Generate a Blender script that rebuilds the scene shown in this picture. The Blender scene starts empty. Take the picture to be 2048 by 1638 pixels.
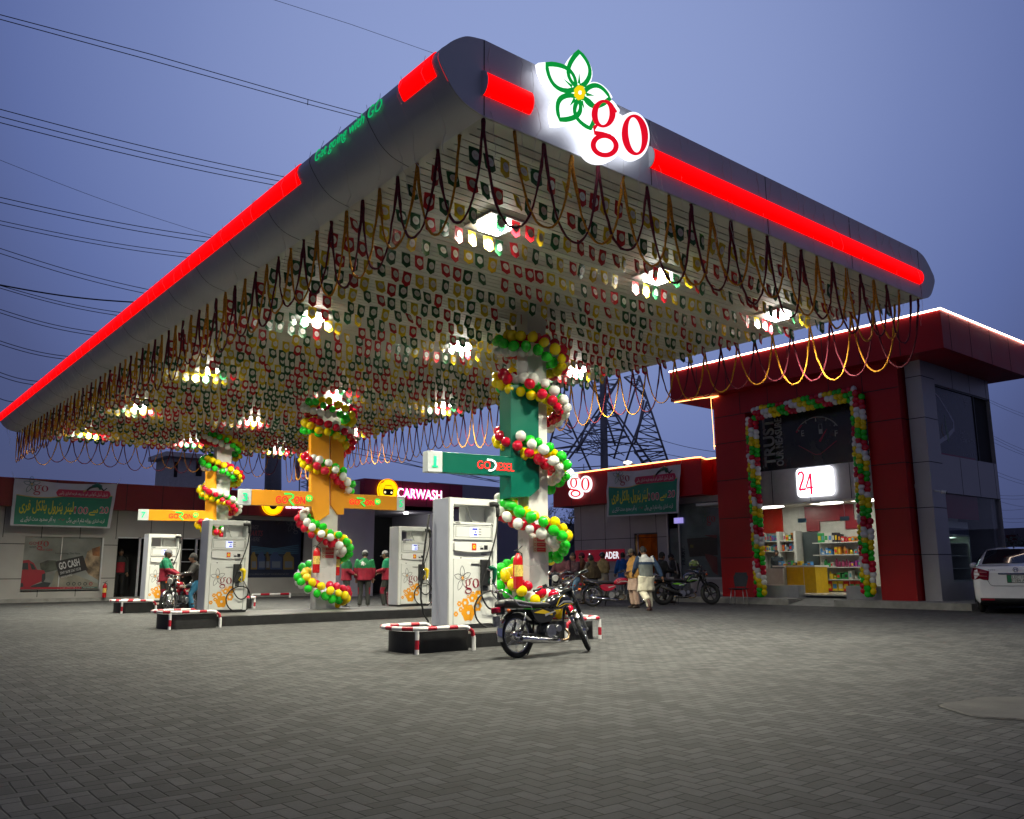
import bpy, bmesh, math, random
from mathutils import Vector, Matrix, noise
random.seed(11)
PI=math.pi; R=math.radians
SC=bpy.context.scene; COL=SC.collection

# ------------------------------------------------------------------ camera
W0,H0=2048.,1638.
FPX=1695.55; PITCH=R(10.776); ROLL=R(-.258); AZ=R(50.694); CAMZ=1.15
_F=Vector((math.cos(AZ),math.sin(AZ),0)); _R=Vector((math.sin(AZ),-math.cos(AZ),0)); _Z=Vector((0,0,1))
_fw=_F*math.cos(PITCH)+_Z*math.sin(PITCH); _u0=-_F*math.sin(PITCH)+_Z*math.cos(PITCH)
_r=_R*math.cos(ROLL)+_u0*math.sin(ROLL); _u=-_R*math.sin(ROLL)+_u0*math.cos(ROLL)
CAM=Vector((0,0,CAMZ))
def px(x,y,ax,val):
    """point of the real plane (axis = val) seen at a spot of the photograph"""
    d=_fw*FPX+_r*(x-W0/2)+_u*(H0/2-y); t=(val-CAM[ax])/d[ax]
    return CAM+d*t
cd=bpy.data.cameras.new('camera'); cam=bpy.data.objects.new('camera',cd); COL.objects.link(cam)
cd.sensor_width=36; cd.lens=36*FPX/W0; cd.clip_start=.1; cd.clip_end=1500
M=Matrix((( _r.x,_u.x,-_fw.x,0),(_r.y,_u.y,-_fw.y,0),(_r.z,_u.z,-_fw.z,0),(0,0,0,1)))
cam.matrix_world=Matrix.Translation(CAM)@M
SC.camera=cam
SC.render.resolution_x=1024; SC.render.resolution_y=819
SC.view_settings.view_transform='Standard'; SC.view_settings.look='None'
SC.view_settings.exposure=0.0; SC.view_settings.gamma=1

# ------------------------------------------------------------------ dusk sky
wd=bpy.data.worlds.new('World'); SC.world=wd; wd.use_nodes=True
nt=wd.node_tree; nt.nodes.clear()
N=nt.nodes.new; L=nt.links.new
out=N('ShaderNodeOutputWorld'); add=N('ShaderNodeAddShader'); b1=N('ShaderNodeBackground'); b2=N('ShaderNodeBackground')
sky=N('ShaderNodeTexSky'); sky.sky_type='NISHITA'; sky.sun_disc=False; sky.sun_elevation=R(-1.5); sky.sun_rotation=R(20)
sky.dust_density=2; b1.inputs[1].default_value=.015; L(sky.outputs[0],b1.inputs[0])
tc=N('ShaderNodeTexCoord'); sep=N('ShaderNodeSeparateXYZ'); L(tc.outputs['Generated'],sep.inputs[0])
# the afterglow brightens towards the north-east (+X+Y) and up; fog keeps it soft
dot=N('ShaderNodeVectorMath'); dot.operation='DOT_PRODUCT'; L(tc.outputs['Generated'],dot.inputs[0])
dot.inputs[1].default_value=(.560,.633,.534)
cr=N('ShaderNodeValToRGB'); L(dot.outputs['Value'],cr.inputs[0]); e=cr.color_ramp.elements
e[0].position=.0; e[0].color=(.074,.080,.145,1)
e[1].position=1.0; e[1].color=(.272,.345,.625,1)
for p_,c_ in ((.5,(.084,.095,.185,1)),(.765,(.054,.074,.18,1)),(.811,(.068,.090,.22,1)),(.865,(.108,.150,.355,1)),(.925,(.170,.225,.465,1)),(.97,(.235,.300,.565,1))):
    x_=e.new(p_); x_.color=c_
nz=N('ShaderNodeTexNoise'); nz.inputs['Scale'].default_value=1.3; nz.inputs['Detail'].default_value=3; L(tc.outputs['Generated'],nz.inputs[0])
mr=N('ShaderNodeMapRange'); mr.inputs[3].default_value=.93; mr.inputs[4].default_value=1.07; L(nz.outputs[0],mr.inputs[0])
L(cr.outputs[0],b2.inputs[0]); L(mr.outputs[0],b2.inputs[1])
L(b1.outputs[0],add.inputs[0]); L(b2.outputs[0],add.inputs[1]); L(add.outputs[0],out.inputs[0])

# ------------------------------------------------------------------ materials
MATS={}
def mat(name,col=(.5,.5,.5),rough=.5,metal=0,emis=None,estr=0,var=.06,vs=6,bump=0,bs=60,trans=0,spec=.5,alpha=1,coat=0,sss=0):
    if name in MATS: return MATS[name]
    m=bpy.data.materials.new(name); m.use_nodes=True; t=m.node_tree; b=t.nodes['Principled BSDF']
    n=t.nodes.new; l=t.links.new
    b.inputs['Base Color'].default_value=(*col,1); b.inputs['Roughness'].default_value=rough; b.inputs['Metallic'].default_value=metal
    b.inputs['Specular IOR Level'].default_value=spec
    if coat: b.inputs['Coat Weight'].default_value=coat
    if trans: b.inputs['Transmission Weight'].default_value=trans
    if alpha<1: b.inputs['Alpha'].default_value=alpha
    if sss: b.inputs['Subsurface Weight'].default_value=sss; b.inputs['Subsurface Scale'].default_value=.1
    if emis: b.inputs['Emission Color'].default_value=(*emis,1); b.inputs['Emission Strength'].default_value=estr
    if var or bump:
        c=n('ShaderNodeTexCoord'); z=n('ShaderNodeTexNoise'); z.inputs['Scale'].default_value=vs; z.inputs['Detail'].default_value=5
        l(c.outputs['Object'],z.inputs[0])
        if var:
            mr=n('ShaderNodeMapRange'); mr.inputs[1].default_value=.3; mr.inputs[2].default_value=.7
            mr.inputs[3].default_value=1-var*1.6; mr.inputs[4].default_value=1+var; l(z.outputs[0],mr.inputs[0])
            mx=n('ShaderNodeMix'); mx.data_type='RGBA'; mx.blend_type='MULTIPLY'; mx.inputs[0].default_value=1
            mx.inputs[6].default_value=(*col,1); l(mr.outputs[0],mx.inputs[7]); l(mx.outputs[2],b.inputs['Base Color'])
            m2=n('ShaderNodeMapRange'); m2.inputs[3].default_value=max(0,rough-.08); m2.inputs[4].default_value=min(1,rough+.1)
            l(z.outputs[0],m2.inputs[0]); l(m2.outputs[0],b.inputs['Roughness'])
        if bump:
            z2=n('ShaderNodeTexNoise'); z2.inputs['Scale'].default_value=bs; z2.inputs['Detail'].default_value=4; l(c.outputs['Object'],z2.inputs[0])
            bp=n('ShaderNodeBump'); bp.inputs['Strength'].default_value=bump; bp.inputs['Distance'].default_value=.02
            l(z2.outputs[0],bp.inputs['Height']); l(bp.outputs[0],b.inputs['Normal'])
    MATS[name]=m; return m
def glow(name,col,s): return mat(name,tuple(min(1,c) for c in col),.5,emis=col,estr=s,var=0)
WHITE=mat('white paint',(.74,.74,.72),.35,var=.03,vs=2)
CREAM=mat('pump white enamel',(.70,.71,.68),.3,var=.04,vs=3)
GREYP=mat('pump grey side panel',(.52,.54,.62),.45,metal=.2,var=.04,vs=3)
BLACKP=mat('black plastic',(.018,.018,.02),.45,var=.1)
RUBBER=mat('black rubber',(.016,.016,.017),.75,var=.2,vs=30,bump=.2)
KERB=mat('black kerb paint',(.014,.014,.015),.5,var=.3,vs=9,bump=.15,bs=40)
REDPIPE=mat('red pipe paint',(.42,.012,.03),.3,var=.1)
WHITEPIPE=mat('white pipe paint',(.75,.74,.73),.3,var=.08,vs=20)
ORANGE=mat('orange cladding',(.86,.34,.008),.35,var=.04,vs=2)
GREENC=mat('green cladding',(.0,.11,.07),.3,var=.05,vs=2)
SILVER=mat('silver composite panel',(.58,.59,.63),.42,metal=.2,var=.05,vs=1.2)
REDACP=mat('red composite panel',(.33,.0,.004),.42,var=.06,vs=1.5,spec=.35)
GREYACP=mat('grey composite panel',(.37,.36,.38),.42,metal=.15,var=.05,vs=1.2)
STEEL=mat('dark steel',(.06,.065,.075),.5,metal=.6,var=.1)
CHROME=mat('chrome',(.72,.72,.74),.14,metal=1,var=.05,vs=25)
ALU=mat('aluminium',(.55,.56,.58),.35,metal=.9,var=.05)
GLASS=mat('window glass',(.92,.96,.96),.0,trans=1,var=0,spec=.3); GLASS.node_tree.nodes['Principled BSDF'].inputs['IOR'].default_value=1.16
DARK=mat('unlit interior',(.012,.012,.014),.8,var=.1)
CONC=mat('concrete',(.24,.235,.22),.85,var=.16,vs=4,bump=.3,bs=50)

# ------------------------------------------------------------------ mesh helpers
class Fr:
    """wall frame: a to the right, b up, c out of the wall"""
    def __init__(s,o,u,n,v=(0,0,1)): s.o=Vector(o); s.u=Vector(u).normalized(); s.n=Vector(n).normalized(); s.v=Vector(v).normalized()
    def P(s,a,b,c=0): return s.o+s.u*a+s.v*b+s.n*c
    def px(s,x,y):
        d=_fw*FPX+_r*(x-W0/2)+_u*(H0/2-y); t=(s.o-CAM).dot(s.n)/d.dot(s.n); p=CAM+d*t-s.o
        return (p.dot(s.u),p.dot(s.v))
def FY(y,x=0): return Fr((x,y,0),(1,0,0),(0,-1,0))
def FX(x,y=0): return Fr((x,y,0),(0,-1,0),(-1,0,0))
class MB:
    def __init__(s,fr=None): s.bm=bmesh.new(); s.fr=fr; s.mi=0
    def T(s,p): return s.fr.P(*p) if s.fr else Vector(p)
    def face(s,pts,mi=None,sm=False):
        vs=[s.bm.verts.new(s.T(p)) for p in pts]
        try:
            f=s.bm.faces.new(vs); f.material_index=s.mi if mi is None else mi; f.smooth=sm; return f
        except ValueError: return None
    def grid(s,rows,mi=None,sm=True,cu=False,cv=False,raw=False):
        V=[[s.bm.verts.new(Vector(p) if raw else s.T(p)) for p in r] for r in rows]; n=len(V); m=len(V[0])
        for i in range(n if cu else n-1):
            for j in range(m if cv else m-1):
                q=[V[i][j],V[i][(j+1)%m],V[(i+1)%n][(j+1)%m],V[(i+1)%n][j]]
                if len({tuple(v.co) for v in q})<3: continue
                try: f=s.bm.faces.new(q); f.material_index=s.mi if mi is None else mi; f.smooth=sm
                except ValueError: pass
        return V
    def box(s,x0,x1,y0,y1,z0,z1,mi=None,bev=0):
        c=[(x0,y0,z0),(x1,y0,z0),(x1,y1,z0),(x0,y1,z0),(x0,y0,z1),(x1,y0,z1),(x1,y1,z1),(x0,y1,z1)]
        vs=[s.bm.verts.new(s.T(p)) for p in c]; fs=[]
        for q in ((0,3,2,1),(4,5,6,7),(0,1,5,4),(1,2,6,5),(2,3,7,6),(3,0,4,7)):
            f=s.bm.faces.new([vs[i] for i in q]); f.material_index=s.mi if mi is None else mi; fs.append(f)
        if bev: bmesh.ops.bevel(s.bm,geom=list({e for f in fs for e in f.edges}),offset=bev,segments=2,affect='EDGES',profile=.5)
    def tube(s,pts,r,n=8,mi=None,closed=False,cap=True,flat=1,raw=False):
        P=[Vector(p) if raw else s.T(p) for p in pts]; k=len(P); rs=r if isinstance(r,(list,tuple)) else [r]*k
        rows=[]; up=None
        for i in range(k):
            if closed: d=P[(i+1)%k]-P[i-1]
            else: d=P[min(i+1,k-1)]-P[max(i-1,0)]
            if d.length<1e-9: d=Vector((0,0,1))
            d.normalize()
            if up is None: up=Vector((0,0,1)) if abs(d.z)<.9 else Vector((1,0,0))
            a=up-d*up.dot(d)
            if a.length<1e-4: a=d.orthogonal()
            a.normalize(); b=d.cross(a); up=a
            rows.append([P[i]+(a*math.cos(2*PI*j/n)+b*math.sin(2*PI*j/n)*flat)*rs[i] for j in range(n)])
        V=s.grid(rows,mi,True,cu=closed,cv=True,raw=True)
        if cap and not closed:
            for r_,fl in ((V[0],1),(V[-1],0)):
                try: f=s.bm.faces.new(r_[::-1] if fl else r_); f.material_index=s.mi if mi is None else mi
                except ValueError: pass
    def cyl(s,c,r,h,ax=2,n=20,mi=None,r2=None):
        c=Vector(c); d=Vector((0,0,0)); d[ax]=h/2; s.tube([tuple(c-d),tuple(c+d)],[r,r if r2 is None else r2],n,mi)
    def ball(s,c,r,n=12,mi=None,sc=(1,1,1)):
        rows=[]
        for i in range(n//2+1):
            t=PI*i/(n//2); rows.append([(c[0]+r*sc[0]*math.sin(t)*math.cos(2*PI*j/n),c[1]+r*sc[1]*math.sin(t)*math.sin(2*PI*j/n),c[2]+r*sc[2]*math.cos(t)) for j in range(n)])
        s.grid(rows,mi,True,cv=True)
    def torus(s,c,R_,r,ax=1,n=36,m=10,mi=None,flat=1):
        pts=[]
        for i in range(n):
            t=2*PI*i/n; q=[0,0,0]; a,b=[k for k in range(3) if k!=ax]; q[a]=math.cos(t)*R_; q[b]=math.sin(t)*R_
            pts.append((c[0]+q[0],c[1]+q[1],c[2]+q[2]))
        s.tube(pts,r,m,mi,closed=True)
    # flat shapes drawn on the wall frame; poly is [(a,b)..]
    def poly(s,pts,c0=0,c1=None,mi=None):
        if c1 is None: s.face([(a,b,c0) for a,b in pts],mi); return
        n=len(pts); f=[s.bm.verts.new(s.T((a,b,c1))) for a,b in pts]; g=[s.bm.verts.new(s.T((a,b,c0))) for a,b in pts]
        for q in [f,g[::-1]]+[[f[i],g[i],g[(i+1)%n],f[(i+1)%n]] for i in range(n)]:
            try: x=s.bm.faces.new(q); x.material_index=s.mi if mi is None else mi
            except ValueError: pass
    def ring(s,c,ro,ri,cc=0,n=32,mi=None,rot=0,irot=0,depth=0,off=(0,0)):
        """flat annulus: ro,ri = (rx,ry)"""
        o=[];i_=[]
        for k in range(n):
            t=2*PI*k/n
            x,y=ro[0]*math.cos(t),ro[1]*math.sin(t); o.append((c[0]+x*math.cos(rot)-y*math.sin(rot),c[1]+x*math.sin(rot)+y*math.cos(rot)))
            x,y=ri[0]*math.cos(t),ri[1]*math.sin(t); i_.append((c[0]+off[0]+x*math.cos(irot)-y*math.sin(irot),c[1]+off[1]+x*math.sin(irot)+y*math.cos(irot)))
        for k in range(n):
            q=[o[k],o[(k+1)%n],i_[(k+1)%n],i_[k]]; s.face([(a,b,cc) for a,b in q],mi)
    def ribbon(s,pts,w,cc=0,mi=None,closed=False):
        n=len(pts); ws=w if isinstance(w,(list,tuple)) else [w]*n; Lf=[];Rt=[]
        for i in range(n):
            a=pts[(i+1)%n if closed else min(i+1,n-1)]; b=pts[i-1 if closed or i else 0]
            d=Vector((a[0]-b[0],a[1]-b[1])); d=d.normalized() if d.length>1e-9 else Vector((1,0)); q=Vector((-d.y,d.x))*ws[i]/2
            Lf.append((pts[i][0]+q.x,pts[i][1]+q.y,cc)); Rt.append((pts[i][0]-q.x,pts[i][1]-q.y,cc))
        for i in range(n if closed else n-1): s.face([Rt[i],Rt[(i+1)%n],Lf[(i+1)%n],Lf[i]],mi)
    def addmesh(s,me,mi=None,fn=None):
        b=bmesh.new(); b.from_mesh(me); mp={}
        for v in b.verts: mp[v]=s.bm.verts.new(fn(v.co) if fn else v.co)
        for f in b.faces:
            try: g=s.bm.faces.new([mp[v] for v in f.verts]); g.material_index=s.mi if mi is None else mi; g.smooth=f.smooth
            except ValueError: pass
        b.free()
    def text(s,t,a0,b0,a1,b1,cc=0,mi=None,depth=0,bold=0,shear=0):
        """lettering fitted into the rectangle a0..a1 x b0..b1 of the frame"""
        cu=bpy.data.curves.new('t','FONT'); cu.body=t; cu.size=1; cu.extrude=depth/2; cu.offset=bold; cu.shear=shear; cu.resolution_u=3
        ob=bpy.data.objects.new('t',cu); COL.objects.link(ob); bpy.context.view_layer.update()
        me=bpy.data.meshes.new_from_object(ob.evaluated_get(bpy.context.evaluated_depsgraph_get()))
        if len(me.vertices):
            xs=[v.co.x for v in me.vertices]; ys=[v.co.y for v in me.vertices]; x0,x1,y0,y1=min(xs),max(xs),min(ys),max(ys)
            sx=(a1-a0)/max(1e-6,x1-x0); sy=(b1-b0)/max(1e-6,y1-y0)
            s.addmesh(me,mi,lambda v:s.T((a0+(v.x-x0)*sx,b0+(v.y-y0)*sy,cc+v.z+depth/2)))
        bpy.data.objects.remove(ob); bpy.data.meshes.remove(me); bpy.data.curves.remove(cu)
    def build(s,name,mats,parent=None,smooth=None,world=True,kind=None):
        me=bpy.data.meshes.new(name)
        bmesh.ops.recalc_face_normals(s.bm,faces=[f for f in s.bm.faces])
        if parent is not None and world:
            inv=parent.matrix_basis.inverted()
            p=parent.parent
            if p is not None: inv=parent.matrix_basis.inverted()@p.matrix_basis.inverted()
            s.bm.transform(inv)
        s.bm.to_mesh(me); s.bm.free()
        for m in (mats if isinstance(mats,(list,tuple)) else [mats]): me.materials.append(m)
        o=bpy.data.objects.new(name,me); COL.objects.link(o)
        if parent is not None: o.parent=parent
        if kind: o['kind']=kind
        return o
def tag(o,label,cat,group=None):
    o['label']=label; o['category']=cat
    if group: o['group']=group
    return o
def thing(name,label,cat,loc=(0,0,0),rz=0,group=None,rot=None,sc=1):
    o=bpy.data.objects.new(name,None); COL.objects.link(o); o.location=loc; o.rotation_euler=rot or (0,0,rz); o.scale=(sc,)*3
    o.empty_display_size=.2; o.matrix_basis=Matrix.LocRotScale(Vector(loc),o.rotation_euler,Vector((sc,)*3))
    return tag(o,label,cat,group)
def copy_tree(o,parent=None):
    c=o.copy(); COL.objects.link(c)
    if parent is not None: c.parent=parent
    for ch in list(o.children): copy_tree(ch,c)
    return c
def lamp(name,kind,loc,power,col=(1,1,1),size=.5,parent=None,rot=(0,0,0),sy=None,spread=None):
    l=bpy.data.lights.new(name,kind); l.energy=power; l.color=col
    if kind=='AREA':
        l.size=size
        if sy: l.shape='RECTANGLE'; l.size_y=sy
        if spread: l.spread=spread
    else: l.shadow_soft_size=size
    o=bpy.data.objects.new(name,l); COL.objects.link(o)
    if parent is not None: o.parent=parent; o.location=Vector(loc)-parent.location
    else: o.location=loc
    o.rotation_euler=rot; return o

# -------------------------------------------------- the flower-and-go emblem
def petal(c,tip,w,n=8,base=.12):
    """closed leaf-shaped outline from near c to tip"""
    c=Vector(c);t=Vector(tip);d=t-c;q=Vector((-d.y,d.x)).normalized()*w; A=[];B=[]
    for i in range(n+1):
        u=i/n; p=c+d*(base+(1-base)*u); h=math.sin(PI*min(1,u**.85))**.8*(1 if u<.98 else 0)
        if i in (0,n): h=0
        A.append(p+q*h); B.append(p-q*h)
    return [(v.x,v.y) for v in A+B[-2:0:-1]]
def emblem(mb,a,b,s,green=0,red=1,yel=2,cc=.003,lw=.022,only=None,thin=1):
    """dispenser/banner emblem: flower top left, serif go lower right; s = width"""
    P=lambda x,y:(a+x*s,b+y*s)
    c=(.326,.53)
    for tip,w in (((.304,.935),.088),((.66,.683),.085),((0,.617),.085),((.152,.13),.085),((.50,.20),.07)):
        pl=petal(P(*c),P(*tip),w*s); mb.ribbon(pl,lw*s*thin,cc,green,closed=True)
        q=(c[0]+(tip[0]-c[0])*.42,c[1]+(tip[1]-c[1])*.42); q0=(c[0]+(tip[0]-c[0])*.2,c[1]+(tip[1]-c[1])*.2)
        mb.ribbon([P(*q0),P(*q)],[.018*s,.003*s],cc+.001,green)
    mb.ring(P(*c),(.05*s,.055*s),(.014*s,.014*s),cc+.002,n=7,mi=yel)
    go(mb,P(.426,0),s*.585,red,cc+.003)
def go(mb,o,w,mi,cc,k=0,white=None):
    """serif lower-case g and o; o = lower-left corner, w = total width"""
    P=lambda x,y:(o[0]+x*w,o[1]+y*w)
    mb.ring(P(.215,.66),(.185*w,.20*w),(.10*w,.175*w),cc,mi=mi)                       # g bowl
    mb.ribbon([P(.33,.80),P(.40,.86),P(.47,.875),P(.5,.84)],[.05*w,.06*w,.055*w,.04*w],cc+.0006,mi)
    mb.ribbon([P(.12,.50),P(.055,.43),P(.08,.36),P(.2,.33),P(.36,.31),P(.46,.24)],[.03*w,.055*w,.07*w,.085*w,.085*w,.07*w],cc+.0012,mi)
    mb.ring(P(.24,.155),(.235*w,.15*w),(.165*w,.105*w),cc+.0018,mi=mi,off=(0,.008*w))
    mb.ring(P(.765,.60),(.235*w,.265*w),(.125*w,.235*w),cc,mi=mi,irot=.12)            # o
def blob(mb,c,r,mi,cc,hole=.3,n=36,lob=6,ph=0):
    o=[(c[0]+r*(1+.09*math.cos(lob*2*PI*k/n+ph))*math.cos(2*PI*k/n),c[1]+r*(1+.09*math.cos(lob*2*PI*k/n+ph))*math.sin(2*PI*k/n)) for k in range(n)]
    i_=[(c[0]+r*hole*(1-.16*math.cos(5*2*PI*k/n))*math.cos(2*PI*k/n),c[1]+r*hole*(1-.16*math.cos(5*2*PI*k/n))*math.sin(2*PI*k/n)) for k in range(n)]
    for k in range(n): mb.face([(*q,cc) for q in (o[k],o[(k+1)%n],i_[(k+1)%n],i_[k])],mi)

# ================================================================== GROUND
def expr(t):
    n=t.nodes.new; l=t.links.new
    def m(op,a,b=None,c=None):
        x=n('ShaderNodeMath'); x.operation=op
        for i,v in enumerate((a,b,c)):
            if v is None: continue
            if isinstance(v,(int,float)): x.inputs[i].default_value=v
            else: l(v,x.inputs[i])
        return x.outputs[0]
    return m
def paver_mat():
    m=bpy.data.materials.new('herringbone pavers'); m.use_nodes=True; t=m.node_tree; b=t.nodes['Principled BSDF']; n=t.nodes.new; l=t.links.new; E=expr(t)
    tc=n('ShaderNodeTexCoord'); mp=n('ShaderNodeMapping'); mp.inputs['Scale'].default_value=(10,10,10); l(tc.outputs['Object'],mp.inputs[0])
    wz=n('ShaderNodeTexNoise'); wz.inputs['Scale'].default_value=1.1; l(tc.outputs['Object'],wz.inputs[0])
    sp=n('ShaderNodeSeparateXYZ'); l(mp.outputs[0],sp.inputs[0])
    dx=E('MULTIPLY',E('SUBTRACT',wz.outputs[0],.5),.9)
    x=E('ADD',sp.outputs[0],dx); y=E('ADD',sp.outputs[1],dx)
    i=E('FLOOR',x); j=E('FLOOR',y); k=E('FLOORED_MODULO',E('SUBTRACT',i,j),4)
    is0=E('COMPARE',k,0,.1); is1=E('COMPARE',k,1,.1); is2=E('COMPARE',k,2,.1); is3=E('COMPARE',k,3,.1)
    hor=E('ADD',is0,is1)
    cx=E('ADD',i,E('ADD',E('MULTIPLY',is0,1),E('MULTIPLY',E('ADD',is2,is3),.5)))
    cy=E('ADD',j,E('ADD',E('MULTIPLY',hor,.5),E('MULTIPLY',is3,1)))
    hx=E('ADD',.5,E('MULTIPLY',hor,.5)); hy=E('SUBTRACT',1,E('MULTIPLY',hor,.5))
    ex=E('SUBTRACT',hx,E('ABSOLUTE',E('SUBTRACT',x,cx))); ey=E('SUBTRACT',hy,E('ABSOLUTE',E('SUBTRACT',y,cy)))
    ed=E('MINIMUM',ex,ey)
    cb=n('ShaderNodeCombineXYZ'); l(cx,cb.inputs[0]); l(cy,cb.inputs[1])
    wn=n('ShaderNodeTexWhiteNoise'); l(cb.outputs[0],wn.inputs[0])
    big=n('ShaderNodeTexNoise'); big.inputs['Scale'].default_value=.35; big.inputs['Detail'].default_value=6; l(tc.outputs['Object'],big.inputs[0])
    fine=n('ShaderNodeTexNoise'); fine.inputs['Scale'].default_value=55; fine.inputs['Detail'].default_value=5; l(tc.outputs['Object'],fine.inputs[0])
    med=n('ShaderNodeTexNoise'); med.inputs['Scale'].default_value=5; med.inputs['Detail'].default_value=6; l(tc.outputs['Object'],med.inputs[0])
    v=E('ADD',E('MULTIPLY',wn.outputs['Value'],.040),.034)
    v=E('MULTIPLY',v,E('ADD',.62,E('MULTIPLY',big.outputs[0],.75)))
    v=E('MULTIPLY',v,E('ADD',.72,E('MULTIPLY',fine.outputs[0],.56)))
    v=E('MULTIPLY',v,E('ADD',.70,E('MULTIPLY',med.outputs[0],.6)))
    st=n('ShaderNodeTexNoise'); st.inputs['Scale'].default_value=1.15; st.inputs['Detail'].default_value=3; st.inputs['Distortion'].default_value=.6; l(tc.outputs['Object'],st.inputs[0])
    sm=n('ShaderNodeMapRange'); sm.interpolation_type='SMOOTHSTEP'; l(st.outputs[0],sm.inputs[0]); sm.inputs[1].default_value=.60; sm.inputs[2].default_value=.74; sm.inputs[3].default_value=1; sm.inputs[4].default_value=.62
    v=E('MULTIPLY',v,sm.outputs[0])
    jw=E('ADD',.025,E('MULTIPLY',med.outputs[0],.055))
    js=n('ShaderNodeMapRange'); js.interpolation_type='SMOOTHSTEP'; l(ed,js.inputs[0]); js.inputs[1].default_value=.01; l(E('ADD',jw,.03),js.inputs[2])
    v2=E('MULTIPLY',v,E('ADD',.12,E('MULTIPLY',js.outputs[0],.88)))
    c3=n('ShaderNodeCombineColor'); l(E('MULTIPLY',v2,1.0),c3.inputs[0]); l(v2,c3.inputs[1]); l(E('MULTIPLY',v2,1.0),c3.inputs[2])
    l(c3.outputs[0],b.inputs['Base Color']); b.inputs['Roughness'].default_value=.8; b.inputs['Specular IOR Level'].default_value=.28
    bp=n('ShaderNodeBump'); bp.inputs['Strength'].default_value=.55; bp.inputs['Distance'].default_value=.006
    h=E('ADD',js.outputs[0],E('ADD',E('MULTIPLY',fine.outputs[0],.35),E('MULTIPLY',wn.outputs['Value'],.5))); l(h,bp.inputs['Height']); l(bp.outputs[0],b.inputs['Normal'])
    return m
g=MB(); g.face([(-350,-120,0),(350,-120,0),(350,420,0),(-350,420,0)]); g.build('paved_forecourt',paver_mat(),kind='structure')
# cement patch let into the pavers, lower right of the picture
g=MB(); c0=px(1985,1418,2,0); P=[]
for k in range(40):
    t=2*PI*k/40; r_=1+.07*math.sin(3*t+1)+.05*math.sin(7*t); P.append((c0.x+math.cos(t)*r_*.75+.25,c0.y+math.sin(t)*r_*.62-.25,.012))
g.face(P); Q=[(c0.x+.25+(p[0]-c0.x-.25)*1.035,c0.y-.25+(p[1]-c0.y+.25)*1.035,.001) for p in P]
for k in range(40): g.face([P[k],Q[k],Q[(k+1)%40],P[(k+1)%40]])
D_=[(c0.x+.25+(p[0]-c0.x-.25)*1.06,c0.y-.25+(p[1]-c0.y+.25)*1.06,.0035) for p in P]
for k in range(40): g.face([Q[k][:2]+(.0045,),D_[k],D_[(k+1)%40],Q[(k+1)%40][:2]+(.0045,)],1)
g.bm.normal_update(); PATCHM=[mat('patch cement',(.072,.068,.064),.85,var=.25,vs=3,bump=.35,bs=35),mat('joint dirt',(.012,.011,.010),.9,var=.4,vs=20)]
g.build('concrete_patch',PATCHM,kind='structure')

# ================================================================== CANOPY
XL,XR,YF,YB,ZC,ZT=5.155,15.25,6.767,33.82,6.026,6.954
can=thing('fuel_canopy','huge silver filling station canopy with glowing red edge strips','canopy',(10.2,20.3,0))
# slatted ceiling: every slat is real
m=MB(); y=YF+.12
while y<YB-.12:
    m.box(XL+.1,XR-.1,y,y+.128,ZC+.01,ZC+.022); y+=.148
m.box(XL+.02,XR-.02,YF+.02,YB-.02,ZC+.05,ZC+.08,mi=1)
m.box(XL,XR,YF+.01,YF+.12,ZC,ZC+.03); m.box(XL,XR,YB-.12,YB-.01,ZC,ZC+.03); m.box(XL,XL+.1,YF+.12,YB-.12,ZC,ZC+.03); m.box(XR-.1,XR,YF+.12,YB-.12,ZC,ZC+.03)
m.build('ceiling',[mat('ceiling slats',(.56,.56,.51),.42,metal=.1,var=.08,vs=.6),DARK],can)
# bullnose edge profile (x offset outwards, z), traced on the front end plate
pf=[(966.4,79.3),(940,74),(925,74.5),(905,82),(890,92),(880,99),(877,107),(876,115),(880,128),(890,150),(905,178),(922,200),(940,216),(968,235.5)]
prof=[]
for a_,b_ in pf:
    q=px(a_,b_,1,YF); prof.append((XL-q.x,q.z))
prof[0]=(0,ZT); prof[-1]=(0,ZC)
def smooth(P,k=3):
    out=[]
    for i in range(len(P)-1):
        p0,p1,p2,p3=[Vector(P[max(0,min(len(P)-1,j))]) for j in (i-1,i,i+1,i+2)]
        for s_ in range(k):
            t=s_/k; out.append(tuple(.5*((2*p1)+(p2-p0)*t+(2*p0-5*p1+4*p2-p3)*t*t+(3*p1-p0-3*p2+p3)*t**3)))
    return out+[tuple(P[-1])]
prof=smooth(prof,3)
ys=[YF+.003+(YB-YF-.006)*i/18 for i in range(19)]
for side,nm in ((-1,'edge_cladding'),(1,'edge_cladding')):
    m=MB(); X0=XL if side<0 else XR
    m.grid([[ (X0+side*o,yy,z) for o,z in prof] for yy in ys])
    if side<0:
        for yy in ys[1:-1]:
            m.mi=1; m.tube([(X0+side*(o+.001),yy,z) for o,z in prof],.0045,4,cap=False); m.mi=0
    m.build(nm,[SILVER,STEEL],can)
for Y_ in (YF,YB):
    m=MB(); d=-.012 if Y_==YF else .012
    o=[(XL-a,b) for a,b in prof][::-1]+[(XR+a,b) for a,b in prof]
    f=[m.bm.verts.new((x,Y_+d,z)) for x,z in o]; h=[m.bm.verts.new((x,Y_,z)) for x,z in o]
    m.bm.faces.new(f); m.bm.faces.new(h[::-1])
    for k in range(len(o)): m.bm.faces.new([f[k],h[k],h[(k+1)%len(o)],f[(k+1)%len(o)]])
    if d<0:
        for sx in (XL,px(1299,300,1,YF).x,px(1530,380,1,YF).x,px(1697,450,1,YF).x,XR): m.box(sx-.006,sx+.006,Y_+d-.003,Y_+d+.001,ZC+.01,ZT-.01,mi=1)
    m.build('end_cladding',[SILVER,STEEL],can)
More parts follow.
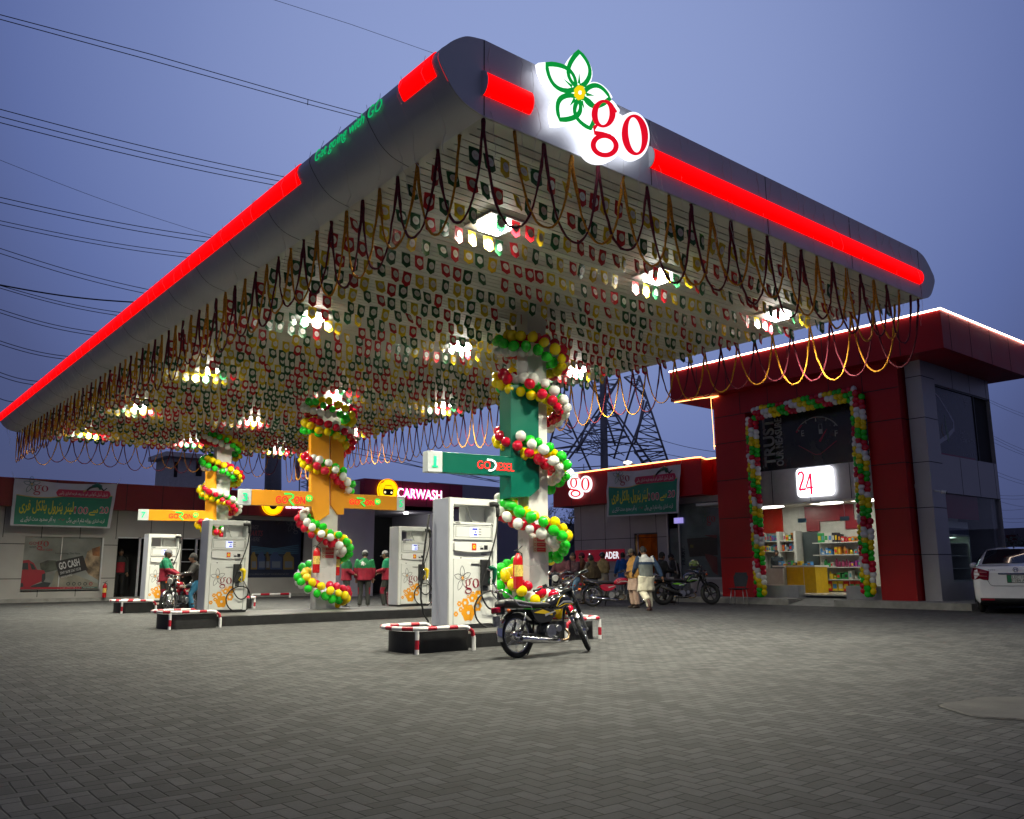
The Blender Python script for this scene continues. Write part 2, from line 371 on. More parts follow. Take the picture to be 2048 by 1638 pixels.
m=MB(); m.face([(XL,YF,ZT-.004),(XR,YF,ZT-.004),(XR,YB,ZT-.004),(XL,YB,ZT-.004)]); m.build('roof_sheet',STEEL,can)
REDLED=mat('red light strip',(.3,0,0),.5,emis=(1,0,0),estr=1.6,var=0,spec=.15)
def bulge(x0,x1,z0,z1,round_end=False):
    m=MB(); zc=(z0+z1)/2; hz=(z1-z0)/2; n=10; xs=[x0+(x1-x0)*i/24 for i in range(25)]
    if round_end: xs=xs[:-1]+[x1-.12+.12*math.sin(PI/2*k/6) for k in range(1,7)]
    rows=[]
    for x in xs:
        s_=1
        if round_end and x>x1-.12: s_=math.sqrt(max(.001,1-((x-(x1-.12))/.12)**2))
        rows.append([(x,YF-.014-.09*s_*math.sin(PI*k/n),zc-hz*s_*math.cos(PI*k/n)) for k in range(n+1)])
    m.grid(rows)
    e=MB(); e.face([(x0,YF-.013-.1*math.sin(PI*k/n),zc-(hz+.008)*math.cos(PI*k/n)) for k in range(n+1)])
    e.face([(x0-.012,YF-.013-.1*math.sin(PI*k/n),zc-(hz+.008)*math.cos(PI*k/n)) for k in range(n+1)])
    e.grid([[(xx,YF-.013-.1*math.sin(PI*k/n),zc-(hz+.008)*math.cos(PI*k/n)) for k in range(n+1)] for xx in (x0-.012,x0)],sm=False)
    o=m.build('light_strip',REDLED,can); e.build('end_cap',SILVER,can)
bulge(px(973,155,1,YF-.08).x,px(1066,205,1,YF-.08).x,6.275,6.555)
bulge(px(1306,307,1,YF-.08).x,px(1849,548,1,YF-.08).x,6.275,6.555,True)
# strips along the rounded long edge
rp=[(o+.02,z) for o,z in prof if 6.36<z<6.66]
rp=[(rp[0][0]-.03,rp[0][1]+.01)]+rp+[(rp[-1][0]-.03,rp[-1][1]-.005)]
def lstrip(y0,y1):
    m=MB(); m.grid([[(XL-o,yy,z) for o,z in rp] for yy in [y0+(y1-y0)*i/8 for i in range(9)]])
    for yy in (y0,y1): m.face([(XL-o,yy,z) for o,z in rp]+[(XL-.3,yy,rp[-1][1]),(XL-.3,yy,rp[0][1])])
    k=max(1,round((y1-y0)/1.5))
    for i in range(1,k): m.tube([(XL-o-.001,y0+(y1-y0)*i/k,z) for o,z in rp],.004,4,mi=1,cap=False)
    m.build('light_strip',[REDLED,mat('strip joint',(.12,.0,.01),.5,var=0)],can)
yA=px(800,190,0,XL-.6).y; yB=px(594,360,0,XL-.6).y
lstrip(px(864,135,0,XL-.6).y,yA); lstrip(yB,YB-.01)
# slogan on the plain stretch between the strips
fr=FX(XL-.612); a0,b0=fr.px(628,330); a1,b1=fr.px(765,232)
m=MB(Fr((XL-.607,0,6.47),(0,-1,0),(-1,0,-.02),(.02,0,1))); m.text('Get going with GO',a0+.02,-.10,a1-.02,.10,.006,depth=.003,bold=.0,shear=.15); m.build('slogan_lettering',glow('green lettering',(.0,.42,.12),1.0),can)

# ---- illuminated emblem sign on the corner
fs=FY(YF-.16); q=lambda zx,zy:fs.px(zx/3.303+780,zy/3.303+40)
def ell(cx,cy,rx,ry,n=36,rot=0): return [(cx+rx*math.cos(t)*math.cos(rot)-ry*math.sin(t)*math.sin(rot),cy+rx*math.cos(t)*math.sin(rot)+ry*math.sin(t)*math.cos(rot)) for t in [2*PI*k/n for k in range(n)]]
sg=thing('emblem_sign','large glowing white flower and red go sign on the canopy corner','sign',(7,YF-.1,6.5))
ctr=(1245,485); tips=(((1247,196),(1245,212),90),((1470,510),(1448,520),86),((980,283),(1033,296),88),((1078,698),(1118,660),98),((1322,800),(1318,718),84))
m=MB(fs)
for i,(wt,gt,w) in enumerate(tips):
    m.poly([q(*p) for p in petal(ctr,wt,w*1.02,10,base=0)],-.06+.0007*i,.0007*i)
m.poly([q(*p) for p in ell(1262,500,95,105)],-.062,.004)
for i,e_ in enumerate((ell(1405,628,108,118),ell(1395,848,118,98),ell(1395,735,70,95),ell(1606,766,106,158,rot=-.05),ell(1500,700,60,80),ell(1468,600,46,32))): m.poly([q(*p) for p in e_],-.06,.005+.0007*i)
m.build('backing',glow('white sign light',(.93,.95,1),1.35),sg)
m=MB(fs)
for i,(wt,gt,w) in enumerate(tips):
    p=petal(ctr,gt,w*.80,10,base=.13); m.ribbon([q(*v) for v in p],.062,.0105+.0004*i,closed=True)
    c=Vector(ctr);d=Vector(gt)-c; m.ribbon([q(*(c+d*.22)),q(*(c+d*.48))],[.05,.006],.013)
m.build('flower_outline',glow('sign green',(.0,.30,.035),.9),sg)
m=MB(fs); o_=ell(1247,483,40,52,7); i_=ell(1250,483,12,14,7)
for k in range(7): m.face([(*q(*v),.015) for v in (o_[k],o_[(k+1)%7],i_[(k+1)%7],i_[k])])
m.build('flower_centre',glow('sign yellow',(.85,.62,.0),1.1),sg)
m=MB(fs)
def pring(c,ro,ri,off=(0,0),rot=0,cc=.015):
    o=ell(c[0],c[1],ro[0],ro[1],40,rot); i=ell(c[0]+off[0],c[1]+off[1],ri[0],ri[1],40,rot-.06)
    for k in range(40): m.face([(*q(*v),cc) for v in (o[k],o[(k+1)%40],i[(k+1)%40],i[k])])
pring((1405,622),(80,93),(38,74),rot=.12); pring((1412,832),(94,80),(58,48),rot=.15,cc=.016); pring((1612,762),(88,136),(42,116),rot=-.06)
m.ribbon([q(*v) for v in ((1450,570),(1470,585),(1492,612))],[.05,.06,.035],.0165)
m.ribbon([q(*v) for v in ((1370,690),(1343,715),(1345,748),(1400,760),(1450,775),(1492,820))],[.02,.05,.06,.07,.07,.05],.017)
m.build('letters',glow('sign red',(.72,.0,.012),1.0),sg)

# ---- ceiling lights
LAMPC=(1.0,.965,.77); NL=0
LX=[7.032,10.509,13.986]; LY=[8.95+5.663*i for i in range(5)]
PANEL=glow('led panel',(1,.98,.88),30)
first=None
for j,ly in enumerate(LY):
    for i,lx in enumerate(LX):
        row=('front','second','middle','fourth','rear')[j]; side=('left','middle','right')[i]
        t=thing('ceiling_light','square white canopy light, %s one of the %s row, among the flags'%(side,row),'ceiling light',(lx,ly,ZC-.01),group='square lights in the canopy ceiling')
        if first is None:
            m=MB(); m.box(-.32,.32,-.32,.32,-.025,.005); m.build('frame',mat('light frame',(.6,.6,.58),.4,metal=.3),t,world=False)
            m=MB()
            for a in range(3):
                for b in range(3): m.box(-.17+a*.125,-.08+a*.125,-.17+b*.125,-.08+b*.125,-.095,-.026)
            m.build('led_cluster',PANEL,t,world=False); first=t
        else:
            for ch in list(first.children):
                if ch.type=='MESH': c=ch.copy(); COL.objects.link(c); c.parent=t
        lamp('lamp','AREA',(lx,ly,ZC-.115),390,LAMPC,.5,t,spread=R(148))

# ---- flower garlands looped along the edges
def garland(name,label,col,hooks,sag,group):
    """hooks: points; the rope hangs in a loop between each pair, doubled where it is tied"""
    m=MB(); rr=random.Random(len(hooks)*7+int(sag*100))
    for h0,h1 in zip(hooks[:-1],hooks[1:]):
        h0=Vector(h0);h1=Vector(h1); s_=sag*rr.uniform(.86,1.1); pts=[];rad=[]; n=22; sk=rr.uniform(-.04,.04)
        for k in range(n+1):
            t=k/n; u=math.sin((2*t-1)*PI/2)
            z=-s_*(1-(math.cosh(2.9*u)-1)/(math.cosh(2.9)-1)); w=u
            p=h0.lerp(h1,.5+w/2+sk*(1-u*u)); p.z+=z
            p+=Vector((rr.gauss(0,.004),rr.gauss(0,.004),rr.gauss(0,.005))); pts.append(tuple(p)); rad.append(.0145*rr.uniform(.8,1.25)*(1.35 if abs(u)>.8 else 1))
        m.tube(pts,rad,6,raw=True)
        m.ball(tuple(h0+Vector((0,0,-.05))),.022,6,sc=(.8,.8,2.2))
    return tag(m.build(name,col),label,'garland',group)
MAR=mat('dark red garland',(.13,.008,.022),.9,var=.35,vs=40,bump=.6,bs=90); YEL=mat('marigold garland',(.62,.25,.012),.9,var=.3,vs=40,bump=.6,bs=90)
GG='flower garlands looped along the canopy edges'
HS=.4425
def hk(p0,d,n,o): return [Vector(p0)+Vector(d)*(HS*(2*k+o)) for k in range(n) ]
for nm,c,o,w in (('dark_red_garland',MAR,0,'dark red'),('yellow_garland',YEL,1,'yellow orange')):
    garland(nm,w+' flower garland looped along the lit front edge below the emblem sign',c,hk((XL+.02,YF+.03,ZC),(1,0,0),12-o,o),1.1,GG)
    garland(nm,w+' flower garland looped along the long left edge under the slogan',c,hk((XL+.03,YF+.04,ZC+.01),(0,1,0),31,o),1.08,GG)
    garland(nm,w+' flower garland looped along the right edge in front of the shop',c,hk((XR-.03,YF+.04,ZC+.01),(0,1,0),31,o),1.15,GG)
    garland(nm,w+' flower garland looped along the far back edge of the canopy',c,hk((XL+.02,YB-.03,ZC),(1,0,0),12-o,o),1.0,GG)
# ---- thin fairy light wires
WIRE=mat('clear fairy wire',(.6,.6,.6),.35,metal=.4,var=.1)
def fairy(name,label,spec,seed):
    m=MB(); rr=random.Random(seed)
    for top,dn,ln in spec:
        p=Vector(top); pts=[tuple(p)]; n=int(ln/.09)
        for k in range(n):
            p=p+Vector((rr.gauss(0,.018),rr.gauss(0,.018),0))+Vector(dn(k/n))*ln/n
            pts.append(tuple(p))
        m.tube(pts,.003,3,raw=True,cap=False)
        for k in range(1,len(pts),2):
            if rr.random()<.6: m.ball(pts[k],.007,5)
    return tag(m.build(name,WIRE),label,'string lights','thin fairy light wires over the canopy edge')
rr=random.Random(5); sp=[]
for k in range(58):
    yy=YF+.2+k*.46+rr.uniform(-.1,.1)
    def dn(u): 
        i=min(len(prof)-2,int((.25+.75*min(1,u*1.6))*(len(prof)-1))); return (0,0,-1) if u>.6 else (Vector((-(prof[i+1][0]-prof[i][0])*1.0,0,prof[i+1][1]-prof[i][1])).normalized())
    sp.append(((XL-.62,yy,6.62),lambda u:(.42*(1 if .15<u<.75 else 0),rr.uniform(-.2,.2),-.95),rr.uniform(.7,1.25)))
fairy('fairy_light_string','thin clear fairy light wires drooping over the long left canopy edge',sp,3)
sp=[((XL+.15+k*.31+rr.uniform(-.1,.1),YF-.03,6.93),lambda u:(rr.uniform(-.25,.25),0,-1),rr.uniform(.9,1.7)) for k in range(32)]
fairy('fairy_light_string','thin clear fairy light wires hanging down the front canopy edge',sp,4)

# ---- bunting
def flagmesh(i,col):
    m=MB(Fr((0,0,0),(1,0,0),(0,-1,0))); w=.083;h=.245
    rows=[[(-w+2*w*k/6, y, .012*math.sin(PI*k/6)*( .4+.6*(-y/h))) for k in range(7)] for y in (0,-.07,-.14,-.19)]
    m.grid(rows,0); 
    b=[(-w+2*w*k/6,-.19,.012*math.sin(PI*k/6)*.87) for k in range(7)]
    for k in range(6): m.face([b[k],(b[k+1][0],-.19,b[k+1][2]),(b[k+1][0],-.245+.055*abs(b[k+1][0])/w,b[k+1][2]),(b[k][0],-.245+.055*abs(b[k][0])/w,b[k][2])],0,True)
    for sd in (.0145,.0):
        m.face([(.054*math.cos(t),-.105+.060*math.sin(t),sd+(.002 if sd else -.004)) for t in [2*PI*k/18 for k in range(18)]],1)
    m.ring((-.014,-.103),(.011,.011),(.005,.008),.018,10,2); m.ring((-.014,-.121),(.012,.007),(.007,.004),.018,10,2); m.ring((.014,-.105),(.012,.014),(.006,.011),.018,10,2); m.ring((-.027,-.09),(.01,.01),(.006,.006),.0182,5,3)
    me=bpy.data.meshes.new('flag'); m.bm.to_mesh(me); m.bm.free()
    for x in (col,mat('flag white disc',(.74,.74,.70),.5,var=0),mat('flag print',(.60,.42,.42),.6,var=0),mat('flag print grey',(.52,.54,.52),.6,var=0)): me.materials.append(x)
    return me
def flagmat(n,c):
    m=mat(n,c,.38,var=0); t=m.node_tree; b=t.nodes['Principled BSDF']; tr=t.nodes.new('ShaderNodeBsdfTranslucent'); tr.inputs[0].default_value=(*[min(1,x*1.3) for x in c],1)
    mx=t.nodes.new('ShaderNodeMixShader'); mx.inputs[0].default_value=.22; t.links.new(b.outputs[0],mx.inputs[1]); t.links.new(tr.outputs[0],mx.inputs[2]); t.links.new(mx.outputs[0],t.nodes['Material Output'].inputs[0]); return m
FL=[flagmesh(0,flagmat('flag red',(.40,.012,.02))),flagmesh(1,flagmat('flag yellow',(.60,.42,.015))),flagmesh(2,flagmat('flag green',(.012,.075,.03)))]
STRM=mat('bunting cord',(.5,.5,.46),.8,var=0)
rf=random.Random(77); y=7.28; row=0
ORD=('first','second','third','fourth','fifth','sixth','seventh','eighth','ninth','tenth')
def ordn(k):
    if k<=10: return ORD[k-1]
    return '%d%s'%(k,{1:'st',2:'nd',3:'rd'}.get(k%10 if k not in (11,12,13) else 0,'th'))
while y<YB-.2:
    row+=1; t=thing('bunting_string','line of red, yellow and green pennants under the ceiling, %s row from the front'%ordn(row),'bunting',(XL+.12,y,ZC-.03),group='bunting strings under the canopy ceiling')
    n=40; x0=rf.uniform(.02,.15); step=(XR-XL-.3)/n; col=rf.randrange(3); pts=[]
    for k in range(n):
        if rf.random()<.62: col=(col+rf.choice((1,2)))%3
        xx=x0+step*(k+rf.uniform(-.1,.1)); zz=-.035*abs(math.sin(xx*2.1+row))-rf.uniform(0,.02); pts.append((xx,0,zz))
        if rf.random()<.02: continue
        o=bpy.data.objects.new('pennant',FL[col]); COL.objects.link(o); o.parent=t; o.location=(xx,rf.uniform(-.01,.01),zz)
        o.rotation_euler=(rf.gauss(0,.16),rf.gauss(0,.05),rf.gauss(0,.13)+R(6))
    m=MB(); m.tube([(0,0,0)]+pts+[(XR-XL-.25,0,0)],.0025,3,cap=False); m.build('cord',STRM,t,world=False)
    y+=.665

# ================================================================== COLUMNS WITH SIGN ARMS
WCOL=mat('white column panel',(.66,.66,.64),.28,metal=.15,var=.05,vs=1)
SIGNWHITE=mat('number box white',(.62,.66,.66),.35,var=.03)
def rotfr(x,y,deg): d=R(deg); return Fr((x,y,0),(math.cos(d),-math.sin(d),0),(-math.sin(d),-math.cos(d),0))
NUMG=glow('number green',(.0,.62,.22),1.0); LRED=glow('arm sign red',(.92,.012,.01),1.15); LGRN=glow('arm sign green',(.03,.62,.08),.9); LWHT=glow('arm sign white',(.9,.95,.92),1.3); LYEL=glow('arm sign lime',(.75,1,.05),1.1)
def goron(m,a0,a1,b0,b1):
    w=a1-a0; h=b1-b0
    m.text('GO',a0,b0+.15*h,a0+.33*w,b0+.75*h,.006,0,.004,bold=.012)
    m.text('ON',a0+.50*w,b0+.15*h,a0+.80*w,b0+.75*h,.006,0,.004,bold=.012)
    m.ribbon([(a0+.22*w,b0+.92*h),(a0+.40*w,b0+.92*h),(a0+.47*w,b0+.82*h),(a0+.46*w,b0+.62*h),(a0+.36*w,b0+.42*h),(a0+.50*w,b0-.02*h)],.05*w,.028,1)
    m.poly([(a0+.91*w+.095*w*math.cos(t),b0+.62*h+.095*w*math.sin(t)) for t in [2*PI*k/24 for k in range(24)]],.001,.02,1)
    m.text('92',a0+.85*w,b0+.62*h-.045*w,a0+.97*w,b0+.62*h+.045*w,.022,2,.004,bold=.01)
def column(name_lbl,x0,x1,y0,zt=ZC,y1=None):
    t=thing('canopy_column',name_lbl,'column',((x0+x1)/2,y0+.16,0),group='square canopy columns wrapped in balloons')
    m=MB(); m.box(x0,x1,y0,y1 or y0+.32,.2,zt+.012,bev=.012); m.build('shaft',WCOL,t); return t
cA=column('near white canopy column with green cladding and diesel arm sign',10.02,10.49,11.77)
cB=column('middle white canopy column with orange cladding and two arm signs',10.03,10.57,20.1)
cC=column('far white canopy column with orange cladding behind the left pump',10.31,10.83,28.4)
def arm(col,num,fr,rect,numrect,cladm,polys,letter,lrect,flip=False):
    """rect/numrect given as photo corners on the arm's own plane"""
    (ax0,ay0),(ax1,ay1)=rect; a0,b1=fr.px(ax0,ay0); a1,b0=fr.px(ax1,ay1)
    m=MB(fr); m.box(a0,a1,b0,b1,-.2,0,bev=.006)
    for pl,bk in polys: m.poly([fr.px(*p) for p in pl],bk,.004)
    ar=m.build('sign_arm',cladm,col)
    (nx0,ny0),(nx1,ny1)=numrect; c0,d1=fr.px(nx0,ny0); c1,d0=fr.px(nx1,ny1); d0=b0-.004; d1=b1+.004
    m=MB(fr); m.box(c0,c1,d0,d1,-.204,.006,bev=.008); nb=m.build('number_box',SIGNWHITE,col)
    m=MB(fr); w=c1-c0; h=d1-d0; m.text(num,c0+(.42 if num=='1' else .30)*w,d0+.24*h,c0+(.58 if num=='1' else .70)*w,d0+.76*h,.009,0,.01,bold=.01); (m.box(c0+.32*w,c0+.68*w,d0+.22*h,d0+.29*h,.009,.019) if num=='1' else None); m.build('number',NUMG,nb)
    (lx0,ly0),(lx1,ly1)=lrect; e0,f1=fr.px(lx0,ly0); e1,f0=fr.px(lx1,ly1); m=MB(fr)
    letter(m,e0,e1,f0,f1); m.build('lettering',[LRED,LGRN,LYEL,LWHT],col)
def diesel(m,a0,a1,b0,b1):
    w=a1-a0;h=b1-b0
    m.text('GO',a0,b0+.15*h,a0+.36*w,b0+.85*h,.006,0,.004,bold=.012); m.text('IESEL',a0+.52*w,b0+.08*h,a1,b0+.78*h,.006,0,.004,bold=.008)
    m.ribbon([(a0+.25*w,b0+.95*h),(a0+.38*w,b0+.93*h),(a0+.46*w,b0+.78*h),(a0+.49*w,b0+.5*h),(a0+.45*w,b0+.2*h),(a0+.38*w,b0+.05*h),(a0+.29*w,b0+.04*h)],.04*w,.03,3)
arm(cA,'1',rotfr(10.1,11.66,10),((884.5,903.4),(1040,953)),((855,903),(884.5,949)),GREENC,
    [([(1021,770),(1076,766),(1078.5,977),(1060,993),(1022,995)],-.42)],diesel,((954,917),(1028,945)))
arm(cB,'3',rotfr(10.1,20.0,14),((502,978.8),(640,1013.5)),((478,978),(502,1011)),ORANGE,
    [([(622,850),(658.7,846),(658.7,1028),(640,1040.5),(630,1041),(622.5,1012)],-.3)],goron,((552,985),(624,1012)))
arm(cB,'5',rotfr(10.6,20.02,3),((686,987),(794,1020.5)),((794,992),(809,1021)),ORANGE,
    [([(662,852),(687.5,855),(687.5,1029),(676,1029),(662,1010)],-.3)],goron,((699,994),(760,1014)))
arm(cC,'7',rotfr(10.3,28.3,17),((296.5,1018.9),(418,1042.5)),((277,1017),(296.5,1043)),ORANGE,
    [([(411,930),(433,929),(433,1060),(411,1060)],-.3)],goron,((338,1023),(396,1040)))
# notices on columns A and B
def notice(col,x0,y0,x1,y1,Y,lab):
    fr=FY(Y); a0,b1=fr.px(x0,y0); a1,b0=fr.px(x1,y1); m=MB(fr); m.box(a0,a1,b0,b1,0,.006,mi=0); h=b1-b0;w=a1-a0
    for k in range(3):
        m.box(a0+.28*w,a1-.05*w,b0+(.05+k*.32)*h,b0+(.30+k*.32)*h,.006,.009,mi=1); m.ring((a0+.14*w,b0+(.175+k*.32)*h),(.09*w,.09*w),(.06*w,.06*w),.0075,16,1)
        m.box(a0+.34*w,a1-.15*w,b0+(.18+k*.32)*h,b0+(.2+k*.32)*h,.009,.0095,mi=0)
    tag(m.build('safety_notice',[mat('notice plate',(.45,.40,.30),.5),REDPIPE]),lab,'notice')
notice(cA,1066,1073,1092,1105,11.765,'small safety notice under the balloons on the near column')
notice(cB,644,1094,668,1117,20.095,'small safety notice with red lines on the middle column')

# ================================================================== PUMP ISLANDS
def island(lbl,x0,x1,y0,y1,h=.22,hb=.30):
    t=thing('pump_island',lbl,'kerb island',((x0+x1)/2,(y0+y1)/2,0),group='raised pump islands with black kerbs')
    m=MB(); r_=(y1-y0)/2; yc=(y0+y1)/2
    def outl(r,e,xa,xb,seg=14): return [(xb-e+math.sin(PI*k/seg)*(e),yc-math.cos(PI*k/seg)*r) for k in range(seg+1)]+[(xa+e-math.sin(PI*k/seg)*e,yc+math.cos(PI*k/seg)*r) for k in range(seg+1)]
    o=outl(r_,.55,x0+.1,x1-.1); i_=outl(r_-.12,.5,x0+.22,x1-.22)
    n=len(o)
    for k in range(n):
        a,b,c,d=o[k],o[(k+1)%n],i_[(k+1)%n],i_[k]
        m.face([(*a,0),(*b,0),(*b,h-.015),(*a,h-.015)],0); m.face([(*a,h-.015),(*b,h-.015),(*c,h),(*d,h)],0)
    m.build('kerb',KERB,t)
    m=MB(); m.face([(*p,h) for p in i_]); m.build('top_slab',mat('island tiles',(.10,.10,.095),.35,var=.2,vs=4),t)
    return t
def striped(m,pts,r,seg):
    acc=0; cur=[pts[0]]; k=0
    P=[Vector(p) for p in pts]; fine=[P[0]]
    for a,b in zip(P[:-1],P[1:]):
        n=max(1,int((b-a).length/.03)); fine+=[a.lerp(b,(i+1)/n) for i in range(n)]
    cur=[fine[0]]
    for a,b in zip(fine[:-1],fine[1:]):
        acc+=(b-a).length; cur.append(b)
        if acc>=(seg[k%2]): m.tube([tuple(p) for p in cur],r,12,mi=k%2,cap=False,raw=True); cur=[b]; acc=0; k+=1
    if len(cur)>1: m.tube([tuple(p) for p in cur],r,12,mi=k%2,raw=True,cap=False)
def endguard(isl,x,y0,y1,s,lbl_g,h=.30,ht=.345,L_=1.0,leg=True):
    """rounded black bollard block with red and white bent pipe; s=+1 block opens to +X"""
    yc=(y0+y1)/2; r_=(y1-y0)/2+.02
    m=MB(); n=30; o=[]
    for k in range(n+1):
        t=PI*k/n; o.append((x+s*(.22-.22*math.sin(t)),yc-math.cos(t)*r_))
    o=[(x+s*L_,yc-r_)]+o+[(x+s*L_,yc+r_)]
    for a,b in zip(o[:-1],o[1:]): m.face([(*a,0),(*b,0),(*b,h),(*a,h)],0,True)
    m.face([(*p,h) for p in o],0)
    m.build('end_block',KERB,isl)
    g=[(x+s*(L_+.05),yc-r_-.07,0),(x+s*(L_+.05),yc-r_-.07,ht-.17),(x+s*(L_+.02),yc-r_-.07,ht-.07),(x+s*(L_-.07),yc-r_-.07,ht-.01),(x+s*(L_-.16),yc-r_-.07,ht)]
    for k in range(19):
        t=PI*k/18; g.append((x+s*(.16-.26*math.sin(t)),yc-math.cos(t)*(r_+.07),ht))
    g+=[(x+s*(L_-.16),yc+r_+.07,ht),(x+s*(L_-.02),yc+r_+.07,ht-.07),(x+s*(L_+.03),yc+r_+.07,ht-.2),(x+s*(L_+.03),yc+r_+.07,0)]
    m=MB(); striped(m,g,.03,(.20,.13))
    lx,ly=x+s*.06,yc-r_-.06; striped(m,[(lx,ly,ht-.02),(lx,ly,0)],.03,(.12,.13))
    m.build('guard_rail',[WHITEPIPE,REDPIPE],isl)
i1=island('near black kerbed pump island carrying the diesel pump',7.5,10.75,10.72,12.4)
endguard(i1,6.72,10.5,11.3,1,'',L_=1.0); endguard(i1,10.72,10.75,11.6,-1,'',L_=.8)
i2=island('long middle black kerbed pump island carrying two pumps',6.5,14.2,18.55,20.9)
endguard(i2,5.8,18.3,19.2,1,'',L_=1.05); endguard(i2,14.45,19.0,20.0,-1,'')
i3=island('far black kerbed pump island at the left by the attendant',7.7,11.3,26.7,29.1)
endguard(i3,7.05,26.45,27.35,1,'',L_=.95); endguard(i3,11.35,27,28,-1,'')

# ================================================================== DISPENSERS
PORANGE=mat('orange decal',(.80,.33,.01),.4,var=.02); PRED=mat('maroon decal',(.22,.004,.02),.4,var=0); PBLK=mat('black decal',(.015,.015,.018),.4,var=0)
LCD=glow('lcd glow',(.55,.60,1.0),1.15); LCDI=mat('lcd digits',(.05,.04,.4),.5,var=0)
DW,DH,DD=1.0,2.14,.5
def dispenser(lbl,x,y,noz,hose_l=True,flip=False,z=.22):
    t=thing('fuel_pump',lbl,'fuel pump',(x+DW/2,y+DD/2,z),group='white fuel pumps on the islands')
    fr=Fr((x,y,z),(1,0,0),(0,-1,0))
    U=lambda zx,zy:((zx-582)/463*DW,DH*(1-(zy-75)/1265))
    def B(m,x0,y0,x1,y1,c0,c1,mi=None,bev=0):
        a0,b1=U(x0,y0);a1,b0=U(x1,y1); m.box(a0,a1,b0,b1,c0,c1,mi,bev)
    m=MB(fr)
    B(m,582,75,620,1312,-DD,0,0,.006); B(m,1005,75,1045,1312,-DD,0,0,.006)        # side posts full depth
    B(m,620.5,75,1004.5,140,-DD,-.002,0,.004); B(m,620.5,310,1004.5,335,-DD,.004,0)
    B(m,620.5,336,1004.5,1305,-DD+.01,-.03,0)
    m.build('casing',CREAM,t)
    m=MB(fr)
    for c in (0,):
        a0,b1=U(582,76); a1,b0=U(582,1310); m.box(a0-.004,a0-.0005,b0,b1-.01,-DD+.015,-.04)
        m.box(DW+.0005,DW+.004,b0,b1-.01,-DD+.015,-.04)
    m.build('side_panel',GREYP,t)
    m=MB(fr); B(m,818,141,1003,309,-DD+.06,-.24,0); a,b=U(818,141); m.poly([U(818,141),U(1003,141),U(940,300),U(870,300)],-.24,-.20); m.build('hose_housing',CREAM,t)
    # display panel
    m=MB(fr); B(m,626,342,1000,483,-.03,-.004,0,.006); m.build('display_panel',CREAM,t)
    dp=m
    m=MB(fr)
    def fr_rect(m,x0,y0,x1,y1,w,c,mi):
        for q in ((x0,y0,x1,y0+w),(x0,y1-w,x1,y1),(x0,y0,x0+w,y1),(x1-w,y0,x1,y1)): B(m,*q,c-.002,c,mi)
    fr_rect(m,642,352,988,460,2.5,-.002,0)
    for k in range(3): B(m,862,375+k*27,888,381+k*27,-.0035,-.0018,0)
    B(m,636,318,682,328,.0045,.0055,0); B(m,985,320,995,330,.0045,.0055,0)
    B(m,870,560,902,580,.02,.0215,0); B(m,908,537,944,580,.02,.0215,0); B(m,865,548,872,552,.02,.0215,0); B(m,880,544,886,548,.02,.0215,0)
    B(m,690,657,702,668,-.02,-.012,0); B(m,895,622,945,628,-.03,-.012,0); B(m,792,718,868,726,-.004,.012,0)
    m.build('print',PBLK,t)
    m=MB(fr); B(m,782,362,855,452,-.0038,-.002,0); l_=m.build('screen',LCD,t)
    m=MB(fr); B(m,800,370,850,388,-.0018,-.001,0); B(m,826,398,836,415,-.0018,-.001,0); B(m,842,398,847,415,-.0018,-.001,0); B(m,812,426,848,442,-.0018,-.001,0); m.build('digits',LCDI,l_)
    # keypad shelf: belly shape
    m=MB(fr); P=[U(626,512),U(1000,512)]+[U(1000-374*k/12,588+18*math.sin(PI*k/12)) for k in range(13)]; m.poly(P,-.03,.018,0); m.build('keypad_shelf',mat('shelf white',(.74,.74,.72),.3,var=.02),t)
    m=MB(fr); B(m,790,520,832,587,.0185,.021,0); m.ring((U(811,553)[0],U(811,553)[1]),(.03,.033),(.012,.012),.0225,12,1); m.build('sticker',[mat('red sticker',(.62,.03,.01),.4,var=0),mat('yellow sticker',(.85,.6,.02),.4,var=0)],t)
    # lower door
    m=MB(fr); B(m,627,668,1001,1300,-.03,-.005,0,.004); d=m.build('door',CREAM,t)
    m=MB(fr); a0,b0=U(634,1012); emblem(m,a0,b0,.497,0,1,2,-.003,lw=.018); 
    for cx_,cy_,r_,h_ in ((766,1190,67,.22),(650,1198,50,.28),(855,1130,42,.4),(735,1095,37,.36),(680,1102,22,.3),(695,1158,22,.28),(803,1052,34,.36),(762,1037,13,.4),(810,1005,14,.4),(862,1030,44,.3)):
        c_=U(cx_,cy_); rr_=r_/463; 
        if c_[0]-rr_<.10: rr_=c_[0]-.10
        blob(m,c_,rr_/1.09,2,-.0042+.0001*(cx_%9),h_)
    m.build('decal',[PBLK,PRED,PORANGE],d)
    m=MB(fr); B(m,622,1306,1003,1339,-DD+.02,-.012,0); B(m,584,1312,1044,1340,-DD+.02,-.02,0); m.build('plinth',BLACKP,t)
    # nozzle holster, nozzle, hose
    m=MB(fr); B(m,873,678,963,935,-.004,.05,0,.015); B(m,905,935,945,985,-.004,.02,1); m.build('nozzle_holster',[BLACKP,STEEL],t)
    m=MB(fr); pt=lambda zx,zy,c:(U(zx,zy)[0],U(zx,zy)[1],c)
    m.tube([pt(945,765,.06),pt(965,755,.10),pt(982,775,.11),pt(983,860,.10),pt(975,905,.09)],[.035,.042,.045,.034,.026],10,0)
    m.tube([pt(958,790,.09),pt(925,765,.06),pt(915,800,.05)],[.022,.018,.016],8,2)
    m.tube([pt(950,850,.09),pt(930,900,.075),pt(960,925,.08),pt(976,900,.09)],.009,6,0)
    m.tube([pt(978,905,.09),pt(1000,955,.09),pt(1025,1000,.085)],[.02,.016,.018],8,2)
    m.build('nozzle',[noz,BLACKP,CHROME],t)
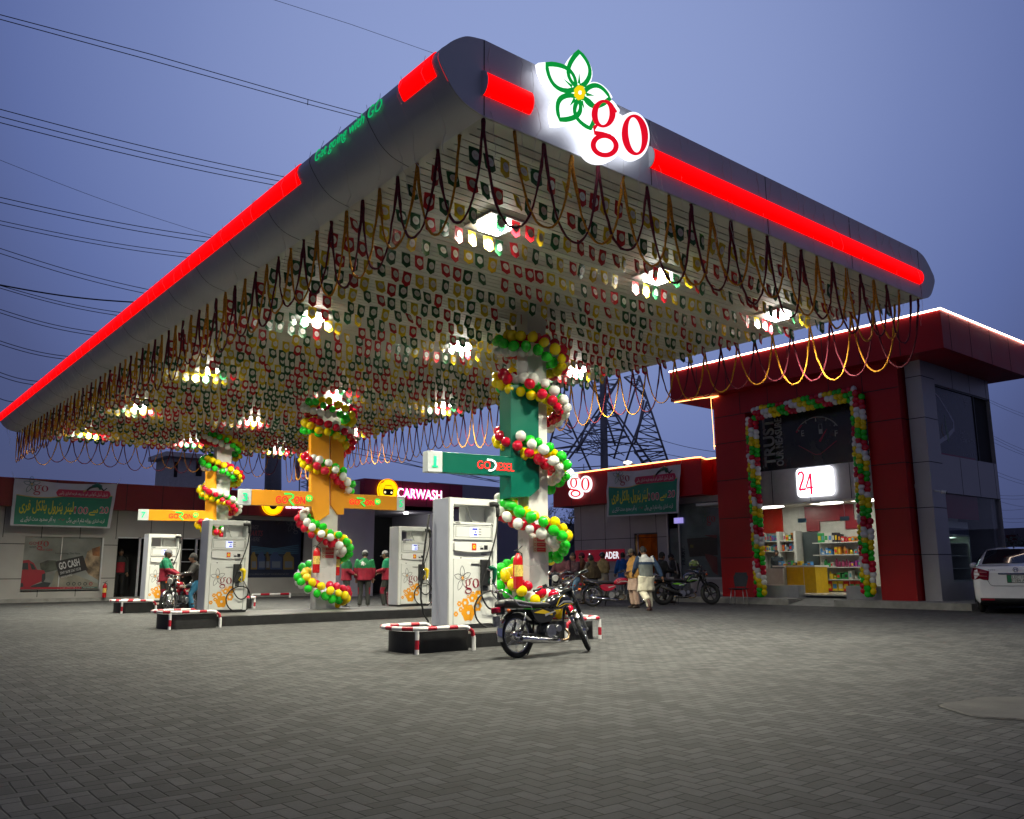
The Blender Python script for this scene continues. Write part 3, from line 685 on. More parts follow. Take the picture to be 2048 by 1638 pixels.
    m=MB(fr); m.tube([pt(970,125,.0),pt(995,122,.045),pt(1015,125,.07),pt(1025,150,.075)],[.04,.045,.045,.04],12)
    m.tube([pt(1023,150,.075),pt(1027,200,.075),pt(1022,250,.075)],[.034,.036,.026],10)
    def cat(P,n=8):
        o=[]
        for i in range(len(P)-1):
            p0,p1,p2,p3=[Vector(P[max(0,min(len(P)-1,j))]) for j in (i-1,i,i+1,i+2)]
            for s_ in range(n):
                u=s_/n; o.append(tuple(.5*((2*p1)+(p2-p0)*u+(2*p0-5*p1+4*p2-p3)*u*u+(3*p1-p0-3*p2+p3)*u**3)))
        return o+[tuple(P[-1])]
    m.tube(cat([pt(1024,235,.075),pt(1010,380,.09),pt(975,540,.09),pt(935,690,.075),pt(905,820,.06),pt(875,930,.05),pt(880,1040,.05),pt(930,1140,.06),pt(985,1160,.06),pt(1040,1110,.06),pt(1045,1030,.06),pt(1000,995,.055),pt(930,990,.06),pt(850,1040,.06),pt(805,1140,.06),pt(830,1260,.06),pt(920,1335,.06),pt(1010,1330,.06),pt(1075,1230,.07),pt(1060,1080,.08),pt(1025,1000,.085)]),.0145,8)
    m.build('hose',RUBBER,t)
    return t
NG=mat('green nozzle',(.0,.10,.05),.3,var=0); NY=mat('yellow nozzle',(.85,.62,.01),.3,var=0)
d1=dispenser('nearest white fuel pump, green nozzle, beside the parked motorcycle',8.154,11.606,NG)
d3=dispenser('white fuel pump with yellow nozzle at the left end of the middle island',7.185,20.0,NY)
d5=dispenser('white fuel pump with yellow nozzle behind the attendants, partly behind the near pump',12.384,20.0,NY)
d7=dispenser('farthest white fuel pump, behind the attendant filling a motorcycle',8.305,28.382,NY)
# drying rag on top of the fifth pump's shelf
m=MB(); rr=random.Random(3)
m.tube([(12.5+.03*k,20.02+rr.uniform(-.02,.02),.22+1.76+rr.uniform(0,.03)) for k in range(12)],[.02+rr.uniform(0,.015) for _ in range(12)],7); tag(m.build('cloth',mat('crumpled rag',(.35,.35,.42),.9,var=.3,vs=20)),'crumpled grey rag on the shelf of the pump behind the attendants','rag')
# second hose hanging on the back of the near pump
m=MB(); m.tube([(8.10,12.13,2.1),(8.07,12.2,1.6),(8.02,12.22,1.1),(8.0,12.2,.7),(8.06,12.2,.45),(8.16,12.2,.32)],.016,8); m.build('rear_hose',RUBBER,d1)
# fire extinguishers
def extinguisher(lbl,x,y,z,s=1,box=False):
    t=thing('fire_extinguisher',lbl,'fire extinguisher',(x,y,z),group='red fire extinguishers',sc=s)
    m=MB(); pr=[(0,0),(.085,.0),(.09,.02),(.09,.50),(.075,.56),(.04,.60),(.03,.63),(0,.63)]
    m.grid([[(r_*math.cos(2*PI*k/20),r_*math.sin(2*PI*k/20),h) for k in range(20)] for r_,h in pr],cv=True); m.build('cylinder',mat('extinguisher red',(.50,.008,.01),.25,coat=.5),t,world=False)
    m=MB(); m.grid([[(.0915*math.cos(a),.0915*math.sin(a),h) for a in [PI*1.02+PI*.75*k/12 for k in range(13)]] for h in (.22,.42)]); m.build('label_band',mat('extinguisher label',(.75,.55,.12),.5,var=.25,vs=30),t,world=False)
    m=MB(); m.cyl((0,0,.65),.022,.05); m.tube([(0,0,.66),(-.05,-.02,.69),(-.11,-.03,.66)],.01,6); m.tube([(0,0,.68),(.05,0,.72),(.1,.0,.76)],.009,6); m.tube([(.02,0,.66),(.10,.01,.62),(.12,.02,.45),(.10,.02,.30)],.011,6); m.build('valve',BLACKP,t,world=False)
    return t
e_=px(1038,1172,1,11.66); extinguisher('big red extinguisher on the near column above green balloons',e_.x-.02,11.66,.84,.98)
e_=px(633,1140,1,20.0); extinguisher('red extinguisher on the left side of the middle column',9.97,20.03,1.12,1.0)
e_=px(678,1140,1,20.3); extinguisher('red extinguisher on the right side of the middle column by the attendants',10.68,20.3,1.05,1.0)
e_=px(207,1197,1,38.6); extinguisher('red extinguisher standing under the far left poster',e_.x,38.55,.14,.9)
# waste bin
e_=px(783,1211,2,.22); t=thing('waste_bin','maroon perforated waste basket between the attendants and the pump','bin',(e_.x,e_.y,.22))
m=MB(); 
m.grid([[ ((.115+.035*h/.36)*math.cos(2*PI*k/24),(.115+.035*h/.36)*math.sin(2*PI*k/24),h) for k in range(24)] for h in (0,.12,.24,.36)],cv=True); m.torus((0,0,.36),.152,.008,ax=2); m.build('basket',mat('maroon plastic',(.13,.012,.03),.4),t,world=False)
m=MB()
for r_ in range(6):
    for k in range(14):
        a=2*PI*(k+.5*(r_%2))/14; h=.04+r_*.045; q_=.117+.035*h/.36+.002
        c=Vector((q_*math.cos(a),q_*math.sin(a),h)); u=Vector((-math.sin(a),math.cos(a),0)); m.face([tuple(c+u*.008*math.cos(b)+Vector((0,0,1))*.008*math.sin(b)) for b in [2*PI*i/8 for i in range(8)]])
m.build('hole_pattern',mat('bin dots',(.55,.5,.5),.6,var=0),t,world=False)

# ================================================================== BALLOONS
def balmesh(n,c):
    m=MB(); rows=[]
    for i in range(9):
        u=PI*i/8; r_=math.sin(u); z=math.cos(u); z=z if z>0 else z*1.12; rows.append([(r_*math.cos(2*PI*k/16),r_*math.sin(2*PI*k/16),z) for k in range(16)])
    m.grid(rows,cv=True); m.tube([(0,0,-1.08),(0,0,-1.2)],[.06,.12],6)
    me=bpy.data.meshes.new('balloon'); m.bm.to_mesh(me); m.bm.free()
    b=mat(n,c,.16,var=0,coat=.3); t=b.node_tree; p=t.nodes['Principled BSDF']; tr=t.nodes.new('ShaderNodeBsdfTranslucent'); tr.inputs[0].default_value=(*c,1)
    mx=t.nodes.new('ShaderNodeMixShader'); mx.inputs[0].default_value=.25; t.links.new(p.outputs[0],mx.inputs[1]); t.links.new(tr.outputs[0],mx.inputs[2]); t.links.new(mx.outputs[0],t.nodes['Material Output'].inputs[0])
    me.materials.append(b); return me
BAL=[balmesh('balloon yellow',(.88,.68,.0)),balmesh('balloon red',(.62,.004,.03)),balmesh('balloon white',(.82,.82,.78)),balmesh('balloon green',(.015,.58,.02))]
def garl(t,items,keep=100,vis=None):
    """items: (pos,radius,colour); nearest to the camera become parts, the rest one mass"""
    items.sort(key=vis or (lambda q:(Vector(q[0])-CAM).length)); rr=random.Random(len(items)); inv=t.location
    def xf(p,r_): return Matrix.Translation(Vector(p)-inv)@Matrix.Rotation(rr.uniform(0,6.3),4,'Z')@Matrix.Rotation(rr.uniform(0,3.1),4,'X')@Matrix.Diagonal((r_*rr.uniform(.94,1.0),r_*rr.uniform(.94,1.0),r_*rr.uniform(1,1.06),1))
    for p,r_,c in items[:keep]:
        o=bpy.data.objects.new('balloon',BAL[c]); COL.objects.link(o); o.parent=t; o.matrix_local=xf(p,r_)
    rest=items[keep:]
    if rest:
        bm=bmesh.new(); me=bpy.data.meshes.new('balloon_mass')
        for c in range(4): me.materials.append(BAL[c].materials[0])
        for p,r_,c in rest:
            b=bmesh.new(); b.from_mesh(BAL[c]); b.transform(xf(p,r_)); tmp=bpy.data.meshes.new('x'); b.to_mesh(tmp); b.free(); n0=len(bm.faces); bm.from_mesh(tmp); bpy.data.meshes.remove(tmp); bm.faces.ensure_lookup_table()
            for f in bm.faces[n0:]: f.material_index=c; f.smooth=True
        bm.to_mesh(me); bm.free(); o=bpy.data.objects.new('balloon_mass',me); COL.objects.link(o); o.parent=t; o['kind']='stuff'
def helix(lbl,cx,cy,zs,rp,br,ph,seed,step=.185):
    """zs: heights where the strand crosses the face towards the camera, top to bottom"""
    t=thing('balloon_garland',lbl,'balloon garland',(cx,cy,zs[-1]),group='spiral balloon garlands round the canopy columns')
    rr=random.Random(seed); items=[]; th0=math.atan2(-cy,-cx)
    Z=list(zs); N_=len(Z)-1
    def zf(u):
        if u<=0: return min(ZC-.3,Z[0]-u*(Z[0]-Z[1])*.5)
        if u>=N_: return max(.45,Z[-1]-(u-N_)*(Z[-2]-Z[-1])*.45)
        i=int(u); f=u-i; return Z[i]+(Z[min(N_,i+1)]-Z[i])*f
    for c in range(4):                       # four balloons round the cord, twisting as it falls
        u=-.55+.5*(c%2)*step/(2*PI*rp)
        while u<N_+.42:
            psi=ph+c*PI/2-2*PI*u*1.25+.5*math.sin(u*4+seed); dr=math.cos(psi)*.135; dz=math.sin(psi)*.155
            a=th0+2*PI*u+rr.gauss(0,.02); z=max(.22+br,zf(u)+dz+rr.gauss(0,.016))
            if rr.random()>.03: items.append(((cx+(rp+dr)*math.cos(a),cy+(rp+dr)*math.sin(a),z),br*rr.choice((.86,.95,1,1,1.05,1.09)),c))
            u+=step*rr.uniform(.93,1.07)/(2*PI*rp)
    garl(t,items)
helix('spiral of yellow, red, white and green balloons round the near column',10.25,11.95,[5.30,4.48,3.34,2.00,.68],.53,.100,.3,1)
helix('spiral balloon garland round the middle orange clad column',10.3,20.27,[5.35,4.80,3.78,2.07,.70],.54,.102,.9,2)
helix('spiral balloon garland round the far left column',10.57,28.57,[5.51,4.59,3.59,2.52],.54,.102,1.9,3)
# balloon arch round the shop entrance: two upright garlands and a top one
def upright(lbl,c0,c1,seed,horizontal=False):
    """4-balloon clusters packed along the photo line c0-c1 on the plane x=25.85"""
    A=px(*c0,0,25.82); B=px(*c1,0,25.82); n=int((B-A).length/.165); rr=random.Random(seed)
    t=thing('balloon_garland',lbl,'balloon garland',(25.82,B.y,B.z),group='balloon garlands of the shop entrance arch'); items=[]
    d=(B-A).normalized(); s_=Vector((0,-1,0)) if not horizontal else Vector((0,0,-1))
    for k in range(n+1):
        p=A.lerp(B,k/n)
        for j,(o,q) in enumerate(((-.155,.0),(.0,-.07),(.155,.0),(.0,.10))):
            c=int((k-1.5*(j if j<3 else 1)+40)/1.9)%4
            items.append((tuple(p+s_*(o+rr.gauss(0,.012))+Vector((q,0,0))+d*(.085*(j%2))),.108*rr.uniform(.93,1.05),(1,2,0,3)[c]))
    garl(t,items)
upright('left upright balloon garland of the shop entrance arch',(1503,838),(1521,1184),21)
upright('right upright balloon garland of the shop entrance arch',(1714,795),(1738,1182),22)
upright('top balloon garland across the shop entrance arch',(1508,828),(1708,788),23,True)

# ================================================================== MOTORCYCLES
def bike(lbl,x,y,yaw,tank=(.012,.012,.014),accent=(.75,.5,.02),steer=0,lean=0,s=1,big=False,z=0):
    t=thing('motorcycle',lbl,'motorcycle',(x,y,z),group='motorcycles parked on the forecourt',rot=(R(lean),0,R(yaw)),sc=s)
    PT=mat('bike paint %.2f %.2f %.2f'%tank,tank,.18,coat=.8,var=.05); AC=mat('bike accent %.2f %.2f'%accent[:2],accent,.3,var=0)
    wr=.285 if not big else .30; WB=1.22 if not big else 1.32; tw=.034 if not big else .055
    fender=CHROME if not big else PT
    def wheel(nm,cx,par,rear):
        w=bpy.data.objects.new(nm,None); COL.objects.link(w); w.parent=par; w.location=(cx,0,wr)
        m=MB(); m.torus((0,0,0),wr-tw,tw,ax=1,n=44,m=10)
        for k in range(44):
            a=2*PI*k/44; m.tube([((wr-.006)*math.cos(a),-.018,(wr-.006)*math.sin(a)),((wr+.001)*math.cos(a+.03),.018,(wr+.001)*math.sin(a+.03))],.005,4)
        m.build('tyre',RUBBER,w,world=False)
        m=MB(); m.torus((0,0,0),wr-2*tw-.002,.012,ax=1,n=40,m=8,mi=0); m.cyl((0,0,0),.045 if not rear else .06,.11,1,18,0)
        m.build('rim',[CHROME if not big else BLACKP],w,world=False)
        m=MB()
        if big:
            for k in range(5):
                a=2*PI*k/5; m.tube([(.03*math.cos(a),0,.03*math.sin(a)),((wr-.12)*math.cos(a+.15),0,(wr-.12)*math.sin(a+.15))],.016,6)
        else:
            for k in range(32):
                a=2*PI*k/32; sd=.04 if k%2 else -.04; b=a+(.5 if (k//2)%2 else -.5); m.tube([(.045*math.cos(a),sd,.045*math.sin(a)),((wr-.07)*math.cos(b*.3+a*.7),sd*.2,(wr-.07)*math.sin(b*.3+a*.7))],.0022,4)
        m.build('spokes',CHROME if not big else BLACKP,w,world=False); return w
    wheel('rear_wheel',0,t,True)
    # rear fender
    def fen(par,cx,a0,a1,r_,w,mt,nm,cz=wr):
        m=MB(); rows=[]
        for k in range(17):
            a=R(a0+(a1-a0)*k/16); rows.append([(cx+math.cos(a)*(r_-.02*abs(v)**2),v*w,cz+math.sin(a)*(r_-.02*abs(v)**2)) for v in (-1,-.8,-.4,0,.4,.8,1)])
        m.grid(rows); o=m.build(nm,mt,par,world=False); return o
    fen(t,0,35,192,wr+.035,.058,fender,'rear_fender')
    # frame tubes
    m=MB(); hd=(WB-.20,0,.80)
    m.tube([hd,(WB-.42,0,.72),(.45,0,.58),(.18,0,.60),(-.12,0,.60)],.019,8); m.tube([hd,(WB-.30,0,.55),(WB-.36,0,.34),(.42,0,.26)],.02,8)
    for sd in (-1,1):
        m.tube([(.42,.05*sd,.28),(.16,.075*sd,wr),(0,.08*sd,wr)],.015,8); m.tube([(.42,.06*sd,.56),(.36,.07*sd,.3)],.014,6)
        m.tube([(.38,.03*sd,.22),(.40,.19*sd,.20),(.46,.24*sd,.20)],.011,6); m.tube([(.46,.20*sd,.20),(.46,.30*sd,.20)],.017,8)
    m.tube([(.40,0,.20),(.60,0,.19),(.80,0,.22)],.016,8); m.build('frame',BLACKP,t,world=False)
    m=MB()
    for sd in (-1,1):
        m.tube([(0,.085*sd,wr),(.06,.09*sd,.42),(.10,.095*sd,.56)],.013,8,1); 
        if not big: m.tube([(.02,.085*sd,wr+.05),(.075,.09*sd,.46)],.024,10,0)
    m.build('shock_absorber',[BLACKP,CHROME],t,world=False)
    # engine
    m=MB(); m.box(.44,.74,-.09,.09,.24,.40,0,.025); m.cyl((.53,-.105,.31),.085,.05,1,24,1); m.cyl((.53,.105,.31),.08,.05,1,24,1); m.cyl((.69,-.10,.34),.045,.04,1,18,1)
    for k in range(7): m.box(.70+.022*k,.712+.022*k,-.07,.07,.30,.44,0)
    m.box(.85,.90,-.055,.055,.31,.43,1,.01); m.tube([(.66,.02,.44),(.64,.03,.52),(.50,.05,.52)],.025,8,0)
    if big: m.box(.55,.78,-.10,.10,.36,.58,0,.02); 
    m.tube([(.55,-.12,.25),(.56,-.2,.23)],.008,6,1); m.tube([(.66,.10,.25),(.70,.2,.22)],.008,6,1)
    m.build('engine',[mat('cast engine grey',(.10,.10,.105),.45,metal=.8,var=.2,vs=20),mat('engine cover',(.32,.32,.34),.35,metal=.9,var=.15,vs=20)],t,world=False)
    # exhaust on the right
    m=MB(); m.tube([(.86,-.05,.33),(.92,-.07,.26),(.86,-.10,.19),(.70,-.125,.175)],.017,10); m.build('exhaust_pipe',mat('scorched pipe',(.32,.22,.12),.35,metal=.9,var=.2,vs=20),t,world=False)
    m=MB(); m.tube([(.74,-.125,.175),(.62,-.13,.178),(.52,-.135,.185),(.10,-.15,.225),(-.06,-.155,.24)] if not big else [(.5,-.14,.25),(.3,-.16,.35),(-.1,-.18,.5)],[.018,.033,.038,.038,.036] if not big else [.03,.05,.05],14)
    m.cyl((-.062,-.155,.24),.022,.01,0,12,1); m.build('muffler',[CHROME if not big else BLACKP,DARK],t,world=False)
    # tank
    rows=[]; spec=[(.60,.04,.62,.66),(.63,.085,.60,.72),(.70,.115,.59,.775),(.80,.13,.59,.80),(.90,.125,.60,.80),(.98,.10,.63,.78),(1.03,.05,.68,.74),(1.035,.02,.70,.72)]
    if big: spec=[(a_-.02,b_*1.35,c_,d_+.08*(1 if i not in (0,7) else 0)) for i,(a_,b_,c_,d_) in enumerate(spec)]
    for X_,hw,z0,z1 in spec:
        rows.append([(X_,hw*(abs(math.cos(a))**.7)*(1 if math.cos(a)>0 else -1),(z0+z1)/2+(z1-z0)/2*(abs(math.sin(a))**.75)*(1 if math.sin(a)>0 else -1)) for a in [2*PI*k/20 for k in range(20)]])
    m=MB(); m.grid(rows,cv=True); tk=m.build('fuel_tank',PT,t,world=False)
    m=MB()
    for sd in (-1,1):
        fr=Fr((0,sd*.131,0),(1,0,0),(0,sd,0))
        m.fr=fr; k=1 if not big else 1.33
        m.ribbon([(.66,.63),(.74,.74),(.84,.785)],[.02,.012,.004],-.001 if not big else .04,0); m.ribbon([(.68,.63),(.80,.69),(.93,.69),(.99,.67)],[.006,.022,.03,.006],.0015 if not big else .043,1)
        m.ribbon([(.70,.62),(.84,.66),(.98,.65)],[.008,.012,.004],.001 if not big else .043,0)
    m.build('tank_stripes',[AC,mat('silver stripe',(.6,.6,.6),.3,metal=.4)],tk,world=False)
    # seat
    rows=[]
    for X_,hw,zb,zt in ((-.26,.10,.66,.69),(-.24,.115,.64,.745),(-.15,.125,.64,.755),(.0,.125,.635,.745),(.15,.12,.63,.715),(.30,.115,.625,.70),(.45,.105,.62,.70),(.56,.085,.62,.69),(.62,.06,.64,.67)):
        rows.append([(X_,hw*(abs(math.cos(a))**.5)*(1 if math.cos(a)>0 else -1),(zb+zt)/2+(zt-zb)/2*(abs(math.sin(a))**.6)*(1 if math.sin(a)>0 else -1)) for a in [2*PI*k/16 for k in range(16)]])
    m=MB(); m.grid(rows,cv=True); m.face([rows[0][k] for k in range(16)]); m.build('seat',mat('black vinyl',(.02,.02,.022),.38,var=.15,vs=12,bump=.15,bs=30),t,world=False)
    # side covers
    m=MB()
    for sd in (-1,1):
        m.fr=Fr((0,sd*.105,0),(1,0,0),(0,sd,0)); m.poly([(.20,.58),(.30,.61),(.60,.60),(.66,.54),(.54,.44),(.36,.42),(.26,.47)],-.03,.012,0)
        m.ribbon([(.24,.56),(.40,.57),(.58,.53)],[.004,.055,.03],.014,1); m.ribbon([(.44,.52),(.64,.57)],[.03,.012],.015,2)
    m.fr=None; m.build('side_cover',[PT if not (accent[0]>.7) else BLACKP,AC,mat('silver stripe',(.6,.6,.6),.3,metal=.4)],t,world=False)
    # grab rail, lights at the back
    m=MB()
    if not big:
        for sd in (-1,1): m.tube([(.20,.14*sd,.58),(.16,.15*sd,.645),(-.05,.15*sd,.665),(-.20,.145*sd,.80),(-.29,.10*sd,.86),(-.30,0,.865)],.009,8)
    else:
        for sd in (-1,1): m.tube([(.0,.12*sd,.74),(-.2,.12*sd,.82),(-.30,0,.84)],.014,8)
    m.build('grab_rail',CHROME,t,world=False)
    m=MB(); m.box(-.37,-.29,-.06,.06,.575,.655,0,.02); m.box(-.30,-.20,-.03,.03,.56,.64,1)
    m.build('tail_light',[mat('tail lens',(.30,.0,.02),.2,coat=.6,var=0),BLACKP],t,world=False)
    m=MB()
    for sd in (-1,1): m.tube([(-.24,.03*sd,.60),(-.24,.13*sd,.60)],.007,6,1); m.ball((-.245,.155*sd,.60),.030,10,0,(1,.8,.8))
    m.build('rear_indicator',[mat('indicator lens',(.55,.10,.01),.2,coat=.5,var=0),BLACKP],t,world=False)
    m=MB(); m.fr=Fr((-.315,0,0),(0,1,0),(-1,0,.3)); m.box(-.07,.07,.41,.54,.01,.014,0); m.build('number_plate',mat('old plate',(.35,.36,.34),.5,var=.3,vs=20),t,world=False)
    m=MB(); m.tube([(.42,.09,.24),(.36,.20,.03),(.35,.24,.005)],.010,6); m.tube([(.42,-.09,.24),(.38,-.13,.02)] if big else [(.40,.08,.24),(.35,.17,.05)],.010,6); m.build('kickstand',BLACKP,t,world=False)
    # steering assembly turned about the head tube
    st=bpy.data.objects.new('front_fork',None); COL.objects.link(st); st.parent=t; hp=Vector((WB-.21,0,.80)); ax=Vector((-.42,0,.907)).normalized()
    st.matrix_local=Matrix.Translation(hp)@Matrix.Rotation(R(steer),4,ax)@Matrix.Translation(-hp)
    w=wheel('front_wheel',WB+.03,st,False)
    def sp(mb,nm,mt): return mb.build(nm,mt,st,world=False)
    m=MB()
    for sd in (-1,1):
        m.tube([(WB+.03,.07*sd,wr),(WB-.08,.075*sd,.54)],.021,10,0); m.tube([(WB-.07,.075*sd,.52),(WB-.22,.075*sd,.84)],.026 if not big else .03,10,1)
        m.ball((WB+.03,.07*sd,wr),.03,8,0)
    m.box(WB-.27,WB-.17,-.10,.10,.82,.85,1); m.box(WB-.20,WB-.10,-.10,.10,.66,.69,1); m.tube([(WB-.18,0,.70),(WB-.25,0,.86)],.022,8,1)
    sp(m,'fork_legs',[mat('fork alloy',(.35,.35,.37),.3,metal=.9,var=.1) if not big else BLACKP,BLACKP])
    fen(st,WB+.03,28,150,wr+.03,.05,fender,'front_fender')
    m=MB(); hz=.985 if not big else 1.0
    m.tube([(WB-.40,-.35,hz-.015),(WB-.31,-.27,hz),(WB-.255,-.12,.93),(WB-.24,0,.88),(WB-.255,.12,.93),(WB-.31,.27,hz),(WB-.40,.35,hz-.015)],.011,8,0)
    for sd in (-1,1):
        m.tube([(WB-.45,.40*sd,hz-.025),(WB-.36,.31*sd,hz-.008)],.018,8,1); m.box(WB-.35,WB-.29,.24*sd-.03,.24*sd+.03,hz-.02,hz+.025,1)
        m.tube([(WB-.31,.26*sd,hz+.005),(WB-.30,.36*sd,hz-.02),(WB-.36,.40*sd,hz-.03)],.005,6,0)
    sp(m,'handlebar',[CHROME,BLACKP])
    m=MB(); m.tube([(WB-.30,.2,hz),(WB-.16,.1,.88),(WB-.2,.02,.72)],.005,5); m.tube([(WB-.30,-.2,hz),(WB-.12,-.08,.86),(WB-.12,-.05,.6),(WB,-.06,.34)],.005,5); m.tube([(WB-.29,-.18,hz+.01),(WB-.2,-.02,.98),(WB-.14,.05,.8)],.005,5); sp(m,'cables',BLACKP)
    m=MB(); 
    if not big:
        m.tube([(WB-.20,0,.82),(WB-.12,0,.815),(WB-.055,0,.81)],[.045,.085,.088],18,0); m.tube([(WB-.055,0,.81),(WB-.035,0,.808)],[.088,.07],18,1); sp(m,'headlight',[BLACKP,mat('headlight lens',(.55,.55,.52),.08,metal=.5,var=0)])
    else:
        m.tube([(WB-.22,0,.86),(WB-.10,0,.84),(WB-.02,0,.80)],[.09,.12,.05],10,0); sp(m,'headlight',[PT])
    m=MB(); m.cyl((WB-.19,.055,.925),.035,.05); m.cyl((WB-.19,-.055,.925),.035,.05); sp(m,'gauge',BLACKP)
    m=MB()
    for sd in (-1,1): m.tube([(WB-.13,.08*sd,.80),(WB-.13,.16*sd,.80)],.007,6,1); m.ball((WB-.13,.185*sd,.80),.030,10,0,(1,.8,.8))
    sp(m,'front_indicator',[mat('indicator lens',(.55,.10,.01),.2,coat=.5,var=0),BLACKP])
    return t
bike('black and yellow motorcycle parked beside the nearest pump, front wheel turned',7.52,9.08,3,steer=42,lean=-6,s=1.03)
p=px(1186,1213,2,0); bike('red motorcycle with chrome fenders behind the near column',p.x,p.y,-40,(.45,.008,.03),(.3,.02,.05),steer=0,lean=-4,s=1.15)
p=px(1327,1210,2,0); bike('black and green motorcycle with a helmet on its mirror, by the corner window',p.x,p.y,-34,(.02,.022,.024),(.18,.5,.02),steer=12,lean=-5,s=1.22,big=True)
p=px(337,1227,2,0); bike('old red tanked motorcycle being refuelled at the far left pump',p.x+.98,p.y+.95,225,(.30,.01,.015),(.6,.5,.3),steer=-14,lean=2,s=1.12)
p=px(1108,1222,2,0); bike('dark motorcycle under its rider just behind the near column',p.x+1.25,p.y+.75,212,(.03,.03,.035),(.3,.3,.32),steer=10,lean=2,s=1.15)
p=px(1345,1200,2,0)
# green helmet hooked on the mirror
h=px(1388,1129,0,22.9); t=thing('helmet','green and black helmet hanging from the black motorcycle','helmet',h)
m=MB(); m.ball((0,0,0),.17,18,0,(1,.95,1)); m.build('shell',mat('helmet green',(.17,.24,.05),.2,coat=.6,var=.6,vs=9),t,world=False)
m=MB(Fr((0,0,0),_R,-_F)); m.box(-.16,.12,-.13,-.02,.06,.155,0,.03); m.build('visor',BLACKP,t,world=False)

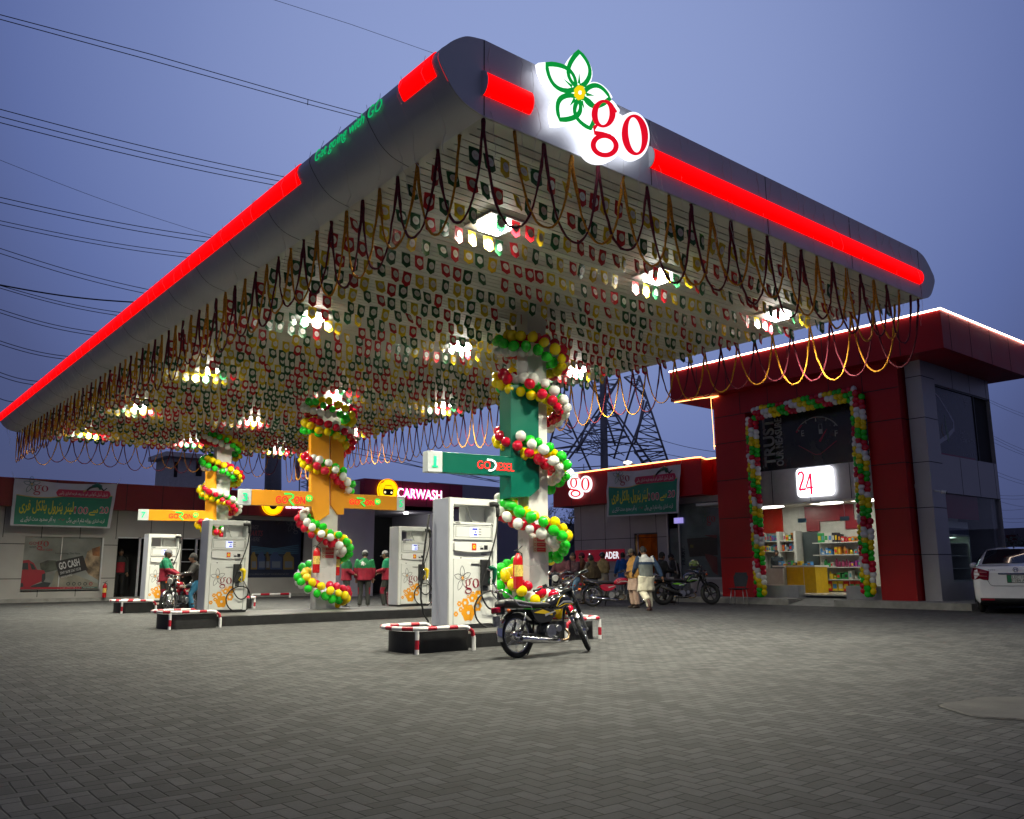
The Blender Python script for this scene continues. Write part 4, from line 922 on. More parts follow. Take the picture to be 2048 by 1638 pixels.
# ================================================================== PEOPLE
SKIN=mat('brown skin',(.22,.115,.07),.55,var=.1,vs=8)
def person(lbl,pos,face,P,W,s=1.07,hair='hair',feet=True):
    """P: joints in local metres (x right, y forward, z up) for a 1.72 m body; W: clothes"""
    t=thing('person',lbl,'person',pos,face,sc=s)
    J=dict(pel=(0,0,.93),chest=(0,0,1.28),neck=(0,0,1.46),head=(0,.02,1.60),shl=(-.19,0,1.40),shr=(.19,0,1.40),ell=(-.24,-.03,1.13),elr=(.24,-.03,1.13),hal=(-.25,.05,.88),har=(.25,.05,.88),hil=(-.10,0,.90),hir=(.10,0,.90),knl=(-.11,.02,.49),knr=(.11,.02,.49),anl=(-.12,-.02,.09),anr=(.12,-.02,.09))
    J.update(P); J={k:Vector(v) for k,v in J.items()}
    look=Vector(P.get('look',(0,1,0))).normalized(); side=look.cross(Vector((0,0,1))).normalized(); upv=side.cross(look)
    def loft(m,sec,n=18,mi=0):
        m.grid([[(c[0]+rx*math.cos(a)*ux[0]+ry*math.sin(a)*uy[0],c[1]+rx*math.cos(a)*ux[1]+ry*math.sin(a)*uy[1],c[2]+rx*math.cos(a)*ux[2]+ry*math.sin(a)*uy[2]) for a in [2*PI*k/n for k in range(n)]] for c,rx,ry,ux,uy in sec],mi,True,cv=True)
        for q in (sec[0],sec[-1]):
            c,rx,ry,ux,uy=q; m.face([(c[0]+rx*math.cos(a)*ux[0]+ry*math.sin(a)*uy[0],c[1]+rx*math.cos(a)*ux[1]+ry*math.sin(a)*uy[1],c[2]+rx*math.cos(a)*ux[2]+ry*math.sin(a)*uy[2]) for a in [2*PI*k/n for k in range(n)]],mi)
    def remesh(m,name,mats,vox=.016,sm=3,paint=None,disp=0):
        me=bpy.data.meshes.new('tmp'); bmesh.ops.recalc_face_normals(m.bm,faces=m.bm.faces[:]); m.bm.to_mesh(me); m.bm.free(); o=bpy.data.objects.new('tmp',me); COL.objects.link(o)
        r_=o.modifiers.new('r','REMESH'); r_.mode='VOXEL'; r_.voxel_size=vox; r_.use_smooth_shade=True
        k=o.modifiers.new('s','SMOOTH'); k.factor=.5; k.iterations=sm
        bpy.context.view_layer.update(); nm=bpy.data.meshes.new_from_object(o.evaluated_get(bpy.context.evaluated_depsgraph_get()))
        bpy.data.objects.remove(o); bpy.data.meshes.remove(me); nm.name=name; nm.materials.clear()
        for x in mats: nm.materials.append(x)
        if disp:
            for v in nm.vertices:
                q=v.co; f=noise.noise(Vector((q.x*9,q.y*9,q.z*4+len(lbl))))+.5*noise.noise(Vector((q.x*19,q.y*19,q.z*9))); v.co=q+v.normal*f*disp
        if paint:
            for f in nm.polygons: f.material_index=paint(f.center)
        for f in nm.polygons: f.use_smooth=True
        return nm
    def add(nm,name,par=t): o=bpy.data.objects.new(name,nm); COL.objects.link(o); o.parent=par; return o
    sx=(J['shr']-J['shl']).normalized(); hx=(J['hir']-J['hil']).normalized(); sp=(J['neck']-J['pel']).normalized()
    fx=sx.cross(sp)*-1; 
    # body
    m=MB(); H=J['head']
    m.grid([[tuple(H+upv*(.118*math.cos(u))+side*(.078*math.sin(u)*math.cos(a)*(1-.12*(math.cos(u)<0)))+look*(.095*math.sin(u)*math.sin(a)+(.012 if math.cos(u)<0 else 0))) for a in [2*PI*k/16 for k in range(16)]] for u in [PI*(i+.02)/10.04 for i in range(11)]],cv=True)
    m.ball(tuple(H+look*.05-upv*.075),.045,8); m.tube([tuple(H+look*.085+upv*.02),tuple(H+look*.115-upv*.018),tuple(H+look*.095-upv*.032)],[.010,.018,.012],8)
    for sd in (-1,1): m.ball(tuple(H+side*.08*sd-upv*.01),.022,8,sc=(.6,.8,1.2))
    m.tube([tuple(J['neck']-sp*.05),tuple(H-upv*.04-look*.01)],[.066,.055],12)
    q=J['pel'].lerp(J['chest'],.5)
    loft(m,[(tuple(J['pel']-sp*.08),.13,.10,hx,fx),(tuple(J['pel']),.165,.115,hx,fx),(tuple(q),.14,.10,hx,fx),(tuple(J['chest']),.17,.115,sx,fx),(tuple(J['neck']-sp*.06),.15,.08,sx,fx),(tuple(J['neck']),.06,.06,sx,fx)])
    for a in 'lr':
        m.tube([tuple(J['sh'+a]),tuple(J['sh'+a].lerp(J['el'+a],.5)),tuple(J['el'+a]),tuple(J['el'+a].lerp(J['ha'+a],.4)),tuple(J['ha'+a])],[.056,.05,.041,.039,.026],10)
        m.tube([tuple(J['hi'+a]),tuple(J['hi'+a].lerp(J['kn'+a],.5)),tuple(J['kn'+a]),tuple(J['kn'+a].lerp(J['an'+a],.35)),tuple(J['an'+a])],[.09,.078,.056,.055,.036],12)
        d=(J['ha'+a]-J['el'+a]).normalized(); m.tube([tuple(J['ha'+a]),tuple(J['ha'+a]+d*.05),tuple(J['ha'+a]+d*.09)],[.027,.036,.033],8)
    nm=remesh(m,'body',[SKIN],.018,2)
    # fingers and thumb rooted in the palms
    m=MB()
    for a,sd in (('l',-1),('r',1)):
        d=(J['ha'+a]-J['el'+a]).normalized(); pl=d.cross(Vector((0,0,1))); pl=pl.normalized() if pl.length>.1 else Vector((1,0,0)); pn=pl.cross(d); b=J['ha'+a]+d*.085
        for k,l_ in enumerate((.066,.075,.07,.055)):
            o_=b+pl*(.028-.0185*k); m.tube([tuple(o_-d*.02),tuple(o_+d*l_*.45),tuple(o_+d*l_*.8-pn*.012),tuple(o_+d*l_-pn*.03)],[.010,.0095,.009,.007],6)
        o_=J['ha'+a]+d*.03+pl*.03; m.tube([tuple(o_),tuple(o_+pl*.03+d*.025),tuple(o_+pl*.036+d*.055-pn*.01)],[.012,.011,.008],6)
    bm=bmesh.new(); bm.from_mesh(nm); tm=bpy.data.meshes.new('f'); m.bm.to_mesh(tm); m.bm.free(); bm.from_mesh(tm); bm.to_mesh(nm); bm.free(); bpy.data.meshes.remove(tm)
    add(nm,'body')
    m=MB()
    for sd in (-1,1):
        m.ball(tuple(H+look*.083+side*.032*sd+upv*.012),.011,8,0); m.ball(tuple(H+look*.090+side*.033*sd+upv*.012),.006,6,1)
        m.tube([tuple(H+look*.09+side*.018*sd+upv*.035),tuple(H+look*.082+side*.05*sd+upv*.034)],.005,5,1)
    m.tube([tuple(H+look*.093-side*.025-upv*.052),tuple(H+look*.102-upv*.05),tuple(H+look*.093+side*.025-upv*.052)],.006,6,2)
    m.build('face_features',[mat('eye white',(.5,.48,.45),.3,var=0),mat('dark brow',(.015,.01,.008),.8,var=0),mat('lips',(.22,.08,.06),.5,var=0)],t,world=False)
    # hair or headgear
    hm=W.get('hair',(.012,.01,.009)); m=MB()
    m.grid([[tuple(H-look*.008+upv*(.128*math.cos(u)+.004)+side*(.088*math.sin(u)*math.cos(a))+look*(.102*math.sin(u)*math.sin(a))) for a in [2*PI*k/18 for k in range(18)]] for u in [PI*i/16 for i in range(8)]],cv=True)
    rows=[[tuple(H-look*.012+upv*(.128*math.cos(u)+.004)+side*(.09*math.sin(u)*math.cos(a))+look*(.104*math.sin(u)*math.sin(a))) for a in [PI+PI*k/12 for k in range(13)]] for u in [PI*(7+i*.8)/16 for i in range(6)]]
    m.grid(rows)
    if W.get('beard'): m.grid([[tuple(H+upv*(.112*math.cos(u))+side*(.083*math.sin(u)*math.cos(a))+look*(.104*math.sin(u)*math.sin(a)+.012)) for a in [PI*.12+PI*.76*k/12 for k in range(13)]] for u in [PI*(.60+.05*i) for i in range(7)]])
    hat=W.get('hat')
    m.build('hair',mat('hair',(.012,.01,.009),.7,var=.2,bump=.4,bs=120),t,world=False)
    if hat:
        kind,c=hat; m=MB(); k_=1.08 if kind!='helmet' else 1.42; top=.135 if kind!='helmet' else .15
        umax=9 if kind in('beanie','helmet') else 7.6
        m.grid([[tuple(H-look*.006+upv*(top*math.cos(u)+.008)+side*(.09*k_*math.sin(u)*math.cos(a))+look*(.106*(k_*.97)*math.sin(u)*math.sin(a))) for a in [2*PI*k/20 for k in range(20)]] for u in [PI*umax/9*i/16 for i in range(9)]],cv=True)
        if kind=='cap':
            m.grid([[tuple(H+upv*(.028+.012*math.cos(a*1)*0-.02*v)+side*(.085*math.sin(a)*(1-.15*v))+look*(.085+.095*v*math.cos(a)+.01)) for a in [-PI*.42+PI*.84*k/10 for k in range(11)]] for v in (0,.5,1)])
        if kind=='beanie': m.torus((0,0,0),.001,.001,n=4,m=3)
        m.build('headwear',mat('hat %.2f%.2f%.2f'%c,c,.85 if kind!='helmet' else .25,var=.15),t,world=False)
    # trousers
    tc_=W.get('legs'); 
    if tc_:
        wd_=W.get('legw',1.0); m=MB(); 
        loft(m,[(tuple(J['pel']-sp*.12),.14,.12,hx,fx),(tuple(J['pel']),.175,.13,hx,fx),(tuple(J['pel']+sp*.08),.165,.125,hx,fx)])
        for a in 'lr': m.tube([tuple(J['hi'+a]-(J['kn'+a]-J['hi'+a]).normalized()*.02),tuple(J['hi'+a].lerp(J['kn'+a],.5)),tuple(J['kn'+a]),tuple(J['kn'+a].lerp(J['an'+a],.5)),tuple(J['an'+a]-(J['an'+a]-J['kn'+a]).normalized()*.015)],[.108*wd_,.094*wd_,.078*wd_,.074*wd_,.064*wd_],12)
        kp=W.get('kneepatch'); mats=[mat('cloth %.2f %.2f %.2f'%tc_,tc_,.9,var=.12,vs=12,bump=.25,bs=70)]
        if kp: mats.append(mat('cloth %.2f %.2f %.2f'%kp,kp,.9,var=.1))
        pf_=(lambda c:1 if (.42<c.z<.62 and abs(c.x)>.15) else 0) if kp else None
        add(remesh(m,'trousers',mats,.018,2,pf_,disp=.007),'trousers')
    # jacket / kameez / shawl
    j=W.get('top')
    if j:
        m=MB(); k_=W.get('topw',1.0); ln=W.get('len',.06); fl=W.get('flare',1.0)
        low=J['pel']-Vector((0,0,1))*ln
        loft(m,[(tuple(low),.19*k_*fl,.145*k_*fl,hx,fx),(tuple(J['pel']+sp*.02),.185*k_,.14*k_,hx,fx),(tuple(q),.185*k_,.14*k_,hx,fx),(tuple(J['chest']),.205*k_,.15*k_,sx,fx),(tuple(J['neck']-sp*.075),.185*k_,.11*k_,sx,fx),(tuple(J['neck']-sp*.015),.09,.085,sx,fx),(tuple(J['neck']+sp*.03),.078,.08,sx,fx)])
        for a in 'lr':
            if 'sleeve' in W and not W['sleeve']: break
            m.tube([tuple(J['sh'+a]*.9+J['neck']*.1-sp*0),tuple(J['sh'+a]),tuple(J['sh'+a].lerp(J['el'+a],.5)),tuple(J['el'+a]),tuple(J['el'+a].lerp(J['ha'+a],.5)),tuple(J['ha'+a])],[.06*k_,.078*k_,.07*k_,.062*k_,.057*k_,.047*k_],12)
        mats=[mat('cloth %.2f %.2f %.2f'%c,c,.85,var=.12,vs=10,bump=.3,bs=60) for c in (j if isinstance(j[0],tuple) else (j,))]
        add(remesh(m,'jacket' if ln<.3 else 'long_shirt',mats,.017,2,W.get('paint'),disp=W.get('fold',.008)),'jacket' if ln<.3 else 'long_shirt')
    k=W.get('kameez')
    if k:
        m=MB(); low=J['pel']-Vector((0,0,1))*.44+ (J['knl']+J['knr'])*.0
        mid=(J['knl']+J['knr'])/2; low=Vector((mid.x*.6,mid.y*.6,J['pel'].z-.42))
        loft(m,[(tuple(low),.255,.19,hx,fx),(tuple(J['pel'].lerp(low,.5)),.22,.165,hx,fx),(tuple(J['pel']+sp*.05),.18,.14,hx,fx)],24)
        add(remesh(m,'tunic',[mat('cloth %.2f %.2f %.2f'%k,k,.9,var=.1,vs=10,bump=.3,bs=60)],.017,2,disp=.016),'tunic')
    sh=W.get('shawl')
    if sh:
        c,lo,wdt=sh; m=MB(); b=J['pel'].copy(); b.z=lo
        loft(m,[(tuple(b),wdt,.19,sx,fx),(tuple(b.lerp(J['chest'],.5)),wdt*1.02,.20,sx,fx),(tuple(J['chest']),.235,.18,sx,fx),(tuple(J['neck']-sp*.09),.215,.13,sx,fx),(tuple(J['neck']-sp*.0),.11,.10,sx,fx),(tuple(J['neck']+sp*.05),.085,.09,sx,fx)],24)
        add(remesh(m,'shawl',[mat('cloth %.2f %.2f %.2f'%c,c,.92,var=.18,vs=9,bump=.4,bs=50)],.018,2,disp=.02),'shawl')
    m=MB(); sc_=W.get('shoe',(.03,.018,.012))
    for a in 'lr':
        an=J['an'+a]; d=(J['kn'+a]-an).normalized(); f=Vector(W.get('toe'+a,(0,1,0))); f=(f).normalized()
        m.tube([tuple(an-f*.07-Vector((0,0,.045)) if 'toe'+a not in W else tuple(an-f*.05-d*.05)),tuple(an-(Vector((0,0,1)) if 'toe'+a not in W else d)*.045+f*.0),tuple(an-(Vector((0,0,1)) if 'toe'+a not in W else d)*.055+f*.10),tuple(an-(Vector((0,0,1)) if 'toe'+a not in W else d)*.065+f*.17)],[.036,.048,.042,.022],10)
    m.build('shoes',mat('shoe %.2f%.2f'%sc_[:2],sc_,.5,var=.1),t,world=False)
    return t
def ang(v): return math.atan2(-v.x,v.y)      # rotation that turns local +y towards v
FWD=_F; RGT=_R
AT=((.0,.19,.10),(.38,.006,.03)); ATB=(.028,.03,.028)
def at_paint(zs=1.20): return lambda c:0 if c.z>zs+0*c.x else 1
def uni(extra=None,**k):
    w=dict(top=((.0,.12,.035),(.22,.003,.02)),paint=lambda c:0 if c.z>1.19 else 1,legs=ATB,kneepatch=(.2,.003,.02),topw=1.12,len=.10,flare=1.05,hat=('cap',(.16,.16,.17)),shoe=(.02,.02,.02)); w.update(k); return w
g_=px(325,1223,2,0)
person('attendant in green and red jacket and grey cap filling the old motorcycle',g_,ang(RGT+FWD*.15),dict(ell=(-.23,.10,1.15),elr=(.23,.10,1.15),hal=(-.10,.36,1.02),har=(.12,.36,1.02),look=(0,1,-.25),head=(0,.05,1.59)),uni(top=((.0,.15,.07),(.22,.003,.02))))
g_=px(378,1224,2,0)
person('rider in black jacket, beanie and blue jeans astride the old motorcycle',(g_.x+.25,g_.y+.2,0),ang(-RGT-FWD*.5),dict(pel=(0,-.05,.82),chest=(0,.05,1.15),neck=(0,.1,1.33),head=(0,.14,1.47),shl=(-.19,.08,1.27),shr=(.19,.08,1.27),ell=(-.27,.2,1.05),elr=(.27,.2,1.05),hal=(-.22,.45,1.0),har=(.22,.45,1.0),hil=(-.11,-.02,.80),hir=(.11,-.02,.80),knl=(-.19,.2,.46),knr=(.19,.2,.46),anl=(-.22,.1,.09),anr=(.22,.1,.09)),dict(top=(.018,.016,.015),topw=1.1,legs=(.03,.16,.28),hat=('beanie',(.012,.012,.012)),shoe=(.10,.07,.05)))
def on_island2(x): return px(x,1214,2,0)
person('attendant seen from the side behind the middle column balloons',px(691,1217,2,0),ang(RGT*1.0+FWD*.25),dict(ell=(-.23,.02,1.13),elr=(.23,.02,1.13),hal=(-.2,.22,1.02),har=(.2,.22,1.02)),uni(),1.05)
person('attendant with back to us, white emblem on green jacket, between two colleagues',px(727,1217,2,0),ang(FWD-RGT*.1),dict(ell=(-.27,-.0,1.12),elr=(.27,0,1.12),hal=(-.25,.06,.90),har=(.25,.06,.90),look=(.1,1,-.3),head=(0,.05,1.59)),uni(topw=1.2),1.06)
# emblem on his back
e_=px(727,1217,2,0); bk=e_-FWD*.235; m=MB(Fr((bk.x,bk.y,0),RGT,-FWD)); emblem(m,-.085,1.33,.16,0,0,0,.01,lw=.08); 
m.ring((-.03,1.42),(.045,.04),(.012,.01),.012,9,0); tag(m.build('jacket_badge',mat('badge white',(.7,.7,.68),.7,var=0)),'white emblem patch on the back of the middle attendant','badge')
person('attendant in grey cap facing left beside the right pump of the middle island',px(773,1216,2,0),ang(-RGT*1.0+FWD*.1),dict(ell=(-.23,.06,1.14),elr=(.23,.06,1.14),hal=(-.2,.27,1.08),har=(.2,.27,1.05),look=(0,1,-.3),head=(0,.07,1.58),knl=(-.11,.12,.5),anl=(-.12,.05,.09)),uni(top=((.0,.17,.08),(.22,.003,.02))),1.06)
# seated hooded man behind the near pump
g_=px(1012,1200,2,0)
person('man with brown hood sitting on a maroon chair behind the near pump',g_,ang(-RGT-FWD*.2),dict(pel=(0,0,.55),chest=(0,.08,.92),neck=(0,.12,1.10),head=(0,.15,1.25),shl=(-.19,.1,1.04),shr=(.19,.1,1.04),ell=(-.23,.12,.80),elr=(.23,.12,.80),hal=(-.12,.3,.72),har=(.12,.3,.72),hil=(-.1,.05,.53),hir=(.1,.05,.53),knl=(-.12,.45,.50),knr=(.12,.45,.50),anl=(-.12,.42,.09),anr=(.12,.42,.09)),dict(top=(.03,.03,.05),legs=(.03,.03,.035),hat=('beanie',(.06,.035,.02)),topw=1.1),1.1)
def plastic_chair(lbl,x,y,rz,col,s=1,legs=ALU,group=None):
    t=thing('chair',lbl,'chair',(x,y,0),rz,group,sc=s)
    m=MB(); rows=[[(-.22+.44*k/8,-.20+.42*i/6,.445-.018*math.sin(PI*k/8)*math.sin(PI*i/6)) for k in range(9)] for i in range(7)]
    m.grid(rows); m.grid([[(x_,y_,z_-.022) for x_,y_,z_ in r_] for r_ in rows]); 
    e=[r_[0] for r_ in rows]+rows[-1][1:]+[r_[-1] for r_ in rows[::-1]][1:]+rows[0][::-1][1:]
    m.tube(e,.012,6,closed=True); m.build('seat',col,t,world=False)
    m=MB(); m.grid([[((-.17-.05*math.sin(PI*.5*i/7))*(1-2*k/8)*(1 if i<6 else .8),-.20-.10*i/7-.03*math.cos(PI*(k-4)/8)+.03,.50+.40*i/7) for k in range(9)] for i in range(8)])
    m.grid([[((-.17-.05*math.sin(PI*.5*i/7))*(1-2*k/8)*(1 if i<6 else .8),-.215-.10*i/7-.03*math.cos(PI*(k-4)/8)+.03,.50+.40*i/7) for k in range(9)] for i in range(8)])
    for sd in (-1,1): m.tube([(sd*.14,-.16,.43),(sd*.14,-.20,.52)],.014,6)
    m.build('backrest',col,t,world=False)
    for sx_ in (-1,1):
        for sy_ in (-1,1):
            m=MB(); m.tube([(.16*sx_,.15*sy_,.43),(.21*sx_,.22*sy_,.01)],.011,8,0); m.cyl((.21*sx_,.22*sy_,.012),.017,.024,2,10,1); m.build('leg',[legs,BLACKP],t,world=False)
    return t
p=px(1479,1209,2,0); plastic_chair('dark grey plastic chair with metal legs by the red shop pillar',p.x,p.y,ang(-RGT*.55-FWD*.85),mat('charcoal plastic',(.022,.026,.036),.6,spec=.25),1.18)
MCH=mat('maroon chair plastic',(.13,.012,.025),.4)
g_=px(1012,1200,2,0); plastic_chair('maroon chair under the hooded man behind the near pump',g_.x,g_.y,ang(-RGT-FWD*.2),MCH,1.2,MCH); g2=px(1000,1212,2,0); plastic_chair('empty maroon chair in front of the hooded man',g2.x,g2.y,ang(FWD+RGT*.3),MCH,1.25,MCH)
# group by the tyre shop wall
def P_(x,y): return px(x,y,2,0)
SEAT=dict(pel=(0,0,.80),chest=(0,.04,1.15),neck=(0,.07,1.33),head=(0,.1,1.47),shl=(-.19,.06,1.27),shr=(.19,.06,1.27),ell=(-.25,.15,1.03),elr=(.25,.15,1.03),hal=(-.2,.38,.98),har=(.2,.38,.98),hil=(-.11,.02,.78),hir=(.11,.02,.78),knl=(-.2,.32,.48),knr=(.2,.32,.48),anl=(-.22,.25,.09),anr=(.22,.25,.09))
person('man in maroon beanie and rust brown coat facing left near the balloons',P_(1166,1204),ang(-RGT+FWD*.1),dict(ell=(-.22,.08,1.12),elr=(.22,.08,1.12),hal=(-.1,.25,1.0),har=(.1,.25,1.0)),dict(top=(.085,.03,.012),topw=1.15,len=.35,flare=1.2,legs=(.05,.045,.04),hat=('beanie',(.10,.008,.03)),beard=1),1.05)
person('man hunched under an olive brown shawl sitting on the red motorcycle',P_(1188,1208),ang(-RGT*.6+FWD*.5),dict(SEAT,pel=(0,0,.83),head=(0,.1,1.42),neck=(0,.06,1.30)),dict(top=(.06,.05,.04),legs=(.06,.055,.05),shawl=((.085,.06,.03),.78,.36)),1.1)
person('man in beige shawl and black cap standing with his back to us',P_(1207,1200),ang(FWD+RGT*.1),dict(hal=(-.1,.2,1.05),har=(.1,.2,1.05),ell=(-.24,.06,1.12),elr=(.24,.06,1.12)),dict(kameez=(.30,.27,.22),legs=(.28,.25,.21),legw=1.2,shawl=((.36,.27,.12),.98,.24),hat=('helmet',(.02,.022,.025))),1.07)
person('rider in maroon jacket and olive trousers on the motorcycle behind the column',P_(1128,1214),ang(-RGT*.5-FWD*.8),SEAT,dict(top=(.06,.012,.02),legs=(.10,.085,.045),hat=('beanie',(.02,.015,.015)),topw=1.1),1.12)
person('pillion passenger in light blue jeans behind the maroon jacket rider',P_(1152,1210),ang(-RGT*.7-FWD*.5),SEAT,dict(top=(.05,.02,.03),legs=(.12,.22,.34),topw=1.05),1.1)
person('man in bright blue jacket with his back turned beside the board',P_(1248,1198),ang(-RGT*.5+FWD*.9),dict(ell=(-.27,.05,1.13),hal=(-.22,.2,.95),elr=(.27,.05,1.13),har=(.2,.2,.95)),dict(top=(.008,.10,.38),topw=1.18,len=.14,legs=(.16,.18,.20)),1.09)
person('dark haired man half hidden behind the orange shawl man',P_(1283,1197),ang(FWD),{},dict(top=(.02,.02,.022),legs=(.03,.03,.03)),1.10)
t=person('man in flat cap, orange brown shawl and pink shalwar looking down to the left',P_(1270,1216),ang(-RGT*.9-FWD*.35),dict(hal=(-.06,.2,1.05),har=(.06,.2,1.0),ell=(-.22,.05,1.12),elr=(.22,.05,1.12),look=(0,1,-.45),head=(0,.07,1.58)),dict(kameez=(.52,.36,.28),legs=(.50,.34,.26),legw=1.25,shawl=((.52,.27,.07),.86,.25),hat=('cap',(.12,.10,.075)),beard=1),1.06)
person('man walking away in grey vest with white yoke and cream shalwar kameez',P_(1295,1222),ang(FWD*.95-RGT*.35),dict(pel=(0,0,.93),chest=(.0,.05,1.28),neck=(0,.08,1.45),head=(-.01,.12,1.58),look=(0,1,-.5),shl=(-.2,.05,1.39),shr=(.2,.05,1.39),ell=(-.27,.12,1.14),hal=(-.22,.30,1.0),elr=(.31,-.08,1.15),har=(.40,-.12,.90),knl=(-.10,.05,.50),anl=(-.13,-.30,.28),knr=(.10,.10,.49),anr=(.12,.08,.09)),
  dict(top=((.55,.56,.55),(.02,.045,.10),(.13,.145,.14)),paint=lambda c:(1 if abs(c.x)>.215 or (1.22<c.z<1.29) else (0 if c.z>1.29 else 2)),topw=1.08,len=.05,kameez=(.62,.58,.45),legs=(.62,.58,.45),legw=1.35,shoe=(.06,.025,.02),toel=(0,-.25,-1)),1.08)
person('man in black hooded jacket sitting on the black motorcycle',P_(1322,1206),ang(RGT*.8+FWD*.3),dict(SEAT,pel=(0,0,.86)),dict(top=(.010,.010,.012),legs=(.012,.012,.014),topw=1.2,hat=('beanie',(.008,.008,.01))),1.12)
person('man in black track jacket with white stripe reading a paper by the window',P_(1356,1200),ang(-RGT+FWD*.05),dict(chest=(0,.08,1.27),neck=(0,.14,1.43),head=(0,.2,1.54),look=(0,1,-.8),shl=(-.19,.10,1.38),shr=(.19,.10,1.38),ell=(-.22,.08,1.12),elr=(.22,.08,1.12),hal=(-.08,.3,1.02),har=(.1,.3,1.02)),dict(top=((.012,.013,.018),(.35,.35,.36)),paint=lambda c:1 if (-.02<c.y-.10*(c.z-1.0)*1.6<.03 and c.x<-.17) else 0,legs=(.015,.015,.018)),1.07)
m=MB(); a=px(1340,1134,2,1.12); a=P_(1342,1200)+Vector((0,0,1.18)); m.fr=Fr(tuple(a),RGT,-FWD,v=(.1,.1,1)); m.box(-.07,.07,-.045,.045,-.004,.0); m.fr=None; tag(m.build('paper_sheet',mat('paper',(.62,.64,.75),.6,var=0)),'folded white paper in the hand of the track jacket man','paper')

# ================================================================== URDU LETTERING (presentation forms, drawn left to right)
AR={'ا':'\ufe8d\ufe8e','آ':'\ufe81\ufe82','ب':'\ufe8f\ufe90\ufe91\ufe92','پ':'\ufb56\ufb57\ufb58\ufb59','ت':'\ufe95\ufe96\ufe97\ufe98','ٹ':'\ufb66\ufb67\ufb68\ufb69','ج':'\ufe9d\ufe9e\ufe9f\ufea0','ح':'\ufea1\ufea2\ufea3\ufea4','د':'\ufea9\ufeaa','ڈ':'\ufb88\ufb89','ذ':'\ufeab\ufeac','ر':'\ufead\ufeae','ز':'\ufeaf\ufeb0','س':'\ufeb1\ufeb2\ufeb3\ufeb4','ش':'\ufeb5\ufeb6\ufeb7\ufeb8','ع':'\ufec9\ufeca\ufecb\ufecc','ف':'\ufed1\ufed2\ufed3\ufed4','ق':'\ufed5\ufed6\ufed7\ufed8','ک':'\ufb8e\ufb8f\ufb90\ufb91','گ':'\ufb92\ufb93\ufb94\ufb95','ل':'\ufedd\ufede\ufedf\ufee0','م':'\ufee1\ufee2\ufee3\ufee4','ن':'\ufee5\ufee6\ufee7\ufee8','ں':'\ufb9e\ufb9f','و':'\ufeed\ufeee','ہ':'\ufba6\ufba7\ufba8\ufba9','ی':'\ufbfc\ufbfd\ufbfe\ufbff','ئ':'\ufe89\ufe8a\ufe8b\ufe8c','ے':'\ufbae\ufbaf'}
def shape_ur(s):
    out=[]
    for w in s.split(' '):
        o=''
        for i,c in enumerate(w):
            if c not in AR: o+=c; continue
            f=AR[c]; prev=i>0 and w[i-1] in AR and len(AR[w[i-1]])==4; nxt=i<len(w)-1 and w[i+1] in AR and len(f)==4
            o+=f[3] if (prev and nxt) else f[1] if prev else f[2] if nxt else f[0]
        out.append(o if w.isdigit() else o[::-1])
    return ' '.join(out[::-1])

# ================================================================== SHOP TOWER
SXF,SX=25.457,26.0
fs_=FX(SX); fo=FX(SXF)
shop=thing('shop_building','two storey red and grey station shop with glowing roof edge','building',(28.5,16,0))
def zof(x,y,X=SX): return px(x,y,0,X).z
def Yof(x,y,X=SX): return px(x,y,0,X).y
ZT_,ZB_=8.81,7.63; XE=31.9; YN,YFAR=10.78,21.27
m=MB(); m.box(SXF,XE,YN,YFAR,ZB_,ZT_,0)
for k in range(1,8): 
    yy=YN+(YFAR-YN)*k/8; m.box(SXF-.003,SXF+.002,yy-.012,yy+.012,ZB_+.003,ZT_-.003,1)
for xx in (26.0,27.4,28.9,30.4): m.box(xx-.012,xx+.012,YN-.003,YN+.002,ZB_+.003,ZT_-.003,1)
m.build('roof',[REDACP,DARK],shop)
LEDW=glow('led rope light',(1,.78,.60),9); LEDO=glow('led rope orange',(1,.42,.12),6)
m=MB(); m.tube([(SXF-.03,YFAR,ZT_+.02),(SXF-.03,YN-.03,ZT_+.02),(XE,YN-.03,ZT_+.02)],.028,6)
a=px(1372,802,0,SXF+.3); m.mi=1
m.tube([(SXF+.1,YFAR-.1,ZB_-.03),(SXF+.15,YFAR-1.2,ZB_-.05),(SXF+.5,YFAR-1.9,ZB_-.02),(SX-.03,19.74,ZB_-.05)],.016,6); m.tube([(SX-.03,19.74,ZB_-.05),(SX-.02,19.70,6.2),(SX-.02,19.70,5.62)],.007,6)
m.build('rope_light',[LEDW,LEDO],shop)
# grey body as thin walls round a real room; the glazed mouth is left open
yL0,yL1=Yof(1436,1000),Yof(1508,1150); yR0,yR1=Yof(1756,1100),12.51; YS=11.95; XB=31.4; YL=19.66
zt_open=px(1700,790,0,SX).z
m=MB()
m.box(26.7,XB,YS,YS+.25,0,ZB_,2)
m.bm.free(); m=MB()
fsd=FY(YS)                                            # side wall frame: a=x, b=z
wx0,wx1=fsd.px(1869,770)[0],fsd.px(1979,800)[0]; wz1,wz0=fsd.px(1869,766)[1]-.02,fsd.px(1880.5,908)[1]
lx0,lx1=fsd.px(1890,990)[0],fsd.px(1987,1000)[0]; lz1=fsd.px(1889,985)[1]; lz0=.75
GX=26.62
# side wall pieces around two openings
m.box(GX,wx0,YS,YS+.25,.0,ZB_,0); m.box(wx1,XB,YS,YS+.25,.0,ZB_,0)
m.box(wx0,wx1,YS,YS+.25,wz1,ZB_,0); m.box(wx0,wx1,YS,YS+.25,lz1,wz0,0); m.box(wx0,wx1,YS,YS+.25,.0,lz0,0)
m.box(wx0,lx0,YS+.002,YS+.25,lz0,lz1,0)
